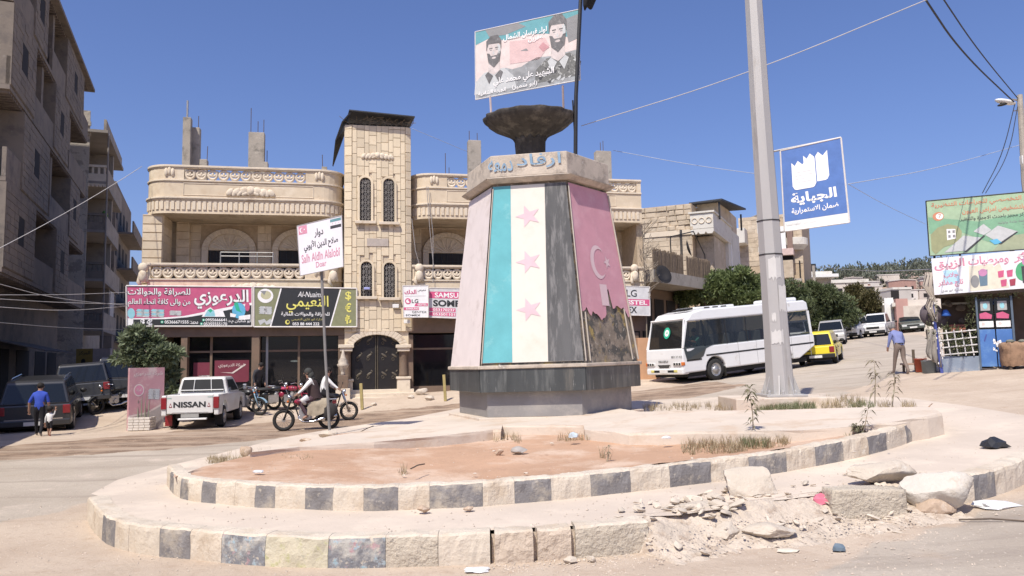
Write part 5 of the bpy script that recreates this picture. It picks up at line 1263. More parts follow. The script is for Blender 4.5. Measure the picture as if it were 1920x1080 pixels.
# ------------------------------------------------------------ far street
def plain_house(name, label, p0, p1, ytop, Y, dep, m, rz=0, wins=((.3, .5),), roof=None, under=None, cat='building'):
    a, b = at(p0, ytop, Y), at(p1, ytop, Y); W = b.x - a.x; g = h((a.x + b.x) / 2, Y); zt = a.z - g
    if under is not None: zt = a.z - under; g = under
    e = empty(name, (a.x, Y, g), R(rz), label, cat)
    MB().bx(0, W, 0, dep, -3, zt).build('wall', m, e)
    MB().bx(-.1, W + .1, -.12, dep + .1, zt - .25, zt + .12).build('roof_edge', roof or M_PLAS, e)
    for (u, v, ww, hh) in wins:
        o = MB().bx(u * W - ww / 2, u * W + ww / 2, -.02, .05, v * zt - hh / 2, v * zt + hh / 2).build('window', M_OPEN, e)
        MB().bx(u * W - ww / 2 - .1, u * W + ww / 2 + .1, -.12, -.021, v * zt - hh / 2 - .12, v * zt - hh / 2 - .002).build('sill', M_PLAS, o)
    return e, W, zt
M_FARP = mat('far_plaster', (.56, .50, .43), .9, .08, .6, .2, 8, [((.44, .38, .32), .9, .52, .66)], world=True)
e, W, zt = plain_house('flat_roof_house', 'flat roofed white house with a jutting roof slab above the street trees', 1516, 1556, 512, 74, 8, M_FARP, -6, [(.3, .7, 1, 1.1), (.7, .7, 1, 1.1)])
MB().bx(-1.2, W + .3, -1.4, 8.2, zt - .55, zt - .26).build('eaves_slab', M_WHITE, e)
MB().bx(.2, 1.0, 1, 2, zt + .12, zt + 1.0).build('roof_tank', M_BLKM, e)
e, W, zt = plain_house('long_pale_house', 'long pale unfinished house with a low parapet above the street trees', 1556, 1623, 527, 88, 9, M_FARP, -8, [(.2, .75, 1, 1), (.55, .75, 1, 1), (.85, .72, 2.2, 1.6)])
M_BLK = mat('pink_plaster', (.46, .27, .23), .9, .1, 1, world=True)
# pale row with tall fins on the right of the road, seen down its length
g = at(1742, 600, 62); FR = Frame((g.x, g.y, 0), 0); gz = h(g.x, g.y)
rs = empty('street_row', (g.x, g.y, gz), R(-10), 'pale two storey row with tall white fins and a pink corner pier', 'building')
# local: front end face looks at the camera along x from -5.6..0 ; street side runs back-left
zt = at(1742, 561, 62).z - gz; wx = (1742 - 1706) / F * 62
MB().bx(-wx, 1.6, 0, 8, -2, zt).build('end_wall', mat('cream_plaster', (.60, .54, .47), .9, .06, 2, world=True), rs); MB().bx(-wx - .9, -wx - .002, -.12, .4, -2, zt + .1).build('pink_pier', M_BLK, rs)
o = MB().bx(-wx + .7, -wx + 1.5, -.03, .05, zt - 2.1, zt - 1.2).build('window', M_OPEN, rs); MB().bx(-wx + .2, 1.2, -1.0, -.02, zt - 3.2, zt - 2.5).build('balcony', M_PLAS, rs)
s0 = V3((-wx - .9, 0, 0)); pa = at(1658, 600, 86); pa = (Matrix.Rotation(R(10), 3, 'Z') @ (V3((pa.x, pa.y, 0)) - V3((g.x, g.y, 0)))); dv = (pa - s0).normalized(); LL = (pa - s0).length
nrm = V3((dv.y, -dv.x, 0)); nrm = nrm if nrm.x < 0 else -nrm
def srow(name, t0, t1, d0, d1, z0, z1, m, par):
    P_ = [s0 + dv * t0 + nrm * d0, s0 + dv * t1 + nrm * d0, s0 + dv * t1 + nrm * d1, s0 + dv * t0 + nrm * d1]
    mb = MB(); mb.prism([(p.x, p.y) for p in P_], z0, z1, 'z'); return mb.build(name, m, par)
sw = srow('side_wall', .01, LL, -6, 0, -2, zt - .5, M_FARP, rs); srow('roof_edge', .01, LL, -.1, .25, zt - .5, zt - .2, M_PLAS, rs)
for k in range(6): srow('fin', 3 + k * LL / 6.5, 3.5 + k * LL / 6.5, .01, .7, -1, zt + .4, M_WHITE, rs)
for k in range(12): o = srow('window', 1.2 + k * LL / 13, 2.1 + k * LL / 13, .0, .03, zt - 2.6, zt - 1.3, M_OPEN, rs)
for k in range(8): srow('shopfront', 1.2 + k * LL / 9, 3.2 + k * LL / 9, .0, .04, 0, 2.2, M_OPEN, rs)
e, W, zt = plain_house('grey_gable_house', 'broad blank grey wall of a house above the end of the road', 1633, 1706, 566, 110, 9, mat('grey_far', (.45, .41, .37), .9, .1, .4, world=True), -4, [(.15, .85, 1, 1.2)])
e, W, zt = plain_house('upper_house', 'small grey box house stacked on the slope above the road end', 1674, 1708, 540, 135, 9, mat('grey_far2', (.47, .43, .39), .9, .1, .4, world=True), 0, [(.1, .8, 1.4, 1.6)])
# hill
M_HILL = mat('hill_soil', (.40, .29, .235), .95, .15, .03, .3, .5, [((.34, .27, .20), .05, .46, .6), ((.50, .43, .36), .12, .56, .66), ((.16, .16, .10), .09, .58, .7)], world=True)
hx = []; 
def hillz(x, y):
    t = sm(150, 430, y); s_ = sm(60, 190, x) if 1 else 0
    return 4 + (33 + 7 * s_) * t * sm(20, 110, x) * (1 - .25 * sm(300, 600, x)) + 3 * noise.noise(V3((x / 50, y / 50, 0)))
mb = MB(); n1, n2 = 60, 46; vs_ = [(20 + 700 * i / n1, 120 + 520 * j / n2, hillz(20 + 700 * i / n1, 120 + 520 * j / n2)) for j in range(n2 + 1) for i in range(n1 + 1)]
mb.add(vs_, [(j * (n1 + 1) + i, j * (n1 + 1) + i + 1, (j + 1) * (n1 + 1) + i + 1, (j + 1) * (n1 + 1) + i) for j in range(n2) for i in range(n1)]); mb.build('hill', M_HILL, smooth=True, kind='structure')
fm = [mat('far_house_%d' % k, c, .9, .08, .3, world=True) for k, c in enumerate(((.50, .44, .38), (.42, .26, .21), (.56, .52, .47), (.36, .32, .29)))]
for k in range(34):
    px = rnd.uniform(1600, 1760); Y = rnd.uniform(165, 330); X = (px - 960) / F * Y; z = hillz(X, Y); s = rnd.uniform(5, 9); ht = rnd.uniform(3, 5.5)
    e = empty('hillside_house', (X, Y, z - 1), rnd.uniform(-.4, .4), 'small flat roofed house, one of many crowded on the far hillside', 'building', 'houses on the far hillside')
    MB().bx(-s / 2, s / 2, 0, s, 0, ht + 1).build('wall', fm[k % 4], e); MB().bx(-s / 2 - .2, s / 2 + .2, -.2, s + .2, ht + 1.002, ht + 1.3).build('roof', fm[2], e)
    for a in (-.25, .22): MB().bx(a * s - .6, a * s + .6, -.05, .02, ht * .5, ht * .5 + 1.4).build('window', M_OPEN, e)

# ------------------------------------------------------------ trees
G1 = leafmat('leaf_mid', (.085, .115, .04), (.21, .26, .10)); G2 = leafmat('leaf_dark', (.07, .095, .038), (.16, .19, .09)); G3 = leafmat('leaf_dry', (.085, .085, .03), (.16, .13, .055)); G4 = leafmat('leaf_grey', (.09, .115, .055), (.23, .27, .16))
M_BARK = mat('bark', (.13, .10, .075), .95, .2, 5, .8, 20)
def leaves(mb, c, r, n, s, flat=.75, droop=0.):
    for _ in range(n):
        u = rnd.uniform(-1, 1); a = rnd.uniform(0, 2 * math.pi); q = math.sqrt(1 - u * u); rr = (.55 + .5 * rnd.random() ** .5)
        p = V3(c) + V3((q * math.cos(a) * r, q * math.sin(a) * r, u * r * flat)) * rr
        out_ = V3((q * math.cos(a), q * math.sin(a), u + .5)).normalized(); d = (out_ + V3([rnd.uniform(-.7, .7) for _ in range(3)])).normalized(); d.z -= droop; d.normalize()
        sd = d.cross(V3([rnd.uniform(-1, 1) for _ in range(3)])).normalized(); L = s * rnd.uniform(.7, 1.5); W = L * .42; up = d.cross(sd) * L * .12
        mb.add([p, p + d * L * .5 + sd * W * .5 + up, p + d * L, p + d * L * .5 - sd * W * .5 + up], [(0, 1, 2), (0, 2, 3)])
def tree(name, label, base, blobs, n, s, lm, trunk_r=.12, group=None, flat=.75, droop=0., cat='tree'):
    e = empty(name, base, 0, label, cat, group); mb = MB(); top = max(b[0][2] for b in blobs)
    tk = MB(); lean = V3((blobs[0][0][0] * .4, 0, 0)); fork = V3((lean.x, lean.y, top * .45)); tk.tube([(0, 0, -.3), lean * .5 + V3((0, 0, top * .25)), fork], [trunk_r * 1.2, trunk_r, trunk_r * .85], 8)
    tk.build('trunk', M_BARK, e, smooth=True); lb = MB()
    for c, r in blobs:
        c = V3(c); lb.tube([fork - V3((0, 0, .1)), fork.lerp(c, .5) + V3((0, 0, -.1 * r)), c], [trunk_r * .5, trunk_r * .3, trunk_r * .12], 5)
        m_ = int(n * (r ** 2) / sum(b[1] ** 2 for b in blobs)); k = max(5, int(m_ / 75))
        for _ in range(k):                                     # clumps inside every lobe leave gaps between them
            u = rnd.uniform(-1, 1); a = rnd.uniform(0, 6.28); q = math.sqrt(1 - u * u); cc = c + V3((q * math.cos(a), q * math.sin(a), u * flat)) * r * rnd.uniform(.35, .95)
            leaves(mb, cc, r * rnd.uniform(.22, .36), m_ // k, s, .8, droop)
    lb.build('limbs', M_BARK, e); mb.build('crown', lm, e, kind=None); return e
b = onto(285, 800); 
tree('street_tree', 'small round tree growing behind the pink poster board beside the pickup', (b.x - .55, b.y + .9, h(b.x, b.y)), [((-.25, 0, 2.75), .62), ((.15, .1, 2.45), .55), ((-.7, -.1, 2.35), .48), ((-.2, -.35, 2.05), .48), ((.5, .1, 2.25), .48), ((.55, .3, 1.6), .32), ((.6, .3, 1.1), .28)], 4200, .19, G4, .09, droop=.3)
def px_tree(name, label, pts, Y, n, s, lm, group=None, tr=.16):
    """crown lobes given as (px, py, radius px) at depth Y"""
    cx = sum(p[0] for p in pts) / len(pts); g = at(cx, 600, Y); gz = h(g.x, Y); sc_ = F / Y
    bl = [(((at(px, py, Y).x - g.x), rnd.uniform(-.6, .6), at(px, py, Y).z - gz), r / sc_) for px, py, r in pts]
    return tree(name, label, (g.x, Y, gz), bl, n, s, lm, tr, group)
px_tree('spreading_tree', 'broad dark green tree rising behind the bus roof', [(1310, 545, 32), (1345, 528, 30), (1385, 525, 32), (1415, 535, 30), (1360, 550, 36), (1290, 558, 24), (1330, 555, 30), (1400, 560, 28)], 41, 17000, .2, G1)
px_tree('spreading_tree', 'dark tree directly behind the tall lamp post', [(1450, 545, 26), (1480, 545, 26), (1505, 552, 22), (1470, 565, 26), (1500, 575, 24)], 50, 8000, .22, G2)
px_tree('street_tree', 'dense dark tree behind the rear of the bus', [(1525, 548, 26), (1545, 556, 30), (1570, 575, 32), (1530, 585, 30), (1585, 598, 28), (1545, 610, 30), (1500, 570, 26)], 58, 17000, .24, G2)
px_tree('street_tree', 'dry olive tree nearer the road end, beyond the dense dark one', [(1605, 552, 24), (1622, 568, 28), (1590, 575, 26), (1637, 590, 26), (1612, 600, 28), (1654, 606, 18)], 70, 16000, .26, G3)
px_tree('street_tree', 'dark bushy crown low behind the silver parked car', [(1575, 610, 20), (1600, 610, 22), (1630, 612, 20), (1655, 616, 12)], 66, 8000, .25, G2)
mb = MB()
for _ in range(150):
    px = rnd.uniform(1545, 1800); Y = rnd.uniform(330, 425); X = (px - 960) / F * Y; r = rnd.uniform(1.2, 4.4)
    leaves(mb, (X, Y, hillz(X, Y) + r * .6), r, 60, 1.5, .9)
mb.build('ridge_wood', leafmat('leaf_far', (.09, .11, .075), (.17, .18, .13)), kind='stuff')
mb = MB()
for _ in range(120):
    px = rnd.uniform(1545, 1800); Y = rnd.uniform(170, 330); X = (px - 960) / F * Y; r = rnd.uniform(.8, 2)
    leaves(mb, (X, Y, hillz(X, Y) + r * .5), r, 40, .9, .9)
mb.build('hillside_scrub', leafmat('leaf_far', (0, 0, 0), (0, 0, 0)), kind='stuff')
# ------------------------------------------------------------ vehicles
M_TYRE = mat('tyre', (.025, .024, .023), .85, .2, 10); M_RIM = mat('rim', (.42, .41, .40), .4, .1, 8, metal=.6); M_CHR = mat('chrome', (.55, .55, .55), .2, .05, 5, metal=.9)
M_CGL = glass('car_glass', (.012, .015, .017), .82); M_TRIM = mat('black_trim', (.02, .02, .02), .6); M_REDL = mat('red_lamp', (.24, .02, .025), .25, spec=.6); M_CLR = mat('clear_lamp', (.6, .6, .58), .15, spec=.7); M_ORL = mat('orange_lamp', (.6, .16, .03), .25)
M_PLATE = mat('plate_white', (.66, .65, .62), .5); M_UND = mat('underbody', (.02, .019, .018), .9)
def paint(name, c, dust=.0): return mat(name, c, .32, .03, 2, .03, 60, [((.45, .38, .30), 1.4, .62 - dust, .78)], coat=.4, spec=.5)
def wheel(parent, x, y, r=.31, w_=.2, side=1):
    MX = Matrix.Rotation(R(90), 4, 'X')
    t = MB(); t.lathe([(r * .62, -w_ / 2), (r * .93, -w_ / 2), (r, -w_ * .36), (r, w_ * .36), (r * .93, w_ / 2), (r * .62, w_ / 2)], 22, (x, y, r), M=MX); o = t.build('wheel', M_TYRE, parent, smooth=True)
    q = MB(); s = -side; q.lathe([(0, .02), (.1 * r / .3, .03), (r * .3, -.01), (r * .58, .0), (r * .63, .03), (r * .63, -w_ * .4)], 18, (x, y + side * w_ * .38, r), M=Matrix.Rotation(R(90 if side < 0 else -90), 4, 'X'))
    for k in range(6): a = k * math.pi / 3; q.ball((x + r * .42 * math.cos(a), y + side * (w_ * .4 + .01), r + r * .42 * math.sin(a)), (.028, .012, .028), 6, 4)
    q.build('rim', M_RIM, o, smooth=True); return o
def shell(mb, prof, y0, y1, wz=None, mi=0):
    """side profile [(x,z)] extruded across; wz(z) narrows the body with height"""
    n = len(prof); f = wz or (lambda x, z: 1.)
    vs_ = [(x, y * f(x, z), z) for y in (y0, y1) for x, z in prof]
    mb.add(vs_, [tuple(range(n)), tuple(range(2 * n - 1, n - 1, -1))] + [(i, i + n, (i + 1) % n + n, (i + 1) % n) for i in range(n)], mi)
def arch(cx, r, z0, n=8): return [(cx + r * math.cos(math.pi * i / n), z0 + r * math.sin(math.pi * i / n)) for i in range(n, -1, -1)]
def car(name, label, group, x, y, rz, L, W, H, col_m, kind='suv', wr=.32, copy=None):
    """x forward = -x local (nose at -L/2)"""
    e = empty(name, (x, y, 0), 0, label, 'car', group); seat(e, x, y, rz); y0 = W / 2
    xf, xr = -L / 2 + L * .19, L / 2 - L * .2; zb = .30; a = wr + .06; bel = H * .57; bon = H * (.56 if kind != 'van' else .66)
    hood = L * {'suv': .22, 'hatch': .22, 'pickup': .20, 'van': .10, 'sedan': .25}[kind]
    low = [(-L / 2 + .02, zb)] + [p for p in arch(xf, a, zb)] + [p for p in arch(xr, a, zb)] + [(L / 2 - .03, zb), (L / 2, zb + .15), (L / 2 - .02, bel), (-L / 2 + hood, bel + .01), (-L / 2 + .12, bon - .08), (-L / 2, bon - .25)]
    mb = MB(); shell(mb, low, -y0, y0, lambda x_, z_: 1 - .05 * max(0, (z_ - bel * .8)) / .4); body = mb.build('body', col_m, e, bevel=.045)
    MB().bx(-L / 2 + .2, L / 2 - .2, -y0 + .22, y0 - .22, .2, zb + .1).build('underbody', M_UND, e)
    cabr = {'suv': L / 2 - .12, 'hatch': L / 2 - .10, 'pickup': .30 * L / 2 + .1, 'van': L / 2 - .06, 'sedan': L / 2 - L * .14}[kind]
    wsx, wst = -L / 2 + hood + .02, -L / 2 + hood + (.75 if kind != 'van' else .45)
    top = [(wsx, bel), (wst, H - .06), (wst + .2, H), (cabr - .35, H), (cabr - (.22 if kind != 'sedan' else .5), H - .06), (cabr, bel)]
    f = lambda x_, z_: .94 - .17 * max(0, (z_ - bel)) / (H - bel)
    mb = MB(); shell(mb, top, -y0, y0, f); cab = mb.build('cabin', col_m, e, bevel=.035)
    def side(sx, pts, nm='side_window', m=M_CGL):
        mb = MB(); P_ = [V3((px_, sx * (y0 * f(px_, pz_) + .006), pz_)) for px_, pz_ in pts]; n_ = V3((0, sx * .004, 0)); mb.add(P_ + [p - n_ * 3 for p in P_], [tuple(range(len(P_))), tuple(range(2 * len(P_) - 1, len(P_) - 1, -1))]); return mb.build(nm, m, cab)
    zt, zw = H - .1, bel + .04
    xs_ = [wsx + .28, (wst + cabr) / 2 - (.15 if kind != 'pickup' else -.3), cabr - .3] if kind != 'pickup' else [wsx + .28, cabr - .2]
    for sx in (-1, 1):
        for i, (p, q_) in enumerate(zip(xs_, xs_[1:])):
            sl = .42 if i == 0 else 0; sr = -.18 if i == len(xs_) - 2 else 0
            side(sx, [(p + .03, zw), (p + .03 + sl, zt), (q_ - .04 + sr, zt), (q_ - .04, zw)])
            mb = MB(); mb.bx(q_ - .01, q_ + .01, sx * (y0 + .002), sx * (y0 - .01), zb + .15, bel - .03); mb.build('door_seam', M_TRIM, body)
            mb = MB(); mb.box((q_ - .18, sx * (y0 + .015), bel - .12), (.16, .03, .035)); mb.build('door_handle', M_CHR if kind == 'pickup' else M_TRIM, body)
        mb = MB(); mb.ball((wst - .28, sx * (y0 + .1), bel + .12), (.07, .1, .08), 8, 5); mb.build('mirror', M_TRIM, body, smooth=True)
        wheel(e, xf, sx * (y0 - .1), wr, .2, sx); wheel(e, xr, sx * (y0 - .1), wr, .2, sx)
        MB().box((-L / 2 + .06, sx * (y0 - .26), bon - .28), (.12, .42, .16)).build('headlight', M_CLR, body, bevel=.03)
        MB().box((L / 2 - .02, sx * (y0 - .13), bel - .16), (.07, .2, .26)).build('tail_light', M_REDL, body, bevel=.02)
    def pane(nm, x0, z0, x1, z1, wy0, wy1, o):
        mb = MB(); d = V3((x1 - x0, 0, z1 - z0)); n_ = V3((-(z1 - z0), 0, x1 - x0)).normalized() * (-1 if o < 0 else 1); n_ = n_ if n_.x * o > 0 else -n_
        P_ = [V3((x0, -wy0, z0)), V3((x0, wy0, z0)), V3((x1, wy1, z1)), V3((x1, -wy1, z1))]; P_ = [p + n_ * .012 for p in P_]; mb.add(P_ + [p - n_ * .01 for p in P_], [(0, 1, 2, 3), (7, 6, 5, 4)]); return mb.build(nm, M_CGL, cab)
    k0 = .1; pane('windscreen', wsx + (wst - wsx) * k0, bel + (H - .06 - bel) * k0, wsx + (wst - wsx) * .92, bel + (H - .06 - bel) * .92, y0 * .86, y0 * .74, -1)
    rx = top[4][0]; pane('rear_window', cabr + (rx - cabr) * .08, bel + (H - .06 - bel) * .08, cabr + (rx - cabr) * .9, bel + (H - .06 - bel) * .9, y0 * .84, y0 * .72, 1)
    MB().bx(-L / 2 - .05, -L / 2 + .1, -y0 + .02, y0 - .02, zb, zb + .2).build('bumper', M_TRIM if kind in ('hatch', 'pickup') else col_m, e, bevel=.03)
    MB().bx(L / 2 - .08, L / 2 + .06, -y0 + .02, y0 - .02, zb, zb + .18).build('bumper', M_TRIM if kind in ('hatch',) else col_m, e, bevel=.03)
    MB().bx(-L / 2 - .012, -L / 2 + .05, -.45, .45, bon - .36, bon - .2).build('grille', M_TRIM, body)
    MB().bx(L / 2 + .061, L / 2 + .075, -.26, .26, zb + .02, zb + .13).build('number_plate', M_PLATE, body)
    MB().bx(-L / 2 - .065, -L / 2 - .051, -.26, .26, zb + .05, zb + .16).build('number_plate', M_PLATE, body)
    return e
WP = paint('white_car_paint', (.68, .67, .65)); YP = paint('yellow_paint', (.72, .58, .03)); SP = paint('silver_paint', (.36, .35, .34)); DP = paint('dark_paint', (.035, .035, .037), -.08); DG = paint('dark_green_paint', (.06, .07, .06), .04)
def spot(px, py): 
    p = onto(px, py); return p.x, p.y
x, y = spot(1560, 681); car('hatchback', 'yellow hatchback taxi parked just behind the white bus', 'parked cars up the right street', x, y + 1.1, R(180 + 62), 3.7, 1.58, 1.42, YP, 'hatch')
x, y = spot(1570, 650); car('estate_car', 'silver grey estate car parked beyond the yellow hatchback', 'parked cars up the right street', x + 1.6, y + 4.5, R(65), 4.3, 1.75, 1.62, SP, 'suv')
x, y = spot(1540, 655); car('van', 'white van roof showing between the bus and the yellow hatchback', 'parked cars up the right street', x, y + 4, R(65), 4.2, 1.7, 1.85, WP, 'van')
x, y = spot(1625, 641); car('pickup_truck', 'white small pickup facing the roundabout beside the silver car', 'parked cars up the right street', x + 3.0, y + 8.4, R(50), 4.8, 1.72, 1.85, WP, 'pickup')
x, y = spot(1668, 637); car('pickup_truck', 'white single cab pickup parked second in line, behind the stooped man', 'parked cars up the right street', x + 3.6, y + 9, R(55), 4.7, 1.7, 1.75, WP, 'pickup')
x, y = spot(1716, 630); car('saloon_car', 'dark green saloon driving down the far street', 'parked cars up the right street', x + 4.2, y + 9, R(72), 4.4, 1.7, 1.45, DG, 'sedan')
x, y = spot(1695, 624); car('saloon_car', 'small dark car farthest up the street', 'parked cars up the right street', x + 5, y + 14, R(75), 4.2, 1.7, 1.5, DP, 'sedan')
# left street: dark cars in the shade
x, y = spot(50, 812); car('suv', 'dark estate car with roof rails seen from behind at the left edge', 'dark cars parked in the left street', x - .9, y + 2.3, R(-65), 4.5, 1.95, 1.62, DP, 'suv')
suv = bpy.context.view_layer.active_layer_collection and [o for o in bpy.data.objects if o.name == 'suv'][0]
for sx in (-.7, .7): MB().tube([(-.7, sx, 1.62), (-.6, sx, 1.66), (1.3, sx, 1.66), (1.4, sx, 1.62)], .018, 6).build('roof_rail', M_CHR, suv)
MB().bx(2.27, 2.30, -.75, .75, .48, .52).build('bumper_strip', M_CHR, suv)
x, y = spot(118, 792); car('minivan', 'dark car in the shade just beyond the boy', 'dark cars parked in the left street', x - .9, y + 3.2, R(-66), 4.6, 1.8, 1.62, DP, 'suv')
x, y = spot(176, 782); car('minivan', 'dark rounded van deeper in the shade of the left street', 'dark cars parked in the left street', x - .6, y + 3.2, R(-66), 4.6, 1.8, 1.75, DP, 'van')

# white pickup seen from behind with its name across the tailgate
def main_pickup():
    pL, pR = onto(340, 806), onto(470, 790); x, y = onto(373, 803).x, onto(373, 803).y
    e = empty('pickup_truck', (0, 0, 0), 0, 'white pickup truck with a lettered tailgate parked with its back to the road', 'pickup')
    L, W = 4.4, 1.62; rz = R(99); c, s = math.cos(rz), math.sin(rz)       # local -x is the tail, +x the nose
    seat(e, x + c * L * .43 - .1, y + s * L * .43 - .25, rz, .0)
    y0 = W / 2; wr = .33; xr, xf = -L / 2 + .95, L / 2 - .8; zb = .42; bedz = 1.02
    low = [(-L / 2 + .02, zb)] + arch(xr, .4, zb) + arch(xf, .4, zb) + [(L / 2 - .05, zb), (L / 2, .6), (L / 2 - .03, .9), (L / 2 - 1.15, 1.0), (-.12, bedz), (-L / 2 + .02, bedz)]
    mb = MB(); shell(mb, low[:1 + 9] + [(xr + .5, zb), (xr + .5, bedz), (-L / 2 + .02, bedz)], -y0, -y0 + .14); mb.build('bed_side', WPK, e, bevel=.03)
    mb = MB(); shell(mb, low[:1 + 9] + [(xr + .5, zb), (xr + .5, bedz), (-L / 2 + .02, bedz)], y0 - .14, y0); mb.build('bed_side', WPK, e, bevel=.03)
    fr = [(xr + .502, zb)] + arch(xf, .4, zb) + [(L / 2 - .05, zb), (L / 2, .6), (L / 2 - .03, .9), (L / 2 - 1.15, 1.0), (xr + .502, bedz)]
    mb = MB(); shell(mb, fr, -y0, y0); mb.build('body', WPK, e, bevel=.04)
    MB().bx(-L / 2 + .1, xr + .5, -y0 + .141, y0 - .141, zb + .12, zb + .18).build('bed_floor', WPK, e); 
    MB().bx(-L / 2, -L / 2 + .06, -y0 + .16, y0 - .16, zb + .06, bedz + .01).build('tailgate', WPK, e, bevel=.02)
    tg = Board(e, (-L / 2 - .002, y0 - .16, bedz), (-L / 2 - .002, -y0 + .16, bedz), (-L / 2 - .002, y0 - .16, zb + .07))
    tg.text('NISSAN', .14, .36, .84, .68, P_BK, 1, .035)
    for u in (.08, .91): tg.poly([(u - .035, .66), (u + .035, .66), (u, .42)], M_REDL, 1); tg.poly([(u - .017, .62), (u + .017, .62), (u, .5)], P_W, 2)
    tg.rect(.0, .14, .1, .17, W_('print_faint_green', (.25, .42, .36)), 1); tg.rect(.88, .1, 1, .13, W_('print_faint_green', (0, 0, 0)), 1)
    for k in range(3): MB().bx(-L / 2 - .012, -L / 2 - .001, -y0 + .3, y0 - .3, zb + .1 + k * .02, zb + .108 + k * .02).build('pressing', WPK, e) if k == 0 else None
    cz = 1.0; ct = 1.52; x0, x1 = xr + .5 + .12, .95
    f = lambda x_, z_: .95 - .15 * max(0, z_ - cz) / (ct - cz)
    mb = MB(); shell(mb, [(x0 - .02, cz), (x0 + .06, ct - .05), (x0 + .2, ct), (.55, ct), (.75, ct - .05), (1.3, cz)], -y0, y0, f); cab = mb.build('cabin', WPK, e, bevel=.05)
    for (a, b) in ((-.62, -.27), (-.25, .25), (.27, .62)):
        def pt(yy, k): zz = cz + .1 + k * (ct - .1 - cz - .1); xx = x0 - .02 + .08 * (zz - cz) / (ct - .05 - cz) - .012; return V3((xx, yy * (1 - .12 * k), zz))
        mb = MB(); mb.add([pt(a, 0), pt(b, 0), pt(b, 1), pt(a, 1)], [(0, 1, 2, 3)]); mb.build('rear_window', M_CGL, cab)
    mb = MB(); mb.add([V3((x0 - .04, s_ * .66, cz + .07)) for s_ in (-1, 1)] + [V3((x0 + .03, s_ * .58, ct - .07)) for s_ in (1, -1)], [(0, 1, 2, 3)]); mb.build('window_seal', M_TRIM, cab)
    for a in (-.27, .27): MB().tube([(x0 - .055, a, cz + .07), (x0 + .015, a * .9, ct - .07)], .014, 5).build('window_bar', WPK, cab)
    for sx in (-1, 1):
        pts = [(x0 + .2, cz + .06), (x0 + .25, ct - .1), (.55, ct - .1), (1.05, cz + .06)]; P_ = [V3((a, sx * (y0 * f(a, b) + .006), b)) for a, b in pts]; mb = MB(); mb.add(P_, [(0, 1, 2, 3)]); mb.build('side_window', M_CGL, cab)
        MB().bx(-L / 2 - .015, -L / 2 + .08, sx * (y0 + .004), sx * (y0 - .15), zb + .2, bedz - .06).build('tail_light', M_REDL, e, bevel=.012)
        wheel(e, xr, sx * (y0 - .12), wr, .2, sx); wheel(e, xf, sx * (y0 - .12), wr, .2, sx)
        MB().tube([(.95, sx * y0 * .9, 1.05), (.95, sx * (y0 + .14), 1.12)], .015, 5).build('mirror_arm', M_TRIM, cab); MB().box((.95, sx * (y0 + .18), 1.15), (.05, .12, .18)).build('mirror', M_CHR, cab, bevel=.02)
        MB().bx(xr - .5, xr - .46, sx * y0 - .1 * sx - .1, sx * y0 - .1 * sx + .1, .1, .42).build('mud_flap', M_REDL if sx > 0 else M_UND, e)
    MB().bx(-L / 2 + .2, L / 2 - .3, -.45, .45, .3, zb + .1).build('chassis', M_UND, e); MB().tube([(xr, -.7, wr), (xr, .7, wr)], .06, 8).build('axle', M_UND, e)
    MB().bx(-L / 2 - .16, -L / 2 - .04, -.5, .3, zb - .12, zb - .07).build('tow_bumper', M_WHITE, e, bevel=.01); MB().bx(-L / 2 - .02, -L / 2 + .02, -.25, .25, zb - .06, zb + .05).build('number_plate', mat('worn_plate', (.3, .29, .27), .6), e)
    MB().tube([(x0 - .08, -.64, bedz - .1), (x0 - .08, -.64, bedz + .1), (x0 - .08, .64, bedz + .1), (x0 - .08, .64, bedz - .1)], .018, 5).build('bed_guard', WPK, e)
    return e
WPK = paint('dusty_white_paint', (.66, .65, .62), .06)
main_pickup()

# ------------------------------------------------------------ minibus
fl_ = onto(1291, 722); brz = R(28)
bus = empty('minibus', (0, 0, 0), 0, 'white minibus with dark windows turning into the roundabout behind the monument', 'bus')
BL_, BW, BH = 7.3, 2.25, 2.84
cb, sb_ = math.cos(brz), math.sin(brz); bcx, bcy = fl_.x + cb * BL_ / 2 - sb_ * BW / 2 - .05, fl_.y + .35 + sb_ * BL_ / 2 + cb * BW / 2
seat(bus, bcx, bcy, brz)
# local: nose at -x, the side facing the camera at -y
hb, wr = BW / 2, .42; xf, xr = -BL_ / 2 + 1.65, BL_ / 2 - 1.9; zb = .42
BWH = paint('bus_white', (.74, .74, .73)); x0, x1 = -BL_ / 2, BL_ / 2
wl, wt = 1.38, 2.38
low = [(x0 + .06, zb)] + arch(xf, .52, zb, 10) + arch(xr, .52, zb, 10) + [(x1 - 1.0, zb), (x1 - .02, zb + .45), (x1, 1.2), (x1 - .03, wl), (x0 + .05, wl), (x0, 1.0), (x0 - .0, .6)]
mb = MB(); shell(mb, low, -hb, hb); body = mb.build('body', BWH, bus, bevel=.05)
bf = lambda x_, z_: 1 - .07 * max(0, z_ - wl) / (BH - wl)
mb = MB(); shell(mb, [(x0 + .07, wl + .002), (x0 + .10, wl + .04), (x0 + .55, wt + .12), (x0 + .1, wl + .01)][:0] + [(x0 + .38, wt), (x0 + .75, BH - .12), (x0 + 1.3, BH - .02), (x1 - .3, BH), (x1 - .12, BH - .1), (x1 - .10, wt)], -hb, hb, bf); roof = mb.build('roof', BWH, bus, bevel=.06)
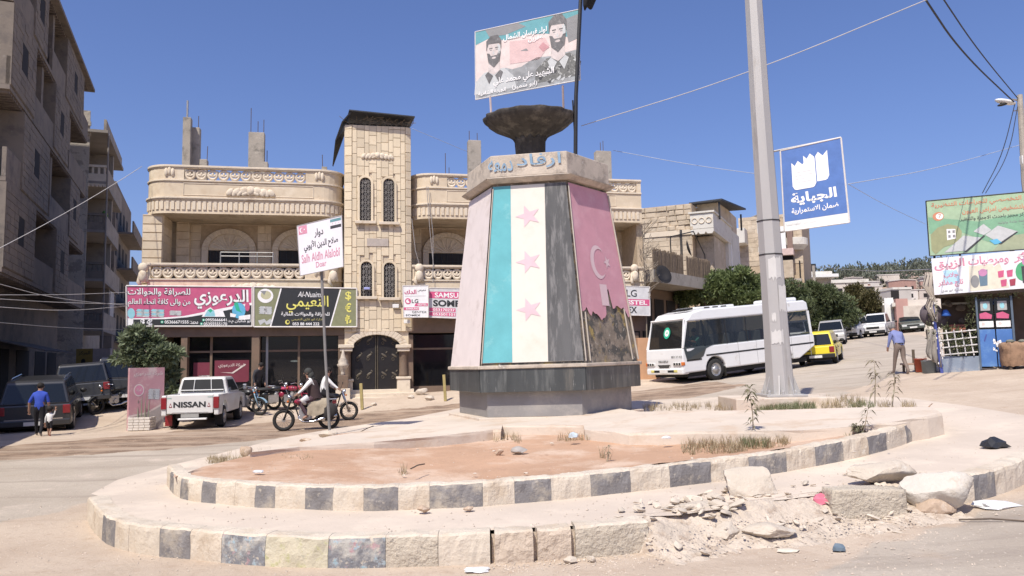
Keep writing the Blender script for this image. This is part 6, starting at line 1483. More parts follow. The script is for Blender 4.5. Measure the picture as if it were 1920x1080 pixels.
# pillars and glazing: separate panes round an open saloon
def bpt(x_, s_, z_, o=0.): return V3((x_, s_ * (hb * bf(x_, z_) + o), z_))
M_BGL = glass('bus_glass', (.016, .018, .02), .70)
fx = lambda z_: x0 + .06 + .32 * max(0, z_ - .95) / (wt - .95)
for s_ in (-1, 1):
    for (a, b) in ((x0 + .06, x0 + .14), (x0 + 1.18, x0 + 1.25), (x1 - .22, x1 - .1)):
        sl = .33 if a < x0 + .5 else 0
        mb = MB(); mb.add([bpt(a, s_, wl), bpt(b, s_, wl), bpt(b + sl, s_, wt), bpt(a + sl, s_, wt), bpt(a, s_, wl, -.06), bpt(b, s_, wl, -.06), bpt(b + sl, s_, wt, -.06), bpt(a + sl, s_, wt, -.06)], [(0, 1, 2, 3), (7, 6, 5, 4), (0, 4, 5, 1), (1, 5, 6, 2), (2, 6, 7, 3), (3, 7, 4, 0)])
        mb.build('pillar', BWH if a < x0 + .5 or a > x1 - 1 else M_TRIM, bus)
    e_ = [x0 + 1.26, x0 + 2.35, x0 + 3.45, x0 + 4.55, x0 + 5.65, x1 - .24]
    for a, b in zip(e_, e_[1:]):
        mb = MB(); mb.add([bpt(a + .01, s_, wl + .01, .0), bpt(b - .01, s_, wl + .01, .0), bpt(b - .01, s_, wt - .01, .0), bpt(a + .01, s_, wt - .01, .0)], [(0, 1, 2, 3)]); mb.build('side_window', M_BGL, bus)
        if b < x1 - .5: mb = MB(); mb.add([bpt(b - .02, s_, wl, .004), bpt(b + .02, s_, wl, .004), bpt(b + .02, s_, wt, .004), bpt(b - .02, s_, wt, .004)], [(0, 1, 2, 3)]); mb.build('window_bar', M_TRIM, bus)
    # drop-down driver's window
    mb = MB(); mb.add([bpt(x0 + .10, s_, wl - .02, .012), bpt(x0 + .2, s_, .92, .012), bpt(x0 + .75, s_, .86, .012), bpt(x0 + 1.05, s_, 1.0, .012), bpt(x0 + 1.22, s_, wl - .1, .012), bpt(x0 + 1.6, s_, wl + .02, .012), bpt(x0 + 1.18, s_, wt - .02, .012), bpt(x0 + .46, s_, wt - .02, .012)], [tuple(range(8))]); mb.build('door_window', M_BGL, bus)
    MB().bx(x0 + 1.2, x1 - .1, s_ * (hb + .008), s_ * (hb - .01), .98, 1.04).build('rub_strip', M_TRIM, body)
    MB().bx(x0 + .2, x0 + .95, s_ * (hb + .008), s_ * (hb - .01), .86, .92).build('rub_strip', M_TRIM, body)
    for xx in (x0 + 2.9, x0 + 3.9, x1 - 1.4, x1 - .3): MB().bx(xx - .006, xx + .006, s_ * (hb + .004), s_ * (hb - .01), zb + .05, 1.38).build('panel_seam', mat('seam_grey', (.3, .3, .3), .7), body)
    wheel(bus, xf, s_ * (hb - .16), wr, .26, s_); wheel(bus, xr, s_ * (hb - .16), wr, .26, s_)
    MB().bx(xf + .5, xf + .54, s_ * (hb - .3), s_ * (hb - .05), .12, .5).build('mud_flap', M_UND, bus)
# windscreen, front face
ws = MB(); zz0, zz1 = 1.0, wt + .12
ws.add([(fx(zz0) - .05, -hb + .1, zz0), (fx(zz0) - .05, hb - .1, zz0), (fx(wt) + .02, hb - .16, zz1), (fx(wt) + .02, -hb + .16, zz1)], [(0, 1, 2, 3)]); ws.build('windscreen', M_BGL, bus)
mb = MB(); mb.add([(x0 + .0, -hb + .04, .98), (x0 + .0, hb - .04, .98), (x0 + .02, hb - .04, zz0), (x0 + .02, -hb + .04, zz0)], [(0, 1, 2, 3)]); mb.tube([(fx(zz0) - .05, -hb + .06, zz0), (fx(wt), -hb + .14, zz1)], .03, 6); mb.tube([(fx(zz0) - .05, hb - .06, zz0), (fx(wt), hb - .14, zz1)], .03, 6); mb.tube([(fx(wt), -hb + .12, zz1), (fx(wt), hb - .12, zz1)], .045, 6); mb.build('windscreen_frame', BWH, bus)
fb = Board(bus, (x0 - .012, hb, 1.0), (x0 - .012, -hb, 1.0), (x0 - .012, hb, zb))
# looking at the nose the bus's left (camera) side is on the viewer's right
fb.text('ISUZU', .36, .12, .62, .24, P_BK, 2, .03); fb.text('MO 27 A/S', .72, -.18, 1.0, -.06, P_BK, 3, .015)
fb.poly([(.30, .36), (.70, .36), (.63, .66), (.37, .66)], M_WHITE, 1); fb.poly([(.33, .40), (.67, .40), (.62, .62), (.38, .62)], M_TRIM, 3)
for k in range(3): fb.rect(.36 + .01 * k, .44 + .06 * k, .64 - .01 * k, .45 + .06 * k, M_RIM, 4)
for s_ in (-1, 1):
    MB().box((x0 - .005, s_ * (hb - .32), .79), (.07, .5, .13)).build('headlight', M_CLR, bus, bevel=.03)
    for k in range(3): MB().box((x0 - .045, s_ * (hb - .46 + k * .15), .79), (.02, .09, .09)).build('lamp_lens', M_TRIM, bus, bevel=.01)
    MB().box((x0 + .03, s_ * (hb - .05), .79), (.12, .14, .13)).build('indicator', M_ORL, bus, bevel=.02)
    MB().box((x0 - .05, s_ * (hb - .42), .52), (.03, .2, .1)).build('fog_light', mat('yellow_lamp', (.62, .55, .16), .3), bus, bevel=.02)
MB().bx(x0 - .05, x0 + .3, -hb + .02, hb - .02, .38, .62).build('bumper', BWH, bus, bevel=.05); MB().bx(x0 - .057, x0 - .0, -.62, .62, .47, .56).build('intake', M_TRIM, bus); MB().bx(x0 - .075, x0 - .06, -.24, .24, .44, .58).build('number_plate', M_PLATE, bus)
MB().bx(x0 + .3, x1 - .5, -hb + .12, hb - .12, .25, zb + .02).build('chassis', M_UND, bus)
MB().box((x0 + 2.4, 0, BH + .03), (2.2, 1.1, .12)).build('roof_unit', BWH, bus, bevel=.05); MB().box((x1 - .9, 0, BH + .07), (1.3, 1.3, .2)).build('air_conditioner', BWH, bus, bevel=.08)
for k in range(3): MB().box((x0 + 2.0 + k * .45, -.56, BH + .04), (.28, .02, .045)).build('roof_vent', M_TRIM, bus)
MB().box((x0 + .95, -.3, BH + .02), (.35, .9, .07), M=Matrix.Rotation(R(-8), 4, 'Y')).build('roof_hatch', M_TRIM, bus, bevel=.02)
for s_ in (-1, 1): MB().tube([(x0 + .05, s_ * .15, .98), (x0 + .07, s_ * .5 - .1, 1.06), (fx(1.2) - .07, s_ * .75, 1.12)], .012, 4).build('wiper', M_TRIM, bus)
stk = Board(bus, (fx(2.15) - .03, .12, 2.22), (fx(2.15) - .03, -.28, 2.22), (fx(1.75) - .06, .12, 1.78)); stk.poly(disc(.5, .5, .5, .5, 20), P_GN, 1); stk.poly(disc(.5, .5, .32, .3, 16), P_W, 2); stk.text('48', .35, .4, .65, .6, P_GN, 3)
MB().bx(x0 + .35, x1 - .2, -hb + .1, hb - .1, .62, .66).build('floor', M_UND, bus); MB().bx(x0 + .25, x0 + .6, -hb + .15, hb - .15, .67, 1.05).build('dashboard', M_TRIM, bus)
M_SEATR = mat('seat_rose', (.38, .17, .17), .9); M_SEATG = mat('seat_grey', (.30, .29, .28), .9)
for k in range(6):
    for yy in (-.75, -.1, .62): MB().box((x0 + 1.75 + k * .85, yy, 1.38), (.12, .45, .8)).build('seat', M_SEATR if k > 3 else M_SEATG, bus, bevel=.04)
MB().ring((x0 + .75, -.55, 1.22), .2, .018, 18, 6, M=Matrix.Rotation(R(60), 4, 'Y')).build('steering_wheel', mat('pale_plastic', (.5, .5, .48), .5), bus)
MB().box((x0 + .42, .62, 1.2), (.1, .34, .34)).build('yellow_box', mat('dash_box', (.46, .33, .08), .8), bus); MB().box((x0 + .3, -.5, 1.08), (.12, .3, .1)).build('tissue_box', M_WHITE, bus)

# ------------------------------------------------------------ motorcycles
MXr = Matrix.Rotation(R(90), 4, 'X')
def motorcycle(name, label, x, y, rz, tank, seatm, forkm, group, cloth_=None, lean=0., on=None, z=None):
    e = empty(name, (x, y, 0), 0, label, 'motorcycle', group); seat(e, x, y, rz)
    if lean: e.rotation_euler = (e.rotation_euler.to_matrix() @ Matrix.Rotation(lean, 3, 'X')).to_euler()
    # local: front wheel at -x
    for wx, front in ((-.62, True), (.62, False)):
        t = MB(); t.ring((wx, 0, .30), .258, .05, 26, 8, M=MXr); wo = t.build('wheel', M_TYRE, e, smooth=True)
        t = MB(); t.ring((wx, 0, .30), .225, .016, 24, 6, M=MXr); t.lathe([(0, -.05), (.05, -.05), (.05, .05), (0, .05)], 12, (wx, 0, .3), M=MXr)
        for k in range(14): a = k * math.pi / 7; t.tube([(wx, (-1) ** k * .03, .3), (wx + .225 * math.cos(a), 0, .3 + .225 * math.sin(a))], .005, 3)
        t.build('rim', M_CHR, wo)
        t = MB(); n = 9; a0, a1 = (R(35), R(150)) if front else (R(20), R(130))
        for k in range(n): p, q_ = a0 + (a1 - a0) * k / n, a0 + (a1 - a0) * (k + 1) / n; t.add([(wx + rr_ * math.cos(a), s_ * .055, .3 + rr_ * math.sin(a)) for a in (p, q_) for rr_ in (.335,) for s_ in (-1, 1)] + [(wx + .325 * math.cos(a), s_ * .055, .3 + .325 * math.sin(a)) for a in (p, q_) for s_ in (-1, 1)], [(0, 1, 3, 2), (4, 6, 7, 5)])
        t.build('mudguard', forkm if front else M_CHR, e)
    for s_ in (-1, 1):
        MB().tube([(-.62, s_ * .07, .3), (-.40, s_ * .07, .92)], .024, 7).build('fork', forkm, e, smooth=True)
        MB().tube([(.62, s_ * .1, .3), (.48, s_ * .12, .66)], .028, 7).build('shock_absorber', M_CHR, e)
        MB().tube([(-.36, 0, .98), (-.32, s_ * .22, 1.04), (-.22, s_ * .34, 1.02)], .013, 6).build('handlebar', M_CHR, e); MB().tube([(-.3, s_ * .24, 1.04), (-.36, s_ * .3, 1.2)], .007, 4).build('mirror_stalk', M_TRIM, e); MB().ball((-.36, s_ * .3, 1.22), (.012, .05, .035), 8, 5).build('mirror', M_TRIM, e)
        MB().ball((-.5, s_ * .14, .82), (.035, .03, .03), 7, 5).build('indicator', M_ORL, e)
    MB().tube([(-.40, 0, .88), (-.2, 0, .72), (.05, 0, .66), (.4, 0, .7), (.62, 0, .66)], .028, 7).build('frame', M_TRIM, e); MB().tube([(-.36, 0, .84), (-.22, 0, .4), (.02, 0, .28), (.3, 0, .3), (.62, 0, .3)], .022, 6).build('cradle', M_TRIM, e)
    t = MB(); t.ball((-.12, 0, .80), (.23, .11, .095), 14, 9); t.build('fuel_tank', tank, e, smooth=True)
    t = MB(); t.ball((.34, 0, .79), (.36, .13, .065), 14, 7); t.build('seat', seatm, e, smooth=True)
    t = MB(); t.ball((.28, -.1, .58), (.14, .035, .1), 8, 6); t.ball((.28, .1, .58), (.14, .035, .1), 8, 6); t.build('side_cover', tank, e, smooth=True)
    t = MB(); t.box((-.02, 0, .44), (.36, .22, .26)); t.lathe([(.07, 0), (.08, .02), (.08, .05), (.07, .06), (.08, .08), (.08, .11), (.07, .12), (.08, .14), (.07, .2)], 12, (-.1, 0, .5), M=Matrix.Rotation(R(-12), 4, 'Y')); t.lathe([(0, -.14), (.09, -.14), (.09, .14), (0, .14)], 14, (.05, 0, .38), M=MXr); t.build('engine', M_RIM, e)
    t = MB(); t.tube([(-.12, -.08, .5), (-.22, -.1, .36), (-.1, -.13, .24), (.2, -.14, .24), (.4, -.15, .3), (.85, -.16, .4)], [.02, .02, .022, .03, .045, .045], 8); t.build('exhaust', M_CHR, e, smooth=True)
    t = MB(); t.lathe([(0, -.02), (.09, .0), (.09, .05), (.03, .12), (0, .13)], 14, (-.5, 0, .92), M=Matrix.Rotation(R(80), 4, 'Y')); t.build('headlight', M_CHR, e, smooth=True)
    t = MB(); t.box((.78, 0, .76), (.12, .12, .07)); t.build('tail_light', M_REDL, e); MB().tube([(.5, .1, .84), (.85, .1, .84), (.85, -.1, .84), (.5, -.1, .84)], .012, 5).build('rack', M_CHR, e)
    return e
M_REDP = paint('red_gloss', (.38, .03, .06)); M_BLP = paint('blue_gloss', (.10, .25, .42)); M_BKP = paint('black_gloss', (.02, .02, .02)); M_VSEAT = mat('black_vinyl', (.025, .025, .025), .5); M_MGP = paint('crimson_gloss', (.28, .02, .05))
mc_ = onto(572, 807); rzm = R(12)
mot = motorcycle('motorcycle', 'motorcycle with pale wheels and draped cloths being ridden past the street sign pole', mc_.x, mc_.y + .15, rzm, M_MGP, M_VSEAT, M_TRIM, None)
M_KHAKI = mat('khaki_cloth', (.34, .285, .21), .95, .2, 6, .6, 14)
mb = MB(); vs_ = []                                            # blanket hanging over the seat towards the camera
for j in range(9):
    for i in range(10):
        u, v = i / 9, j / 8; yy = -.02 - .16 * min(1, v * 3) - .05 * v; vs_.append((.12 + .55 * u - .12 * v + .02 * math.sin(v * 9 + i), yy - .02 * math.sin(i * 1.9) * v, .88 - .56 * max(0, v - .12) * (1 - .3 * abs(u - .4))))
mb.add(vs_, [(j * 10 + i, j * 10 + i + 1, (j + 1) * 10 + i + 1, (j + 1) * 10 + i) for j in range(8) for i in range(9)]); mb.build('saddle_blanket', M_KHAKI, mot, smooth=True)
mb = MB(); mb.ball((.62, -.12, .5), (.26, .13, .26), 12, 8); mb.build('saddle_bag', mat('black_bag', (.04, .036, .035), .9), mot, smooth=True)
mb = MB(); mb.ball((.0, -.05, .86), (.16, .1, .09), 10, 7); mb.build('crimson_bundle', M_MAG, mot, smooth=True)
def mspot(px, py): p = onto(px, py); return p.x, p.y
gr_ = 'motorcycles parked in front of the shops'
x, y = mspot(452, 783); motorcycle('motorcycle', 'black motorcycle with pale blue fork parked behind the pickup', x - .1, y + .6, R(-15 + 180), M_BKP, M_VSEAT, paint('pale_blue_fork', (.30, .45, .55)), gr_)
x, y = mspot(500, 777); motorcycle('motorcycle', 'grey and black motorcycle parked in the middle of the row', x, y + .7, R(200), M_BKP, M_VSEAT, M_CHR, gr_)
x, y = mspot(535, 774); motorcycle('motorcycle', 'red motorcycle parked half hidden behind the rider', x, y + .5, R(170), M_MGP, mat('crimson_vinyl', (.4, .03, .1), .5), M_REDP, gr_)
x, y = mspot(640, 792); m2 = motorcycle('motorcycle', 'dark motorcycle ridden the other way behind the sign pole', x - .5, y + .6, R(205), M_BKP, M_VSEAT, M_CHR, None)
x, y = mspot(183, 785); motorcycle('motorcycle', 'black motorcycle standing in the deep shade of the left street', x - .1, y + 1.2, R(60), M_BKP, M_VSEAT, M_TRIM, None)

# ------------------------------------------------------------ people
M_SKIN = mat('skin', (.34, .19, .13), .6, .06, 8); M_HAIR = mat('dark_hair', (.018, .014, .012), .8, .3, 12, .5, 60)
def person(name, label, loc, rz, J, clothes, hair=True, height=1., lean=None, extra=None, par=None, beard=False):
    """J: joint dict in metres. one skinned body mesh, faces coloured by the nearest bone"""
    e = empty(name, loc, rz, label, 'person')
    g = lambda k: V3(J[k]) * height
    bones = [('pelvis', 'waist'), ('waist', 'chest'), ('chest', 'neck'), ('neck', 'head0'), ('head0', 'head1')]
    rad = {'pelvis': .15, 'waist': .14, 'chest': .165, 'neck': .058, 'head0': .082, 'head1': .088}
    for s_ in 'lr':
        bones += [('chest', 'sh' + s_), ('sh' + s_, 'el' + s_), ('el' + s_, 'wr' + s_), ('pelvis', 'hip' + s_), ('hip' + s_, 'kn' + s_), ('kn' + s_, 'an' + s_), ('an' + s_, 'to' + s_)]
        rad.update({'sh' + s_: .075, 'el' + s_: .05, 'wr' + s_: .032, 'hip' + s_: .105, 'kn' + s_: .068, 'an' + s_: .045, 'to' + s_: .035})
        w_, f_ = g('wr' + s_), (g('wr' + s_) - g('el' + s_)).normalized(); side = f_.cross(V3((0, 0, 1) if abs(f_.z) < .8 else V3((0, 1, 0)))).normalized(); curl = side.cross(f_)
        J['pm' + s_] = tuple((w_ + f_ * .075) / height); bones.append(('wr' + s_, 'pm' + s_)); rad['pm' + s_] = .030
        for k in range(4):
            a = w_ + f_ * (.115 - .006 * abs(k - 1)) + side * (k - 1.5) * .019; b_ = a + f_ * (.035 - .004 * abs(k - 1)) + curl * .025
            J['f%d%s' % (k, s_)] = tuple(a / height); J['g%d%s' % (k, s_)] = tuple(b_ / height); bones += [('pm' + s_, 'f%d%s' % (k, s_)), ('f%d%s' % (k, s_), 'g%d%s' % (k, s_))]; rad['f%d%s' % (k, s_)] = .0095; rad['g%d%s' % (k, s_)] = .0085
        a = w_ + f_ * .05 + side * .045; J['t' + s_] = tuple(a / height); bones.append(('wr' + s_, 't' + s_)); rad['t' + s_] = .011
    names = list({k for b in bones for k in b}); names.sort(key=lambda k: k != 'pelvis')
    me = bpy.data.meshes.new('body'); me.from_pydata([tuple(g(k)) for k in names], [(names.index(a), names.index(b)) for a, b in bones], [])
    o = bpy.data.objects.new('body', me); col.objects.link(o)
    md = o.modifiers.new('skin', 'SKIN'); md.use_smooth_shade = True
    for i, k in enumerate(names):
        r = rad[k] * height; q = me.skin_vertices[0].data[i]; q.radius = (r, r) if k not in ('chest', 'waist', 'pelvis') else (r, r * .8)
        q.use_root = (k == 'pelvis')
    sb = o.modifiers.new('sub', 'SUBSURF'); sb.levels = 1; sb.render_levels = 1
    dg = bpy.context.evaluated_depsgraph_get(); dg.update(); m2_ = bpy.data.meshes.new_from_object(o.evaluated_get(dg)); bpy.data.objects.remove(o)
    ms = [M_SKIN, clothes['top'], clothes['legs'], clothes.get('shoes', M_TRIM)]; m2_.materials.clear(); [m2_.materials.append(q) for q in ms]
    G = {k: g(k) for k in names}
    def cls(a, b):
        s2 = a + b
        if a in ('neck', 'head0'): return 0
        if a[:2] in ('wr', 'pm') or a[0] in 'ft' and a[:2] != 'to': return 0
        if a[:2] == 'el': return 1 if clothes.get('sleeve', 'long') == 'long' else 0
        if a[:2] == 'sh' or a in ('waist', 'chest'): return 1
        if a == 'pelvis' and b == 'waist': return 1
        if a[:2] == 'an': return 3
        if a[:2] == 'kn': return 2 if clothes.get('leg', 'long') == 'long' else 0
        return 2
    segs = [(G[a], G[b], cls(a, b)) for a, b in bones]
    for p in m2_.polygons:
        c = p.center; best = 9; bi = 0
        for a, b, k in segs:
            d = b - a; t = max(0, min(1, (c - a).dot(d) / max(1e-9, d.length_squared))); q = (c - a - d * t).length
            if q < best: best, bi = q, k
        p.material_index = bi; p.use_smooth = True
    o = bpy.data.objects.new('body', m2_); col.objects.link(o); o.parent = e
    hd = (G['head0'] + G['head1']) / 2; up = (G['head1'] - G['head0']).normalized(); fd = V3(J.get('face', (0, -1, 0))).normalized(); fd = (fd - up * fd.dot(up)).normalized(); sd = up.cross(fd); k_ = height if height > .8 else .8
    face = MB(); face.ball(hd + fd * .092 * k_ - up * .005, (.013, .02, .02), 6, 4); face.build('nose', M_SKIN, e, smooth=True)
    for s_ in (-1, 1):
        q = MB(); q.ball(hd + fd * .078 * k_ + up * .02 + sd * .032 * s_, .012, 6, 4); q.build('eye', M_HAIR, e); q = MB(); q.ball(hd + sd * .086 * s_ * k_, (.018, .015, .03), 6, 4); q.build('ear', M_SKIN, e, smooth=True)
    q = MB(); q.ball(hd + fd * .08 * k_ - up * .045, (.022, .012, .008), 6, 4); q.build('mouth', mat('lips', (.3, .12, .1), .6), e)
    if hair:
        hm = clothes.get('hair', M_HAIR); q = MB(); rr_ = .108 * k_; q.ball(hd + up * .035 - fd * .022, (rr_, rr_, rr_ * .98), 12, 8); q.build('hair', hm, e, smooth=True)
    if beard: q = MB(); q.ball(hd + fd * .055 - up * .06, (.06, .05, .055), 8, 6); q.build('beard', M_HAIR, e, smooth=True)
    if extra: extra(e, G, o)
    return e
def stand(sw=0., arms=.0, stoop=0.):
    """neutral standing joints facing -y; sw = stride"""
    s = stoop
    return {'pelvis': (0, 0, .93), 'waist': (0, -.05 * s, 1.08), 'chest': (0, -.22 * s, 1.32 - .06 * s), 'neck': (0, -.36 * s, 1.47 - .12 * s), 'head0': (0, -.46 * s - .01, 1.56 - .16 * s), 'head1': (0, -.52 * s - .02, 1.66 - .17 * s),
            'shl': (.17, -.24 * s, 1.36 - .07 * s), 'shr': (-.17, -.24 * s, 1.36 - .07 * s), 'ell': (.25, -.2 * s + .05 * arms, 1.10 - .04 * s), 'elr': (-.25, -.2 * s - .05 * arms, 1.10 - .04 * s), 'wrl': (.26, -.26 * s - .05 + .1 * arms, .87), 'wrr': (-.26, -.26 * s - .05 - .1 * arms, .87),
            'hipl': (.09, 0, .88), 'hipr': (-.09, 0, .88), 'knl': (.1, -.1 * sw - .03, .49), 'knr': (-.1, .04 * sw - .03, .49), 'anl': (.1, -.24 * sw, .09), 'anr': (-.1, .26 * sw, .10), 'tol': (.11, -.24 * sw - .15, .035), 'tor': (-.11, .26 * sw - .14, .03), 'face': (0, -1, -.15 * s)}
cl = lambda n, c, **k: mat(n, c, .9, .1, 6, .4, 25, **k)
# stooped man walking away up the street
p = onto(1690, 702); J = stand(1., .3, .75); mn = person('person', 'elderly man in a blue shirt and brown trousers walking away, stooped', (p.x, p.y, p.z + .0), R(184), J, {'top': cl('blue_shirt', (.19, .22, .42)), 'legs': cl('brown_trousers', (.20, .155, .13)), 'shoes': cl('dusty_shoes', (.26, .2, .17)), 'hair': mat('grey_hair', (.2, .19, .18), .9)}, height=1.02,
    extra=lambda e, G, o: MB().tube([(-.15, .02, 1.0), (0, .13, 1.01), (.15, .02, 1.0), (.1, -.1, 1.0), (-.1, -.1, 1.0), (-.15, .02, 1.0)], .018, 5).build('belt', M_TRIM, e))
# boy in blue and the toddler whose hand he holds
p = onto(72, 818); J = stand(.9, 0, .1); J['ell'] = (.3, -.02, 1.1); J['wrl'] = (.30, -.06, .86)
person('person', 'boy in a bright blue t-shirt and black trousers walking away with a toddler', (p.x, p.y, p.z), R(200), J, {'top': cl('bright_blue_shirt', (.04, .08, .42)), 'legs': cl('black_trousers', (.018, .017, .02)), 'sleeve': 'short', 'shoes': cl('grey_sandals', (.28, .26, .25))}, height=.86)
p = onto(88, 818); J = stand(.7, .3, 0); J['head0'] = (0, 0, 1.58); J['head1'] = (0, 0, 1.74); J['elr'] = (-.26, 0, 1.36); J['wrr'] = (-.30, 0, 1.6)
person('person', 'toddler in a white shirt and dark shorts held by the boy in blue', (p.x + .06, p.y, p.z), R(190), J, {'top': cl('white_shirt', (.7, .69, .67)), 'legs': cl('black_trousers', (0, 0, 0)), 'leg': 'short', 'shoes': cl('red_shoes', (.4, .1, .08))}, height=.44)
# rider: bike frame has its nose at -x; the body faces -x
def rider(nm, label, mobj, cl_, off=0., **kw):
    J = {'pelvis': (.22 + off, 0, .92), 'waist': (.2 + off, 0, 1.08), 'chest': (.13 + off, 0, 1.32), 'neck': (.07 + off, 0, 1.46), 'head0': (.03 + off, 0, 1.55), 'head1': (.02 + off, 0, 1.66),
         'shl': (.12 + off, -.18, 1.37), 'shr': (.12 + off, .18, 1.37), 'ell': (-.06 + off * .5, -.27, 1.17), 'elr': (-.06 + off * .5, .27, 1.17), 'wrl': (-.2 + off, -.33, 1.05), 'wrr': (-.2 + off, .33, 1.05),
         'hipl': (.2 + off, -.1, .88), 'hipr': (.2 + off, .1, .88), 'knl': (-.16 + off, -.2, .76), 'knr': (-.16 + off, .2, .76), 'anl': (.04 + off, -.2, .40), 'anr': (.04 + off, .2, .40), 'tol': (-.1 + off, -.22, .34), 'tor': (-.1 + off, .22, .34), 'face': (-1, 0, -.1)}
    bpy.context.view_layer.update(); m = mobj.matrix_world
    e = person(nm, label, (0, 0, 0), 0, J, cl_, **kw); e.location = mobj.location; e.rotation_euler = mobj.rotation_euler; return e
def vest(e, G, o):
    q = MB(); vs_ = []; n = 16
    for i, (c, rx, ry) in enumerate(((G['pelvis'] + V3((.03, 0, -.04)), .19, .2), (G['waist'], .185, .195), (G['chest'] + V3((.01, 0, -.02)), .175, .2), (G['chest'] + V3((0, 0, .08)), .13, .19), (G['neck'], .07, .08))):
        vs_ += [(c.x + rx * math.cos(2 * math.pi * k / n), c.y + ry * math.sin(2 * math.pi * k / n), c.z + .01 * math.sin(k * 2.1 + i)) for k in range(n)]
    q.add(vs_, [(i * n + k, i * n + (k + 1) % n, (i + 1) * n + (k + 1) % n, (i + 1) * n + k) for i in range(4) for k in range(n)]); q.build('vest', cl('dark_brown_vest', (.055, .035, .035)), e, smooth=True)
    h_ = (G['head0'] + G['head1']) / 2; q = MB(); q.ball(h_ + V3((.03, 0, .03)), (.115, .11, .12), 12, 8); q.ball(h_ + V3((.1, 0, -.08)), (.1, .12, .13), 10, 7); q.ball(h_ + V3((.14, 0, -.16)), (.09, .1, .08), 8, 6); q.build('head_scarf', cl('dark_scarf', (.05, .05, .045)), e, smooth=True)
    q = MB(); q.tube([(.05, -.19, .92), (-.1, -.24, .84), (-.02, -.22, .74)], [.1, .09, .05], 8); q.build('shirt_tail', cl('white_shirt', (0, 0, 0)), e, smooth=True)
rider('person', 'rider in a dark vest and head scarf with white sleeves on the front motorcycle', mot, {'top': cl('white_shirt', (0, 0, 0)), 'legs': cl('plum_trousers', (.085, .05, .06)), 'shoes': M_SKIN}, hair=False, beard=True, extra=vest)
def strap(e, G, o):
    MB().tube([G['shl'] + V3((-.06, .08, .06)), G['chest'] + V3((-.17, 0, -.06)), G['waist'] + V3((-.13, .12, 0))], .014, 5).build('strap', M_TRIM, e)
rider('person', 'man in a white shirt with a shoulder strap behind the street sign pole', m2, {'top': cl('white_shirt', (0, 0, 0)), 'legs': cl('black_trousers', (0, 0, 0))}, extra=strap)
p = onto(447, 775); J = stand(0, 0, .5)
person('person', 'man in dark clothes bending beside the parked motorcycles in the shop shade', (p.x + .1, p.y + 1.6, h(p.x, p.y + 1.6)), R(60), J, {'top': cl('dark_shirt', (.04, .04, .045)), 'legs': cl('black_trousers', (0, 0, 0))}, height=.95)
J = {'pelvis': (0, 0, .75), 'waist': (0, 0, .9), 'chest': (-.02, 0, 1.14), 'neck': (-.03, 0, 1.28), 'head0': (-.05, 0, 1.37), 'head1': (-.05, 0, 1.48), 'shl': (0, -.18, 1.18), 'shr': (0, .18, 1.18), 'ell': (-.2, -.22, 1.0), 'elr': (-.2, .22, 1.0), 'wrl': (-.42, -.15, 1.08), 'wrr': (-.42, .15, 1.08), 'hipl': (0, -.09, .72), 'hipr': (0, .09, .72), 'knl': (-.4, -.12, .75), 'knr': (-.4, .12, .75), 'anl': (-.45, -.12, .35), 'anr': (-.45, .12, .35), 'tol': (-.58, -.12, .3), 'tor': (-.58, .12, .3), 'face': (-1, 0, 0)}
e = person('person', 'bus driver in a green shirt seen through the side window', (0, 0, 0), 0, J, {'top': cl('green_shirt', (.10, .30, .24)), 'legs': cl('black_trousers', (0, 0, 0)), 'sleeve': 'short'})
bpy.context.view_layer.update(); e.matrix_world = bus.matrix_world @ Matrix.Translation((x0 + 1.25, -.55, .55))
# ------------------------------------------------------------ lamp post with its banner
lb = onto(1464, 741, PO); LB = V3((lb.x, lb.y, lb.z))
M_GALV = mat('weathered_galvanised', (.40, .385, .37), .6, .08, 1.2, .15, 20, [((.50, .48, .45), 1.1, .56, .68), ((.29, .26, .23), 2.4, .58, .7)], metal=.2, streak=True)
lp = empty('lamp_post', LB, 0, 'tall eight sided grey metal lamp post with remnants of pasted paper', 'lamp post')
top = at(1411, -30, lb.y + .05) - LB; tpx = lambda py: at(1464 - (741 - py) * .0715, py, lb.y) - LB
mb = MB(); pts = [V3((0, 0, .0)), tpx(650), tpx(450), tpx(200), top, top * 1.25]; mb.tube(pts, [.30, .275, .245, .215, .19, .175], 8); mb.build('shaft', M_GALV, lp)
MB().bx(-.42, .42, -.42, .42, -.02, .03).build('base_plate', M_GALV, lp, bevel=.008)
for k in range(8):
    a = R(22.5 + 45 * k); mb = MB(); d = V3((math.cos(a), math.sin(a), 0)); pd_ = V3((-d.y, d.x, 0)) * .012
    P_ = [d * .27 + V3((0, 0, .03)), d * .40 + V3((0, 0, .03)), d * .27 + V3((0, 0, .42))]; mb.add([p - pd_ for p in P_] + [p + pd_ for p in P_], [(0, 1, 2), (5, 4, 3), (0, 3, 4, 1), (1, 4, 5, 2), (2, 5, 3, 0)]); mb.build('stiffener', M_GALV, lp)
    MB().lathe([(0, 0), (.03, 0), (.03, .06), (.018, .09), (0, .09)], 6, tuple(d * .36 + V3((pd_.x * 6, pd_.y * 6, .03)))).build('bolt', M_GALV, lp)
for py in (415, 478): c = tpx(py); mb = MB(); r_ = .247 + .00013 * (py - 415); mb.tube([c + V3((r_ * math.cos(R(45 * k)), r_ * math.sin(R(45 * k)), 0)) * 1.0 for k in range(9)], .012, 5); mb.build('strap_wire', M_BLKM, lp)
M_PAP = mat('torn_paper', (.55, .535, .51), .8, .05, 6); 
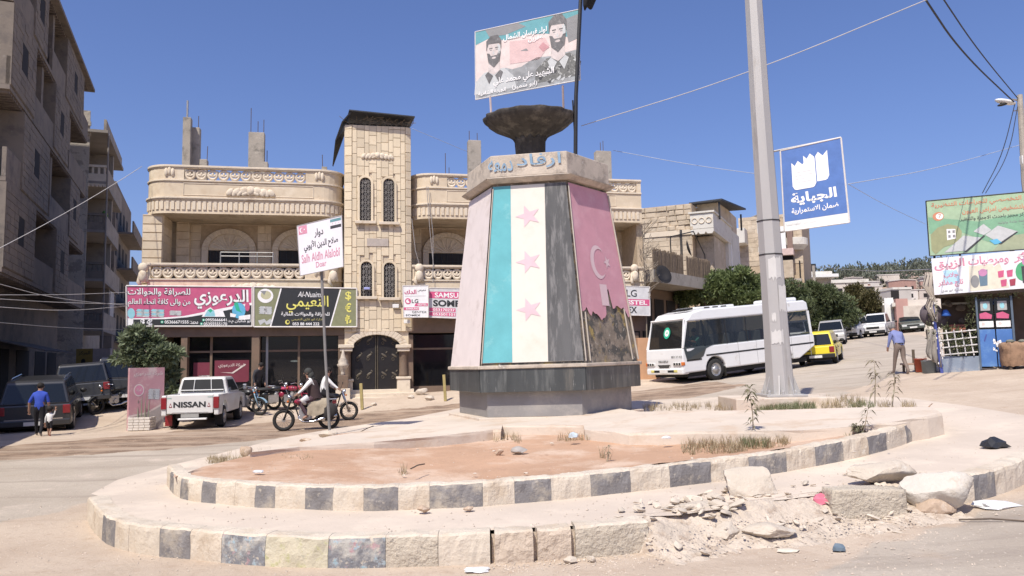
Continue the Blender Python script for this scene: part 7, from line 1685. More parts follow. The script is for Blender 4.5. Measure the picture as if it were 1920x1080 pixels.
for (px, py, w_, hh) in ((1446, 505, .34, .46), (1462, 560, .22, .55), (1450, 632, .28, .26), (1443, 596, .1, .16)):
    c = tpx(py); rr_ = .30; mb = MB(); n = 10; a0 = R(-90) + (px - (1464 - (741 - py) * .0715)) / 85 / rr_; V_ = []
    for i in range(n): 
        a = a0 + (-.5 + i / (n - 1)) * w_ / rr_; rad_ = (.249 + (py - 450) * .00016) * math.cos(R(22.5)) / math.cos(((a - R(0)) % R(45)) - R(22.5)) + .006
        V_ += [c + V3((rad_ * math.cos(a), rad_ * math.sin(a), hh / 2 + rnd.uniform(-.04, .04))), c + V3((rad_ * math.cos(a), rad_ * math.sin(a), -hh / 2 + rnd.uniform(-.05, .05)))]
    mb.add(V_, [(2 * i, 2 * i + 1, 2 * i + 3, 2 * i + 2) for i in range(n - 1)]); mb.build('paper_scrap', M_PAP, lp)
MB().bx(*[lb.x - 1.15, lb.x + .9, lb.y - .72, lb.y + .7], lb.z - .45, lb.z - .022).build('lamp_footing', M_APR, None, bevel=.02, label='low concrete footing block under the tall lamp post', cat='footing')
YB = lb.y - .1
e, B, o = board_at('post_banner', 'blue and white banner with two torn receipts hung on the lamp post', 'banner', [(1463, 283), (1577, 258), (1593, 417), (1471, 434)], (YB + .1, YB - .35), at(1471, 434, YB))
M_BLU = W_('print_royal_blue', (.085, .17, .42)); B.panel(M_WHITE, .02); B.rect(.0, .0, .985, .885, M_BLU, 1)
def receipt(u0, u1, v0, v1, l):
    pts = [(u0, v0)]; n = 3
    for k in range(n): pts += [(u0 + (u1 - u0) * (k + .42) / n, v0 + .045), (u0 + (u1 - u0) * (k + 1) / n - (.0 if k == n - 1 else .02), v0 - .01)]
    pts += [(u1, v1 - .05), (u1 - .03, v1 - .01), (u1 - .06, v1), (u0 + .06, v1), (u0 + .03, v1 - .01), (u0, v1 - .05)]; B.poly(pts, P_W, l)
receipt(.37, .76, .12, .46, 2); B.poly([(.545, .13), (.565, .13), (.565, .49), (.545, .49)], M_BLU, 3); receipt(.17, .55, .18, .52, 4)
for k in range(4): B.rect(.22, .31 + k * .04, .5, .316 + k * .04, P_LG, 5)
B.text('الجباية', .13, .555, .85, .71, P_W, 3, .035); B.text('ضمان الاستمرارية', .13, .735, .86, .82, P_W, 3, .025); B.text('الحكومة المحلية', .03, .91, .26, .945, P_LG, 3, .01); B.text('مجلس محلي', .3, .92, .5, .945, P_LG, 3, .0)
B.frame(M_WFR, .016)
for (py, a, b) in ((0, (1450, 284), (1577, 258)), (1, (1456, 437), (1471, 434))):
    mb = MB(); mb.tube([at(*a, YB + .15) - o, at(*b, YB if py else YB - .33) - o], .022, 6); mb.build('bracket_arm', M_GALV, e)
# street name sign
sb = onto(617, 815, OZ); YS = sb.y
e, B, o = board_at('street_sign', 'white roundabout name sign with red and green flag emblems on a thin grey pole', 'sign', [(557, 424), (641, 404), (644, 500), (563, 517)], (YS + .25, YS - .1), (sb.x, sb.y, sb.z))
PI_ = W_('print_faded_pink', (.58, .25, .33)); P_TG = W_('print_dull_teal', (.12, .26, .28))
B.panel(mat('sign_white', (.74, .70, .72), .4, .04, 3), .02); B.frame(M_GALV, .01)
B.rect(.03, .02, .22, .19, PI_, 1); B.poly(crescent(.1, .105, .045, .05, 10), P_W, 2); B.poly(star(.16, .1, .02, .022), P_W, 2)
B.rect(.74, .03, .98, .085, P_TG, 1); B.rect(.74, .155, .98, .215, P_K, 1)
for k in range(3): B.poly(star(.79 + .07 * k, .12, .012, .015), PI_, 1)
B.text('دوار', .38, .14, .58, .32, P_K, 2, .02); B.text('صلاح الدين الأيوبي', .13, .35, .90, .57, P_K, 2, .02)
B.text('Salh Aldîn Alaîobî', .06, .60, .94, .77, PI_, 2, .01); B.text('Doar', .38, .80, .62, .91, PI_, 2, .01)
a = at(603, 512, YS + .22) - o; b_ = at(600, 425, YS + .22) - o; mb = MB(); mb.tube([(0, .1, -.1), a * .5, a, b_], .033, 8); mb.build('pole', mat('dull_pole', (.20, .19, .18), .6), e)

# ------------------------------------------------------------ left: pink poster board, planter
p0, p1 = onto(240, 808), onto(306, 803); tpl, tpr = at(244, 690, p0.y), at(308, 687, p1.y)
e = empty('poster_board', p0, 0, 'faded pink poster board standing on the pavement under the small tree', 'poster board')
z_ = V3((0, 0, 1)); hgt = tpl.z - p0.z
B = Board(e, V3((0, 0, hgt)), V3((p1.x - p0.x, p1.y - p0.y, hgt)), V3((0, 0, .0)))
B.panel(mat('poster_pink', (.50, .27, .29), .7, .12, 1.5, layers=[((.60, .45, .43), 1.8, .5, .64)]), .12)
B.poly([(.0, .78), (.5, .74), (1, .6), (1, .995), (0, .995)], W_('poster_grey', (.42, .37, .35)), 1); B.poly([(0, .76), (.5, .72), (1, .57), (1, .61), (.5, .75), (0, .79)], P_P, 2)
B.text('شركة الدرعوزي', .12, .06, .94, .15, P_P, 2, .02); B.poly(disc(.27, .36, .15, .1, 18), P_P, 2); B.poly(disc(.27, .36, .12, .08, 18), PI_, 3); B.text('للصرافة', .2, .33, .34, .39, P_P, 4, .02); notes(B, .7, .42, .18, .14, 2, P_LG)
p = onto(258, 808); e = empty('brick_planter', (p.x, p.y + .25, p.z), R(3), 'small whitewashed brick planter with bare plants in front of the pink board', 'planter')
M_WB = mat('whitewashed_brick', (.62, .57, .51), .9, .1, 6, .4, 30, [((.38, .24, .18), 8, .58, .68)], rand=.06)
MB().bx(-.30, .30, -.20, .20, 0.0, .36).build('core', M_MORT, e); MB().bx(-.26, .26, -.16, .16, .362, .37).build('planter_soil', M_RED, e)
for r_ in range(5):
    for k in range(4): inst('brick', ub(M_WB, .08), (-.245 + k * .16 + (r_ % 2) * .02 - .0, -.205, .045 + r_ * .078), (.15, .05, .066), parent=e)
    for sx in (-1, 1):
        for k in range(2): inst('brick', ub(M_WB, .08), (sx * .305, -.1 + k * .2, .045 + r_ * .078), (.05, .18, .066), parent=e)
for k in range(4): MB().tube([(-.12 + k * .1, 0, .36), (-.14 + k * .11, .02, .75 + .12 * (k % 2)), (-.12 + k * .12, .0, .9 + .1 * (k % 3))], [.02, .013, .005], 5).build('stem', mat('grey_green_stem', (.2, .22, .16), .9), e)
# plastic chairs in stacks, bollards
M_PCH = mat('peach_plastic', (.55, .37, .28), .45, .05, 3); M_OCH = mat('orange_plastic', (.50, .17, .09), .45, .05, 3)
def pchair(x, y, z, rz, m, name, label, group):
    e = empty(name, (x, y, z), rz, label, 'chair', group)
    for sx in (-1, 1):
        for sy in (-1, 1): MB().tube([(sx * .24, sy * .23, 0), (sx * .20, sy * .2, .43)], .02, 5).build('leg', m, e)
        MB().tube([(sx * .24, -.22, .43), (sx * .25, -.2, .64), (sx * .25, .18, .66), (sx * .2, .22, .6)], .02, 5).build('armrest', m, e)
    MB().bx(-.22, .22, -.22, .22, .42, .445).build('seat', m, e, bevel=.01)
    q = MB()
    for k in range(5): q.bx(-.2 + k * .09, -.16 + k * .09, .2 + .0, .22, .45, .82)
    q.bx(-.22, .22, .195, .225, .82, .88); q.build('backrest', m, e); return e
for px, m, nm in ((820, M_PCH, 'peach'), (842, M_OCH, 'orange')):
    p = onto(px, 733); 
    for k in range(4): pchair(p.x, p.y + .5, h(p.x, p.y + .5) + k * .10, R(20), m, 'plastic_chair', nm + ' plastic chair, %s of its stack of four' % ('bottom', 'second lowest', 'second from the top', 'topmost')[k], nm + ' plastic chairs stacked outside the right shop')
for px, py, hh, lab in ((678, 768, .95, 'ochre painted wooden post standing in front of the arched gate'), (834, 752, 1.0, 'ochre painted wooden post beside the stacked plastic chairs')):
    p = onto(px, py); b_ = MB(); b_.box((p.x, p.y, p.z + hh / 2), (.105, .105, hh), M=Matrix.Rotation(R(-3), 4, 'Y')); b_.build('post', mat('ochre_paint', (.36, .29, .12), .8, .2, 4), bevel=.01, label=lab, cat='post')
p = onto(1225, 712); MB().bx(p.x - .55, p.x + .35, p.y + .3, p.y + 1.2, p.z - .2, p.z + 1.75).build('orange_crate_wall', mat('orange_board', (.50, .29, .17), .8, .1, 2), bevel=.01, label='tall orange brown cabinet between the monument and the bus front', cat='cabinet')
p = onto(1218, 700); tr_ = empty('bougainvillea', (p.x - .3, p.y + 1.6, p.z), 0, 'purplish flowering bush behind the orange cabinet', 'bush'); mb = MB(); leaves(mb, (0, 0, 1.9), .55, 500, .12, 1.2); leaves(mb, (.1, 0, 1.2), .4, 300, .12, 1.2); mb.build('crown', leafmat('leaf_purple', (.16, .09, .10), (.30, .19, .17)), tr_); MB().tube([(0, 0, 0), (0, 0, 1.6)], .04, 5).build('trunk', M_BARK, tr_)

# ------------------------------------------------------------ kiosk at the right
kp = onto(1766, 699); KF = Frame((kp.x, kp.y, 0), -24); kz = kp.z
K = empty('drinks_kiosk', (kp.x, kp.y, 0), R(-24), 'open fronted drinks kiosk with a blue post, low grey wall, trellis and blue shutters', 'kiosk')
q = lambda px, py, d=0: KF.uz(px, py, d)
M_KB = mat('blue_grey_render', (.22, .26, .32), .9, .15, 2, .4, 16, [((.36, .36, .36), 2, .54, .66)]); M_BLUE = mat('kiosk_blue', (.07, .17, .42), .5, .08, 2, layers=[((.12, .24, .46), 2, .5, .66)]); M_DBL = mat('post_blue', (.06, .08, .28), .6)
uw = q(1840, 690)[0]; zw = q(1800, 668)[1]
MB().bx(-.05, uw, -.02, .35, kz - .4, zw).build('low_wall', M_KB, K, bevel=.02)
MB().bx(uw, q(2100, 690)[0], .1, .5, kz - .4, q(1880, 690)[1] + .0).build('door_step', M_APR, K)
us, zs0 = q(1745, 545); 
mb = MB(); pu, pz = q(1747, 560, .1); mb.tube([(0.0, -.1, kz - .1), ((pu) * .6, -.1, (pz + kz) / 2), (pu, -.1, pz + .1)], .05, 8); post = mb.build('blue_post', M_DBL, K)
mb = MB()
for k in range(14): t = k / 13; mb.ball((pu * (1 - t * .95) + .08 * math.sin(k * 2.3), -.18, pz + (kz + .3 - pz) * t), (.022, .02, .035), 6, 4)
mb.build('light_string', M_WHITE, post)
ur = q(2080, 600)[0]; zr = q(1800, 553)[1]
MB().bx(pu - .02, ur, -.1, 1.3, zr, zr + .18).build('roof', mat('brown_roof', (.14, .11, .09), .9), K)
MB().bx(.22, ur, 1.2, 1.3, kz - .3, zr).build('back_wall', mat('dim_board', (.10, .075, .06), .9, .3, 2), K)
# trellis, each bar its own piece
M_TRL = mat('white_trellis', (.60, .58, .55), .7); t0, t1 = q(1768, 660)[0], q(1826, 660)[0]; zt0, zt1 = q(1790, 668)[1] + .02, q(1790, 618)[1]
for k in range(5): x = t0 + (t1 - t0) * k / 4; MB().box((x - .05, -.06, (zt0 + zt1) / 2), (.035, .02, zt1 - zt0), M=Matrix.Rotation(R(-6), 4, 'Y')).build('trellis_bar', M_TRL, K)
for k in range(4): z = zt0 + (zt1 - zt0) * (k + .3) / 3.6; MB().box(((t0 + t1) / 2, -.085, z), (t1 - t0 + .2, .02, .035), M=Matrix.Rotation(R(-5), 4, 'Y')).build('trellis_rail', M_TRL, K)
mb = MB()
for k in range(16): leaves(mb, (rnd.uniform(t0, t1), rnd.uniform(.0, .3), rnd.uniform(zt0 + .1, zt0 + .85)), .22, 60, .07, 1)
for k in range(12): leaves(mb, (t1 + .02 + .05 * math.sin(k), .1, zt0 + .2 + k * .16), .14, 45, .06, 1)
for k in range(14): leaves(mb, (t1 + k * .22, -.05, zr - .06 + .03 * math.sin(k * 2)), .12, 40, .06, .6)
for k in range(6): leaves(mb, (pu + .05 - .03 * k, -.15, zr - .2 - k * .22), .12, 26, .07, 1)
cl_ = mb.build('climbing_plant', leafmat('leaf_kiosk', (.07, .10, .035), (.24, .24, .13)), K, kind='stuff')
# blue cabinet doors with faded drink pictures, torn stickers
c0_, z1 = q(1832, 560, .1); c1_, z0 = q(1904, 692, .1)
for a, b in ((c0_, (c0_ + c1_) / 2 - .015), ((c0_ + c1_) / 2 + .015, c1_)):
    dmb = MB().bx(a, b, -.05, .02, z0 + .08, z0 + (z1 - z0) * .56); dr = dmb.build('blue_door', M_BLUE, K, bevel=.01)
    MB().bx(a, b, .0, .02, z0 + (z1 - z0) * .57, z1).build('display_window', M_BGL, K)
    Bd = Board(K, (a, -.01, z1), (b, -.01, z1), (a, -.01, z0 + (z1 - z0) * .57)); 
    Bd.rect(.05, .75, .95, .95, P_W, 1, 'sticker'); Bd.poly(star(.3, .84, .15, .07, 0, 6, .6), P_P, 2, 'sticker'); Bd.poly([(.1, .5), (.5, .45), (.9, .55), (.85, .68), (.1, .66)], P_MG, 1, 'sticker'); Bd.rect(.2, .1, .8, .4, P_GR, 1, 'sticker'); Bd.poly(disc(.5, .25, .15, .1, 12), P_CY, 2, 'sticker')
MB().bx(c0_ - .05, c0_ - .002, -.08, .1, z0, z1 + .05).build('door_frame', mat('slate_frame', (.09, .12, .16), .6), K); MB().bx(c1_ + .002, c1_ + .06, -.08, .1, z0, z1 + .05).build('door_frame', mat('slate_frame', (0, 0, 0), .6), K)
Bd = Board(K, (c0_, -.052, z0 + (z1 - z0) * .56), (c1_, -.052, z0 + (z1 - z0) * .56), (c0_, -.052, z0 + .08))
for _ in range(15):
    u, v = .45 + rnd.gauss(.1, .13), .3 + abs(rnd.gauss(0, .17)); s = rnd.uniform(.02, .07); Bd.poly([(u + s * math.cos(a) * rnd.uniform(.5, 1.1), v + s * math.sin(a) * rnd.uniform(.5, 1.1)) for a in [k * 1.05 for k in range(6)]], P_W, 1, 'torn_sticker')
Bd.poly([(.12, .3), (.2, .12), (.23, .14), (.15, .33)], M_DBL, 1, 'mark')
# stock inside: blue lamp shades, counter, melon crate, sacks
for px, py in ((1773, 588), (1869, 565)): u, z = q(px, py, -.3); mb = MB(); mb.lathe([(0, .12), (.06, .12), (.16, -.08), (.15, -.08), (0, .06)], 14, (u, .3, z)); mb.build('blue_lampshade', mat('lamp_blue', (.05, .16, .55), .5), K, smooth=True)
u0, z = q(1782, 606, -.5); u1, _ = q(1810, 606, -.5)
for r_ in range(3): MB().bx(u0, u1, .5, .9, z - .3 + r_ * .09, z - .23 + r_ * .09).build('crate_slat', mat('red_crate', (.33, .12, .08), .7), K)
MB().bx(.25, u1 + .6, .7, 1.1, kz - .1, z - .32).build('counter', M_DARK, K)
mb = MB()
for k in range(22): mb.ball((rnd.uniform(.2, 1.9), rnd.uniform(.6, 1.1), z + rnd.uniform(-.2, .75)), (rnd.uniform(.06, .16),) * 3, 7, 5)
mb.build('hanging_stock', mat('dim_stock2', (.16, .13, .10), .8, .5, 3, rand=0), K, kind='stuff')
MB().bx(.25, u1 + .2, .9, 1.15, z + .62, z + .68).build('shelf', mat('pale_shelf', (.42, .40, .34), .8), K)
# banner on the kiosk
e, B, o = board_at('kiosk_banner', 'white banner with pink Arabic lettering and pictures of drinks over the kiosk', 'banner', [(1746, 485), (1985, 463), (1985, 536), (1752, 553)], (kp.y - .15, kp.y - 1.65), at(1752, 553, kp.y))
B.panel(mat('banner_white', (.70, .70, .72), .6, .04, 3), .04)
B.poly([(.09, .36), (.2, .34), (.23, .72), (.1, .76)], W_('print_pale_blue', (.40, .60, .72)), 1); B.poly([(.3, .3), (.55, .28), (.62, .95), (.3, .97)], W_('print_cream', (.66, .62, .50)), 1)
for t, a, b_, c, d, l in (('الزيبق', .02, .06, .27, .36, .03), ('ومرطبات', .30, .05, .62, .34, .03), ('عصائر', .66, .05, .99, .32, .03)): B.text(t, a - .003, b_ + .02, c + .003, d + .03, P_W, 2, l + .03); B.text(t, a, b_, c, d, PI_, 3, l)
B.text('جلاب', .09, .42, .21, .58, PI_, 3, .03); B.text('ثلج مفلتر', .04, .62, .25, .82, PI_, 3, .03); B.text('بادارة: ابو عدي', .06, .87, .24, .97, P_G, 3, .01)
B.poly(disc(.345, .72, .035, .17, 14), P_G, 3); B.poly([(.375, .45), (.45, .43), (.445, .85), (.385, .86)], W_('print_slate', (.13, .2, .26)), 3); B.poly(disc(.412, .5, .035, .1, 14), W_('print_mauve', (.5, .22, .38)), 4)
for k, c in enumerate((P_MG, P_MG, P_MG, W_('print_dark_red', (.32, .05, .08)))): u = .53 + (k % 2) * .06 + .01 * k; v = .5 + (k // 2) * .24; B.poly([(u, v), (u + .05, v - .02), (u + .045, v + .16), (u + .005, v + .17)], c, 3 + k)
B.poly(disc(.73, .55, .06, .25, 18), W_('print_green_fruit', (.08, .34, .16)), 3); B.poly([(.715, .42), (.79, .4), (.785, .85), (.725, .86)], P_K, 4); B.poly(disc(.76, .3, .04, .12, 12), W_('print_mauve', (0, 0, 0)), 4); B.poly(disc(.87, .6, .05, .25, 16), P_CY, 3)
# green clinic billboard above
e, B, o = board_at('green_billboard', 'weathered green billboard with orange Arabic heading above the kiosk banner', 'billboard', [(1736, 377), (1985, 354), (1985, 463), (1743, 480)], (kp.y + .1, kp.y - 1.4), at(1743, 480, kp.y + .1))
G_A = W_('print_pale_green', (.34, .46, .30)); G_B = W_('print_mid_green', (.20, .38, .24)); OR_ = W_('print_faded_orange', (.55, .24, .14))
B.panel(G_A, .05); B.frame(M_BLKM, .018); B.poly([(.01, .3), (.4, .45), (.65, .38), (.99, .35), (.99, .7), (.5, .85), (.25, .6), (.01, .6)], G_B, 1); B.poly([(.5, .99), (.62, .75), (.99, .68), (.99, .99)], W_('print_tan_green', (.34, .37, .24)), 2)
B.text('المركز التخصصي للجراحات التنظيرية', .04, .05, .88, .17, OR_, 3, .02); B.text('ولتشخيص امراض العيون', .28, .2, .76, .31, OR_, 3, .02); B.text('المركز مجهز باحدث الاجهزة والتنظير', .26, .35, .8, .43, P_K, 3, .008); B.text('جراحة عامة وتوليد', .55, .48, .78, .53, P_G, 3, .005)
B.poly(disc(.09, .3, .045, .08, 16), OR_, 3); B.poly(disc(.1, .3, .03, .055, 14), P_W, 4); B.text('7', .09, .26, .115, .33, OR_, 5, .01)
for k in range(5): B.rect(.72 + .01 * k, .5 + k * .055, .93, .508 + k * .055, P_G, 3)
B.poly([(.02, .62), (.08, .5), (.16, .45), (.24, .5), (.27, .6), (.26, .78), (.12, .86), (.05, .98), (.02, .9)], W_('print_olive_face', (.30, .31, .17)), 3); B.poly([(.15, .54), (.22, .55), (.22, .72), (.15, .74)], P_W, 4); 
for k in range(4): B.rect(.16 + .035 * (k % 2), .57 + .08 * (k // 2), .18 + .035 * (k % 2), .62 + .08 * (k // 2), P_G, 5)
B.poly([(.12, .96), (.28, .68), (.42, .74), (.3, .95)], P_LG, 4); B.poly([(.36, .62), (.44, .5), (.5, .62), (.44, .7)], P_LG, 4); B.poly([(.45, .7), (.55, .55), (.7, .68), (.56, .86)], P_LG, 4); B.poly([(.28, .97), (.44, .7), (.45, .715), (.3, .98)], P_K, 5); B.poly([(.55, .87), (.69, .68), (.7, .69), (.57, .885)], P_K, 5); B.poly([(.48, .8), (.54, .78), (.58, .86), (.52, .88)], W_('print_blue', (0, 0, 0)), 5)
for px in (1800, 1895): MB().tube([at(px, 470, kp.y - .1 - (px > 1850) * .6) - o, at(px, 500, kp.y - .1 - (px > 1850) * .6) - o], .03, 5).build('bracket', M_BLKM, e)
for px in (1752, 1900): MB().tube([at(px, 382, kp.y + .3 - (px > 1800) * .9) - o, at(px, 560, kp.y + .3 - (px > 1800) * .9) - o], .035, 6).build('rear_post', M_BLKM, e)
# folded awning sheet, hanging grey tarp
def sheet_cloth(name, label, pts, m, cat='tarpaulin', amp=.06, Y=None):
    """hanging cloth: grid between two pixel polylines (left, right) at depth Y"""
    Ls, Rs = pts; n = 9; mb = MB(); m_ = len(Ls); V_ = []
    for i in range(m_):
        a, b = at(*Ls[i], Y), at(*Rs[i], Y)
        for k in range(n): t = k / (n - 1); p = a.lerp(b, t); V_.append(p + V3((0, -amp * math.sin(k * 2.2 + i * .8), .02 * math.sin(k * 1.7))))
    mb.add(V_, [(i * n + k, i * n + k + 1, (i + 1) * n + k + 1, (i + 1) * n + k) for i in range(m_ - 1) for k in range(n - 1)]); o = mb.build(name, m, smooth=True, label=label, cat=cat)
    sd = o.modifiers.new('thickness', 'SOLIDIFY'); sd.thickness = .012; return o
M_TRP = mat('grey_tarp', (.27, .245, .215), .95, .15, 4, .5, 14); M_TRP2 = mat('tan_tarp', (.40, .35, .30), .95, .15, 3, .5, 14)
sheet_cloth('awning_sheet', 'pale crumpled awning sheet gathered at the left corner of the kiosk', ([(1735, 512), (1728, 535), (1742, 556), (1735, 575), (1748, 600)], [(1749, 510), (1751, 535), (1752, 556), (1754, 575), (1756, 605)]), M_TRP2, Y=kp.y - .1, amp=.08)
sheet_cloth('hanging_tarp', 'grey tarpaulin hanging beside the blue kiosk post', ([(1735, 617), (1737, 640), (1734, 660), (1738, 668)], [(1757, 617), (1760, 640), (1762, 660), (1764, 690)]), M_TRP, Y=kp.y - .1, amp=.07)
p = at(1746, 590, kp.y + .4); mb = MB(); mb.ball(p, (.35, .3, .38), 12, 8); mb.ball(p + V3((.25, .1, -.15)), (.3, .25, .3), 10, 7); mb.build('dark_sack', mat('purple_grey_sack', (.11, .09, .10), .9, .2, 5, .6, 10), smooth=True, label='bulging dark purple grey sack hung behind the blue kiosk post', cat='sack')
# bucket, barrel, low wooden stool at the kiosk foot
def pot(name, label, cat, px, py, r0, r1, hh, m, dy=0):
    p = onto(px, py); e = empty(name, (p.x, p.y + dy + r0, p.z), 0, label, cat); MB().lathe([(0, .01), (r0, 0), (r1, hh), (r1 + .012, hh), (r1 + .012, hh + .02), (r1 - .02, hh + .02), (r0 - .02, .03), (0, .03)], 22).build('shell', m, e, smooth=True)
    MB().tube([(-r1, 0, hh), (-r1 * .8, -r1 * .5, hh + .05), (0, -r1, hh + .02), (r1 * .8, -r1 * .5, hh + .05), (r1, 0, hh)], .008, 5).build('handle', M_STEEL, e); return e
pot('bucket', 'red plastic bucket left of the grey tub by the kiosk', 'bucket', 1735, 698, .15, .19, .42, mat('red_plastic', (.42, .09, .05), .5), .12)
pot('tub', 'grey blue metal tub beside the red bucket by the kiosk post', 'tub', 1749, 700, .2, .22, .38, mat('blue_grey_metal', (.19, .22, .24), .6, .15, 3))
p = onto(1716, 698); e = empty('wooden_stool', (p.x, p.y + .2, p.z), R(5), 'low wooden bench seat left of the red bucket', 'stool')
MB().bx(-.32, .3, -.15, .15, .24, .3).build('seat', mat('raw_wood', (.42, .30, .23), .8, .15, 6), e, bevel=.01)
for sx in (-.22, .2):
    for sy in (-.1, .1): MB().bx(sx - .03, sx + .03, sy - .03, sy + .03, 0, .239).build('leg', M_BARK, e)
MB().bx(.12, .2, .1, .14, .301, .75).build('upright', M_BARK, e)
# burlap covered cart
p = onto(1908, 693); e = empty('covered_cart', (p.x + .2, p.y + .35, p.z), R(-6), 'barrow covered in brown burlap at the right edge', 'cart')
M_BUR = mat('burlap', (.30, .19, .12), .98, .18, 4, .8, 40, [((.20, .125, .08), 5, .5, .62)])
mb = MB(); V_ = []; nn = 28
for i, (sx, sy, zz) in enumerate(((.36, .26, .1), (.40, .30, .3), (.38, .28, .6), (.42, .3, .72), (.36, .26, .8), (.1, .08, .83))):
    for k in range(nn): a = 2 * math.pi * k / nn; V_.append((sx * (abs(math.cos(a)) ** .6) * (1 if math.cos(a) > 0 else -1) + .025 * math.sin(k * 3.1 + i), sy * (abs(math.sin(a)) ** .6) * (1 if math.sin(a) > 0 else -1) + .025 * math.cos(k * 2.3), zz + .02 * math.sin(k * 1.9)))
mb.add(V_, [(i * nn + k, i * nn + (k + 1) % nn, (i + 1) * nn + (k + 1) % nn, (i + 1) * nn + k) for i in range(5) for k in range(nn)] + [tuple(5 * nn + k for k in range(nn))]); mb.build('burlap_cover', M_BUR, e, smooth=True)
for sx in (-.25, .25):
    MB().bx(sx - .03, sx + .03, -.2, -.14, 0, .2).build('leg', M_BARK, e)
    mb = MB(); mb.ball((sx * .7, -.1, .85), (.13, .1, .06), 8, 5); mb.build('folded_cloth', mat('olive_cloth', (.16, .16, .13), .9), e, smooth=True)
# utility pole with street light
YU = kp.y + 2.5; u0 = at(1921, 330, YU); g_ = h(u0.x, YU); ub_ = V3((u0.x + .3, YU, g_))
e = empty('utility_pole', ub_, 0, 'concrete utility pole with a small street light at the right edge', 'utility pole')
mb = MB(); tp = at(1912, 178, YU) - ub_; mb.tube([(0, 0, 0), at(1922, 340, YU) - ub_, tp], [.16, .12, .09], 8); mb.build('pole', M_CONC, e)
a = at(1908, 188, YU) - ub_; b_ = at(1870, 197, YU) - ub_; hd_ = at(1888, 190, YU) - ub_
mb = MB(); mb.tube([a, at(1898, 186, YU) - ub_], .03, 6); mb.build('arm', M_STEEL, e)
Mh = Matrix.Rotation(R(14), 4, 'Y').inverted(); mb = MB(); mb.ball(at(1885, 191, YU) - ub_, (.38, .16, .09), 14, 8, M=Matrix.Rotation(math.atan2((b_ - a).z, -(b_ - a).x) * -1 + 0, 4, 'Y')); mb.build('lamp_head', M_WHITE, e, smooth=True)
mb = MB(); mb.ball(at(1880, 196, YU) - ub_, (.2, .11, .05), 12, 6, M=Matrix.Rotation(R(-12), 4, 'Y')); mb.build('lamp_lens', M_TRIM, e, smooth=True)
for zz in (20, 60, 110): mb = MB(); mb.tube([at(1900, 188 + zz, YU) - ub_, at(1925, 186 + zz, YU) - ub_], .02, 5); mb.build('crossbar', M_STEEL, e) if zz == 20 else None
MB().box(at(1919, 300, YU) - ub_, (.18, .16, .3)).build('meter_box', M_WHITE, e, bevel=.01)
# thin far pole
p = at(1530, 560, 70); g_ = h(p.x, 70); MB().tube([(p.x, 70, g_), at(1525, 498, 70)], .13, 7).build('far_pole', M_CONC, label='thin concrete pole rising from the street trees behind the bus', cat='utility pole')

# ------------------------------------------------------------ wires
def wire(label, pts, r=.012, m=None, sag=.0):
    P_ = [at(*q_) for q_ in pts]; n = 14; L = []
    if len(P_) == 2:
        for i in range(n + 1): t = i / n; p = P_[0].lerp(P_[1], t); p.z -= sag * 4 * t * (1 - t); L.append(p)
    else: L = smooth_line(P_, 3)
    return MB().tube(L, r, 4).build('overhead_wire', m, label=label, cat='wire', smooth=True)
M_WW = mat('white_cable', (.48, .46, .44), .6); M_DW = mat('dark_cable', (.03, .03, .035), .7); M_FW = mat('grey_blue_cable', (.38, .42, .5), .7)
wire('white cable slanting up from the left edge to the villa roof corner', [(-10, 470, 24), (266, 312, 30)], .012, M_WW, .1)
for lab, p_ in (('thick pale cable sagging from the left edge to the pink shop sign', [(-10, 530, 20), (100, 560, 24), (240, 573, 29)]), ('thin cable running level to the top of the pink shop sign', [(-10, 553, 21), (120, 553, 25), (240, 548, 29)]), ('thin cable below it crossing the dark buildings to the pink sign', [(-10, 560, 21), (120, 568, 25), (240, 570, 29)]), ('lowest pale cable curving up to the pink shop sign', [(-10, 575, 20), (120, 584, 24), (238, 574, 29)]), ('faint cable crossing the shaded street at mid height', [(-10, 604, 20), (120, 615, 25), (230, 618, 30)])):
    wire(lab, p_, .009, M_WW if 'faint' not in lab else M_STEEL)
wire('pale cable rising from behind the poster pole to the top right', [(1090, 236, 18), (1400, 140, 16.5), (1760, -10, 15)], .010, M_WW)
wire('upper black cable from the top edge to the utility pole', [(1762, -12, 17), (1830, 90, 21), (1908, 184, YU)], .018, M_DW)
wire('lower black cable from the top edge to the utility pole', [(1728, -12, 17), (1800, 96, 21), (1902, 192, YU)], .026, M_DW)
wire('black cable dropping from the utility pole to the green billboard', [(1903, 194, YU), (1880, 290, YU - 1), (1842, 362, kp.y)], .016, M_DW); wire('second black cable dropping beside it to the green billboard', [(1908, 200, YU), (1892, 290, YU - 1), (1848, 362, kp.y)], .014, M_DW)
wire('faint pale wire from the blue banner to the utility pole', [(1590, 345, 18), (1750, 318, 22), (1912, 272, YU)], .010, M_FW); wire('faint pale wire sloping down from the blue banner', [(1590, 345, 18), (1660, 385, 24), (1735, 420, 30)], .009, M_FW)
wire('faint wire between the monument and the lamp post', [(1150, 282, 19), (1300, 310, 18), (1420, 326, 17.2)], .007, M_FW)
wire('wire across the far street to the kiosk', [(1528, 500, 70), (1640, 510, 45), (1745, 505, kp.y + 1)], .02, M_STEEL)
wire('faint wire from the tower canopy to the roof column', [(773, 241, 31.5), (878, 285, 34)], .01, M_FW)

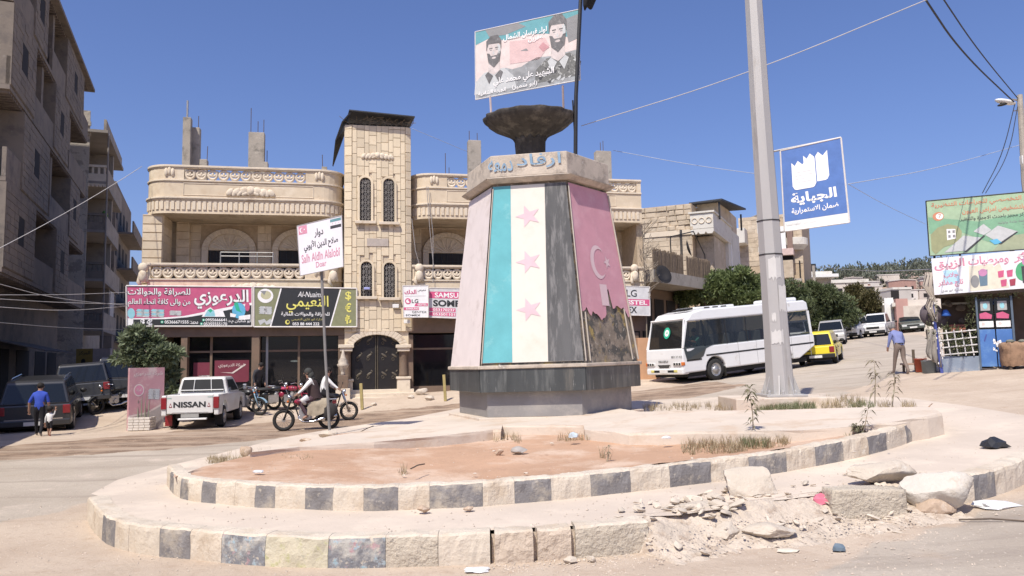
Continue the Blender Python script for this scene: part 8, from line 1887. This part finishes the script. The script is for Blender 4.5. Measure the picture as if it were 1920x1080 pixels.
# ------------------------------------------------------------ broken kerb, boulders, rubble
bank = [p for p in outf if 1120 < proj(p)[0] < 1785]
bank = rs_line(bank, .04)
PRF = ((-.42, OZ - .02), (-.22, OZ + .0), (-.12, OZ * .9), (.0, OZ * .62), (.12, OZ * .34), (.28, .07), (.5, .008), (.7, -.04))
def chunky(p): v = noise.voronoi(p * 5.5)[0]; u = noise.voronoi(p * 13)[0]; return .085 * min(.3, v[1] - v[0]) + .05 * min(.25, u[1] - u[0])
def bankz(x, y):
    best = 9; bi = None
    for i in range(1, len(bank) - 1):
        d2 = (bank[i].x - x) ** 2 + (bank[i].y - y) ** 2
        if d2 < best: best, bi = d2, i
    if bi is None or best > .8: return h(x, y)
    d = bank[bi + 1] - bank[bi - 1]; d.z = 0; d.normalize(); o = (x - bank[bi].x) * d.y - (y - bank[bi].y) * d.x
    if o < -.42: return h(x, y) + OZ
    for (a, za), (b, zb_) in zip(PRF, PRF[1:]):
        if a <= o <= b: return h(x, y) + za + (zb_ - za) * (o - a) / (b - a)
    return h(x, y)
rows = []
for i, p in enumerate(bank):
    d = (bank[min(i + 1, len(bank) - 1)] - bank[max(i - 1, 0)]); d.z = 0; d.normalize(); nr = V3((d.y, -d.x, 0)); row = []
    for o_, zz in [(-.42 + 1.12 * k / 24, None) for k in range(25)]:
        a = p + nr * o_; f_ = sm(-.34, -.2, o_) * sm(.66, .42, o_); zz = next(za + (zb_ - za) * (o_ - a_) / (b_ - a_) for (a_, za), (b_, zb_) in zip(PRF, PRF[1:]) if a_ - 1e-6 <= o_ <= b_ + 1e-6)
        row.append(V3((a.x, a.y, h(a.x, a.y) + zz)) + V3((0, 0, (chunky(V3((a.x, a.y, zz))) - .035 + .05 * noise.noise(a * 3)) * f_ - .25 * sm(1225, 1190, proj(p)[0]))))
    rows.append(row)
sub = rows; m_ = len(sub[0]); mb = MB(); mb.add([p for r_ in sub for p in r_], [(i * m_ + j, (i + 1) * m_ + j, (i + 1) * m_ + j + 1, i * m_ + j + 1) for i in range(len(sub) - 1) for j in range(m_ - 1)])
M_BANK = mat('broken_fill', (.52, .44, .355), .95, .14, 4, 1., 20, [((.38, .30, .23), 6, .52, .64), ((.64, .57, .48), 14, .6, .68)], world=True, bdist=.03)
mb.build('broken_kerb_fill', M_BANK, kind='structure')
def rock_mesh(sx, sy, sz, seed, rough=.32, sub_=4, cuts=11):
    r_ = random.Random(seed); bm = bmesh.new(); bmesh.ops.create_icosphere(bm, subdivisions=sub_, radius=1.)
    pl = []
    for _ in range(cuts): d = V3([r_.uniform(-1, 1) for _ in range(3)]).normalized(); pl.append((d, r_.uniform(.5, .8)))
    for v in bm.verts:
        c = v.co.copy()
        for d, k in pl:
            t = c.dot(d)
            if t > k: c -= d * (t - k) * .92
        c *= 1 + rough * .3 * noise.noise(c * 1.6 + V3((seed, 0, 0))) + rough * .14 * noise.noise(c * 5 + V3((0, seed, 0))) + rough * .1 * noise.noise(c * 12) + rough * .05 * noise.noise(c * 29)
        v.co = c
    ex = [max(v.co[k] for v in bm.verts) for k in range(3)]; en = [min(v.co[k] for v in bm.verts) for k in range(3)]
    for v in bm.verts: v.co = V3([((v.co[k] - (ex[k] + en[k]) / 2) * 2 / (ex[k] - en[k])) * (sx, sy, sz)[k] for k in range(3)])
    me = bpy.data.meshes.new('rock'); bm.to_mesh(me); bm.free(); me.polygons.foreach_set('use_smooth', [True] * len(me.polygons))
    try: me.set_sharp_from_angle(angle=R(32))
    except Exception: pass
    return me
M_ROCK = mat('pale_rock', (.52, .45, .365), .9, .08, 3, .8, 22, [((.46, .38, .30), 4, .54, .66), ((.60, .55, .48), 7, .58, .68)], bdist=.02); M_ROCKB = mat('brown_rock', (.44, .33, .24), .9, .15, 4, .8, 20, [((.6, .5, .4), 5, .55, .66)], bdist=.02)
def rock(label, px0, py0, px1, py1, seed, m=None, off=0, name='boulder', tilt=0., group=None, dpt=.8, rot=0., cat='rock'):
    """boulder filling the pixel box, its foot on the ground"""
    m = m or M_ROCK; g_ = onto((px0 + px1) / 2, py1 - (py1 - py0) * .12, off); sc_ = F / g_.y; sx = (px1 - px0) / 2 / sc_; sz = (py1 - py0) / 2 / sc_ * .98
    me = rock_mesh(sx, sx * dpt, sz, seed); me.materials.append(m); o = bpy.data.objects.new(name, me); col.objects.link(o); o.location = (g_.x, g_.y + sx * dpt * .5, g_.z + sz * .86); o.rotation_euler = (0, tilt, rot); tag(o, label, cat, group); return o
def slab(label, px0, py0, px1, py1, off=0, tilt=0., m=None, dpt=.3, rz=0.):
    g_ = onto((px0 + px1) / 2, py1, off); sc_ = F / g_.y; L, H_ = (px1 - px0) / sc_, (py1 - py0) / sc_ * .82; bm = bmesh.new(); bmesh.ops.create_cube(bm, size=1); bmesh.ops.subdivide_edges(bm, edges=bm.edges, cuts=9, use_grid_fill=True)
    for v in bm.verts:
        c = V3((v.co.x * L, v.co.y * dpt, v.co.z * H_)); e_ = sum(1 for q_ in v.co if abs(abs(q_) - .5) < .01)
        c += V3([.018 * noise.noise(c * 9 + V3((k * 7, 0, 0))) + .007 * noise.noise(c * 31 + V3((k * 7, 0, 0))) for k in range(3)]); c *= (1 - .035 * (e_ >= 2)); v.co = c
    me = bpy.data.meshes.new('slab'); bm.to_mesh(me); bm.free(); me.materials.append(m or M_CRUMB); me.polygons.foreach_set('use_smooth', [True] * len(me.polygons)); o = bpy.data.objects.new('kerb_chunk', me); col.objects.link(o)
    o.location = (g_.x, g_.y + dpt / 2, g_.z + H_ / 2); o.rotation_euler = (0, tilt, rz); tag(o, label, 'kerb chunk'); return o
rock('large pale boulder leaning on the inner kerb, tallest of the broken stones', 1360, 880, 1480, 974, 3, tilt=.3, off=.08, dpt=.5)
rock('big smooth whitish boulder right of the broken kerb chunk', 1706, 890, 1840, 972, 8, m=mat('white_rock', (.56, .51, .44), .9, .08, 3, .9, 22, [((.44, .37, .29), 3, .55, .68)], bdist=.02), dpt=.75, off=.02)
slab('rough square kerb chunk lying between the two big boulders', 1562, 908, 1704, 978, .02, .02, dpt=.26, rz=.05)
slab('pale kerb chunk sunk in rubble, left of the broken gap', 1222, 958, 1262, 1010, .0, .3, dpt=.2)
rock('low flat pale rock behind the kerb chunk', 1598, 868, 1725, 912, 12, off=OZ, dpt=.55)
slab('tilted thin slab of concrete under the tallest boulder', 1370, 952, 1480, 975, .08, .18, dpt=.35, rz=-.2)
rock('brown wedge of rock under the white boulder', 1720, 935, 1800, 975, 17, M_ROCKB, dpt=.5)
rock('broad flat slab leaning on the rubble left of the tallest boulder', 1268, 945, 1362, 985, 51, off=.12, dpt=.6, tilt=.15); rock('flat pale slab lying low in the middle of the rubble', 1395, 985, 1500, 1018, 52, off=.03, dpt=.6); rock('chunky pale stone between the flat slabs', 1335, 985, 1392, 1022, 53, off=.02); rock('rough stone at the right end of the pitted kerb block', 1218, 985, 1262, 1026, 54, off=.02)
rock('whitish flat rock right of the pink plastic bag', 1515, 958, 1575, 982, 21, dpt=.7); rock('pale broken stone just left of the pink bag', 1488, 935, 1530, 962, 23)
rock('white pointed stone at the left of the rubble', 1290, 978, 1330, 1020, 25, mat('white_rock', (0, 0, 0))); rock('small white stone beside the pointed one', 1328, 992, 1350, 1018, 26, mat('white_rock', (0, 0, 0)))
rock('small pale stone lying in front of the cracked kerb', 1056, 1045, 1082, 1058, 31); rock('cube shaped pebble in front of the pitted kerb block', 1100, 1044, 1118, 1056, 33)
rock('brownish stone on the pavement ring below the black kerb paint', 782, 949, 806, 964, 35, M_ROCKB, OZ); rock('small flat stone on the pavement ring left of centre', 868, 950, 888, 959, 36, M_ROCKB, OZ)
rock('grey flat stone lying on the red soil', 958, 838, 990, 854, 41, mat('grey_rock', (.36, .33, .30), .9), OZ + IZ - .11); rock('dark small rock left of the grey stone on the soil', 928, 842, 945, 856, 42, M_ROCKB, OZ + IZ - .11)
rock('orange brown rock on the road edge of the island', 448, 838, 472, 858, 43, M_ROCKB, OZ); rock('pale stones heap under the street sign pole', 596, 808, 632, 824, 44, M_ROCK, OZ); rock('flat rock left of the sign pole foot', 560, 822, 585, 832, 45, M_ROCKB, OZ)
# grey crumbs and pebbles: single stones for the larger, one mass for the grit
k_ = 0; R2 = random.Random(5); rm = [rock_mesh(1, .8, .6, s_, .35, 2, 9) for s_ in range(60, 66)]
M_RS = mat('small_pale_stone', (.55, .475, .385), .9, .12, 9, 0, world=True, rand=.12)
for q_ in rm: q_.materials.append(M_RS)
for k_ in range(150):
    px = R2.uniform(1150, 1730) if k_ % 3 else R2.uniform(1265, 1400); base = 1000 - (px - 1225) * .075; py = base + R2.gauss(0, 17); s = R2.uniform(.018, .055) if k_ % 6 else R2.uniform(.05, .095); p = onto(px, py); o = inst('rubble_stone', R2.choice(rm), (p.x, p.y, bankz(p.x, p.y) + s * .3), (s * 1.3, s * R2.uniform(.7, 1.1), s * R2.uniform(.4, .8)), (R2.uniform(-.4, .4), R2.uniform(-.4, .4), R2.random() * 6)); tag(o, 'pale broken stone scattered in the rubble of the collapsed kerb', 'rubble stone', 'loose rubble stones along the broken kerb')
for _ in range(34):
    px = R2.uniform(380, 1760); py = R2.uniform(800, 900); p = onto(px, py, OZ + IZ - .1)
    if not inpoly(proj(p), INF + INB): continue
    s = R2.uniform(.02, .05); o = inst('soil_stone', R2.choice(rm), (p.x, p.y, p.z + s * .2), (s, s, s * .6), (0, 0, R2.random() * 6)); tag(o, 'small loose stone lying on the red soil of the island', 'stone', 'small stones on the red soil')
for _ in range(26):
    px = R2.uniform(380, 880); t = (px - 380) / 500; py = 866 - 84 * t + R2.gauss(0, 5); p = onto(px, py, OZ * .8); s = R2.uniform(.03, .09); o = inst('edge_stone', R2.choice(rm), (p.x, p.y, p.z), (s * 1.4, s, s * .5), (0, 0, R2.random() * 6)); tag(o, 'flat stone along the crumbled far edge of the island', 'stone', 'stones along the far left edge of the island')
wi_, wo_, wk_, wg_ = [[(p.x, p.y) for p in L_] for L_ in (inn_ + inb, outp_ + outb, inf_ + inb, outf + outb)]
mb = MB()
for _ in range(6500):
    if R2.random() < .5: px = R2.uniform(920, 1760); py = 1052 - (px - 920) * .085 + R2.gauss(-8, 20)
    else: px = R2.uniform(-50, 1950); py = R2.uniform(760, 1100)
    p = onto(px, py, OZ + IZ); z = p.z - .03 - soil_dip(p.x, p.y)
    if not inpoly((p.x, p.y), wi_):
        p = onto(px, py, OZ); z = p.z - .01
        if inpoly((p.x, p.y), wk_) or not inpoly((p.x, p.y), wo_):
            p = onto(px, py); z = p.z
            if inpoly((p.x, p.y), wg_): continue
    if 1205 < px < 1790 and z < h(p.x, p.y) + .1: z = bankz(p.x, p.y)
    s = R2.uniform(.004, .014) * (1.6 if R2.random() < .06 else 1); a = R2.random() * 6
    V_ = [(p.x + s * math.cos(a + k * 1.57) * R2.uniform(.7, 1.2), p.y + s * math.sin(a + k * 1.57), z) for k in range(4)] + [(p.x, p.y, z + s * R2.uniform(.6, 1.1))]
    mb.add(V_, [(0, 1, 4), (1, 2, 4), (2, 3, 4), (3, 0, 4)])
mb.build('gravel', mat('grit', (.50, .42, .34), .95, .3, 9, world=True), kind='stuff')
# ------------------------------------------------------------ weeds, saplings, litter
M_DRY = leafmat('dry_grass', (.30, .23, .13), (.46, .38, .25)); M_GRN = leafmat('weed_green', (.12, .14, .06), (.24, .25, .13))
def tufts(name, boxes, m, off, hmin, hmax, dens):
    mb = MB()
    for (x0_, y0_, x1_, y1_, n) in boxes:
        for _ in range(int(n * dens)):
            px, py = R2.uniform(x0_, x1_), R2.uniform(y0_, y1_); p = onto(px, py, off)
            for _ in range(7):
                a = R2.random() * 6.28; L = R2.uniform(hmin, hmax); ln = R2.uniform(.1, .6); t = V3((math.cos(a) * ln * L, math.sin(a) * ln * L, L)); s_ = V3((-math.sin(a), math.cos(a), 0)) * .004; b_ = p + V3((R2.uniform(-.03, .03), R2.uniform(-.03, .03), -.04))
                mb.add([b_ - s_, b_ + s_, b_ + t * .6 + s_ * .7, b_ + t + V3((math.cos(a), math.sin(a), -.2)) * L * .1, b_ + t * .6 - s_ * .7], [(0, 1, 2, 3, 4)])
    mb.build(name, m, kind='stuff')
tufts('dry_grass', [(925, 818, 975, 828, 16), (1040, 820, 1110, 826, 14), (1225, 812, 1330, 824, 36), (1290, 818, 1480, 838, 150), (1280, 835, 1400, 850, 60), (1395, 812, 1440, 832, 40), (1205, 757, 1420, 768, 90), (1540, 745, 1620, 766, 70), (1640, 752, 1720, 766, 22), (1120, 850, 1145, 862, 3), (750, 882, 775, 888, 4), (1150, 816, 1230, 824, 16), (430, 850, 520, 862, 10), (600, 838, 700, 850, 8), (735, 820, 760, 828, 5)], M_DRY, OZ + IZ - .1, .05, .18, 1.4)
tufts('green_weeds', [(1420, 756, 1528, 768, 130), (1390, 820, 1440, 834, 34), (1590, 752, 1640, 764, 26), (525, 858, 585, 868, 60), (1590, 810, 1625, 820, 16)], M_GRN, OZ + IZ - .08, .05, .14, 1.7)
tufts('edge_grass', [(388, 858, 448, 868, 50)], M_DRY, OZ, .06, .14, 1.4)
def sapling(label, px, py, ytop, lean, n, m, s=.11):
    s *= 1.4; n = int(n * 1.3)
    p = onto(px, py, OZ + IZ - .1); sc_ = F / p.y; H_ = (py - ytop) / sc_; e = empty('sapling', p, 0, label, 'plant'); tip = V3((lean * H_, 0, H_)); mb = MB(); mb.tube([(0, 0, -.03), tip * .5 + V3((.02, 0, 0)), tip], [.012, .008, .003], 5); mb.build('stem', mat('dusty_stem', (.30, .25, .18), .9), e); mb = MB()
    for k in range(n):
        t = R2.uniform(.25, 1) if k > 6 else 1; b_ = tip * t + V3((.02 * (1 - abs(2 * t - 1)), 0, 0)); a = R2.random() * 6.28; d = V3((math.cos(a), math.sin(a) * .7, R2.uniform(-.5, .5))).normalized(); L = s * R2.uniform(.7, 1.3); sd = d.cross(V3((0, 0, 1))).normalized() * L * .11
        mb.add([b_, b_ + d * L * .5 + sd + V3((0, 0, .01)), b_ + d * L - V3((0, 0, L * .3)), b_ + d * L * .5 - sd + V3((0, 0, .01))], [(0, 1, 2, 3)])
    mb.build('leaf_cluster', m, e, kind='stuff'); return e
M_SL = leafmat('dusty_leaf', (.24, .21, .14), (.36, .31, .22)); M_SG = leafmat('dusty_green_leaf', (.10, .10, .055), (.22, .2, .12))
sapling('tall thin dusty sapling left of the low green weeds', 1413, 826, 730, -.04, 40, M_SG); sapling('sparse sapling with long drooping leaves before the stooped man', 1640, 756, 678, .05, 30, M_SL, .14); sapling('leaning sapling right of the drooping one', 1672, 762, 700, .15, 34, M_SL, .12); sapling('curved bare twig sapling above the inner kerb at the right', 1612, 822, 770, .35, 26, M_SG, .08); sapling('bushy low sapling at the foot of the curved twig', 1606, 820, 798, 0, 50, M_SG, .08); sapling('small feathery plant on the red soil', 1138, 862, 838, .1, 16, M_SL, .05)
def litter(name, label, px, py, off, s, m, cat, flat=.35, seed=0):
    p = onto(px, py, off); r_ = random.Random(seed + px); bm = bmesh.new(); bmesh.ops.create_icosphere(bm, subdivisions=2, radius=1.)
    for v in bm.verts: c = v.co; k = 1 + .55 * noise.noise(c * 2.2 + V3((px, 0, 0))); v.co = V3((c.x * s * k, c.y * s * .7 * k, max(-.1 * s, c.z * s * flat * k)))
    me = bpy.data.meshes.new(name); bm.to_mesh(me); bm.free(); me.materials.append(m); o = bpy.data.objects.new(name, me); col.objects.link(o); o.location = p + V3((0, 0, s * .08)); tag(o, label, cat)
M_BAGK = mat('black_bag_film', (.03, .03, .032), .35); M_BAGP = mat('pink_bag_film', (.58, .16, .22), .4); M_BAGW = mat('white_film', (.66, .66, .66), .4)
litter('plastic_bag', 'black plastic bag on the pavement near the right kerb', 1866, 838, OZ, .17, M_BAGK, 'bag', .7)
litter('plastic_bag', 'crumpled pink plastic bag in the rubble', 1540, 944, .2, .11, M_BAGP, 'bag', .8); litter('plastic_bag', 'clear bluish plastic bag at the foot of the monument', 1075, 820, OZ + IZ, .09, mat('bluish_film', (.50, .58, .62), .3), 'bag', .9)
litter('plastic_bag', 'white scrap of plastic on the red soil at the left', 484, 886, OZ + IZ, .07, M_BAGW, 'litter', .4); litter('paper_scrap', 'white paper scrap lying right of the white boulder', 1868, 950, .0, .2, M_BAGW, 'litter', .25); litter('paper_scrap', 'white wrapper under the right end of the kerb chunk', 1718, 968, .0, .12, M_BAGW, 'litter', .5); litter('paper_scrap', 'pale flat scrap on the road below the rubble', 1478, 1034, 0, .1, mat('beige_card', (.6, .53, .43), .8), 'litter', .18); litter('carton', 'small dark folded carton standing on the road', 1574, 1032, 0, .06, mat('slate_card', (.12, .16, .2), .7), 'litter', .9); litter('paper_scrap', 'white scraps at the foot of the dry weeds', 1250, 822, OZ + IZ, .07, M_BAGW, 'litter', .5); litter('paper_scrap', 'long white card on the road below the cracked kerb', 893, 1070, 0, .12, M_BAGW, 'litter', .1)
for lab, a, b in (('thin dark stick on the road at the bottom right', (1798, 978), (1925, 980)), ('dry stick lying on the red soil left of centre', (770, 882), (796, 872)), ('dark bent stick on the far edge of the island', (672, 814), (700, 800)), ('thin stick leaning in the rubble by the pink bag', (1520, 972), (1560, 980))):
    of = 0 if a[1] > 960 else OZ + IZ; p, q_ = onto(*a, of), onto(*b, of); MB().tube([p + V3((0, 0, .02)), (p + q_) / 2 + V3((0, .02, .03)), q_ + V3((0, 0, .015))], .009, 5).build('stick', M_BARK, label=lab, cat='stick')
# gutter stones and debris heap before the villa steps
for k, (px, py, s) in enumerate(((615, 772, .3), (632, 764, .22), (650, 768, .18), (700, 762, .16), (790, 742, .3), (805, 752, .22), (770, 748, .16))):
    rock('broken pale stone %s' % ('at the foot of the urn pedestal, largest', 'beside the urn pedestal, leaning', 'low and small under the ochre post', 'near the gate steps', 'in the heap left of the chairs, largest', 'in the heap below the plastic chairs', 'small, at the end of the gate steps')[k], px - s * 40, py - s * 45, px + s * 40, py, 70 + k, M_ROCK, cat='stone', name='broken_stone')
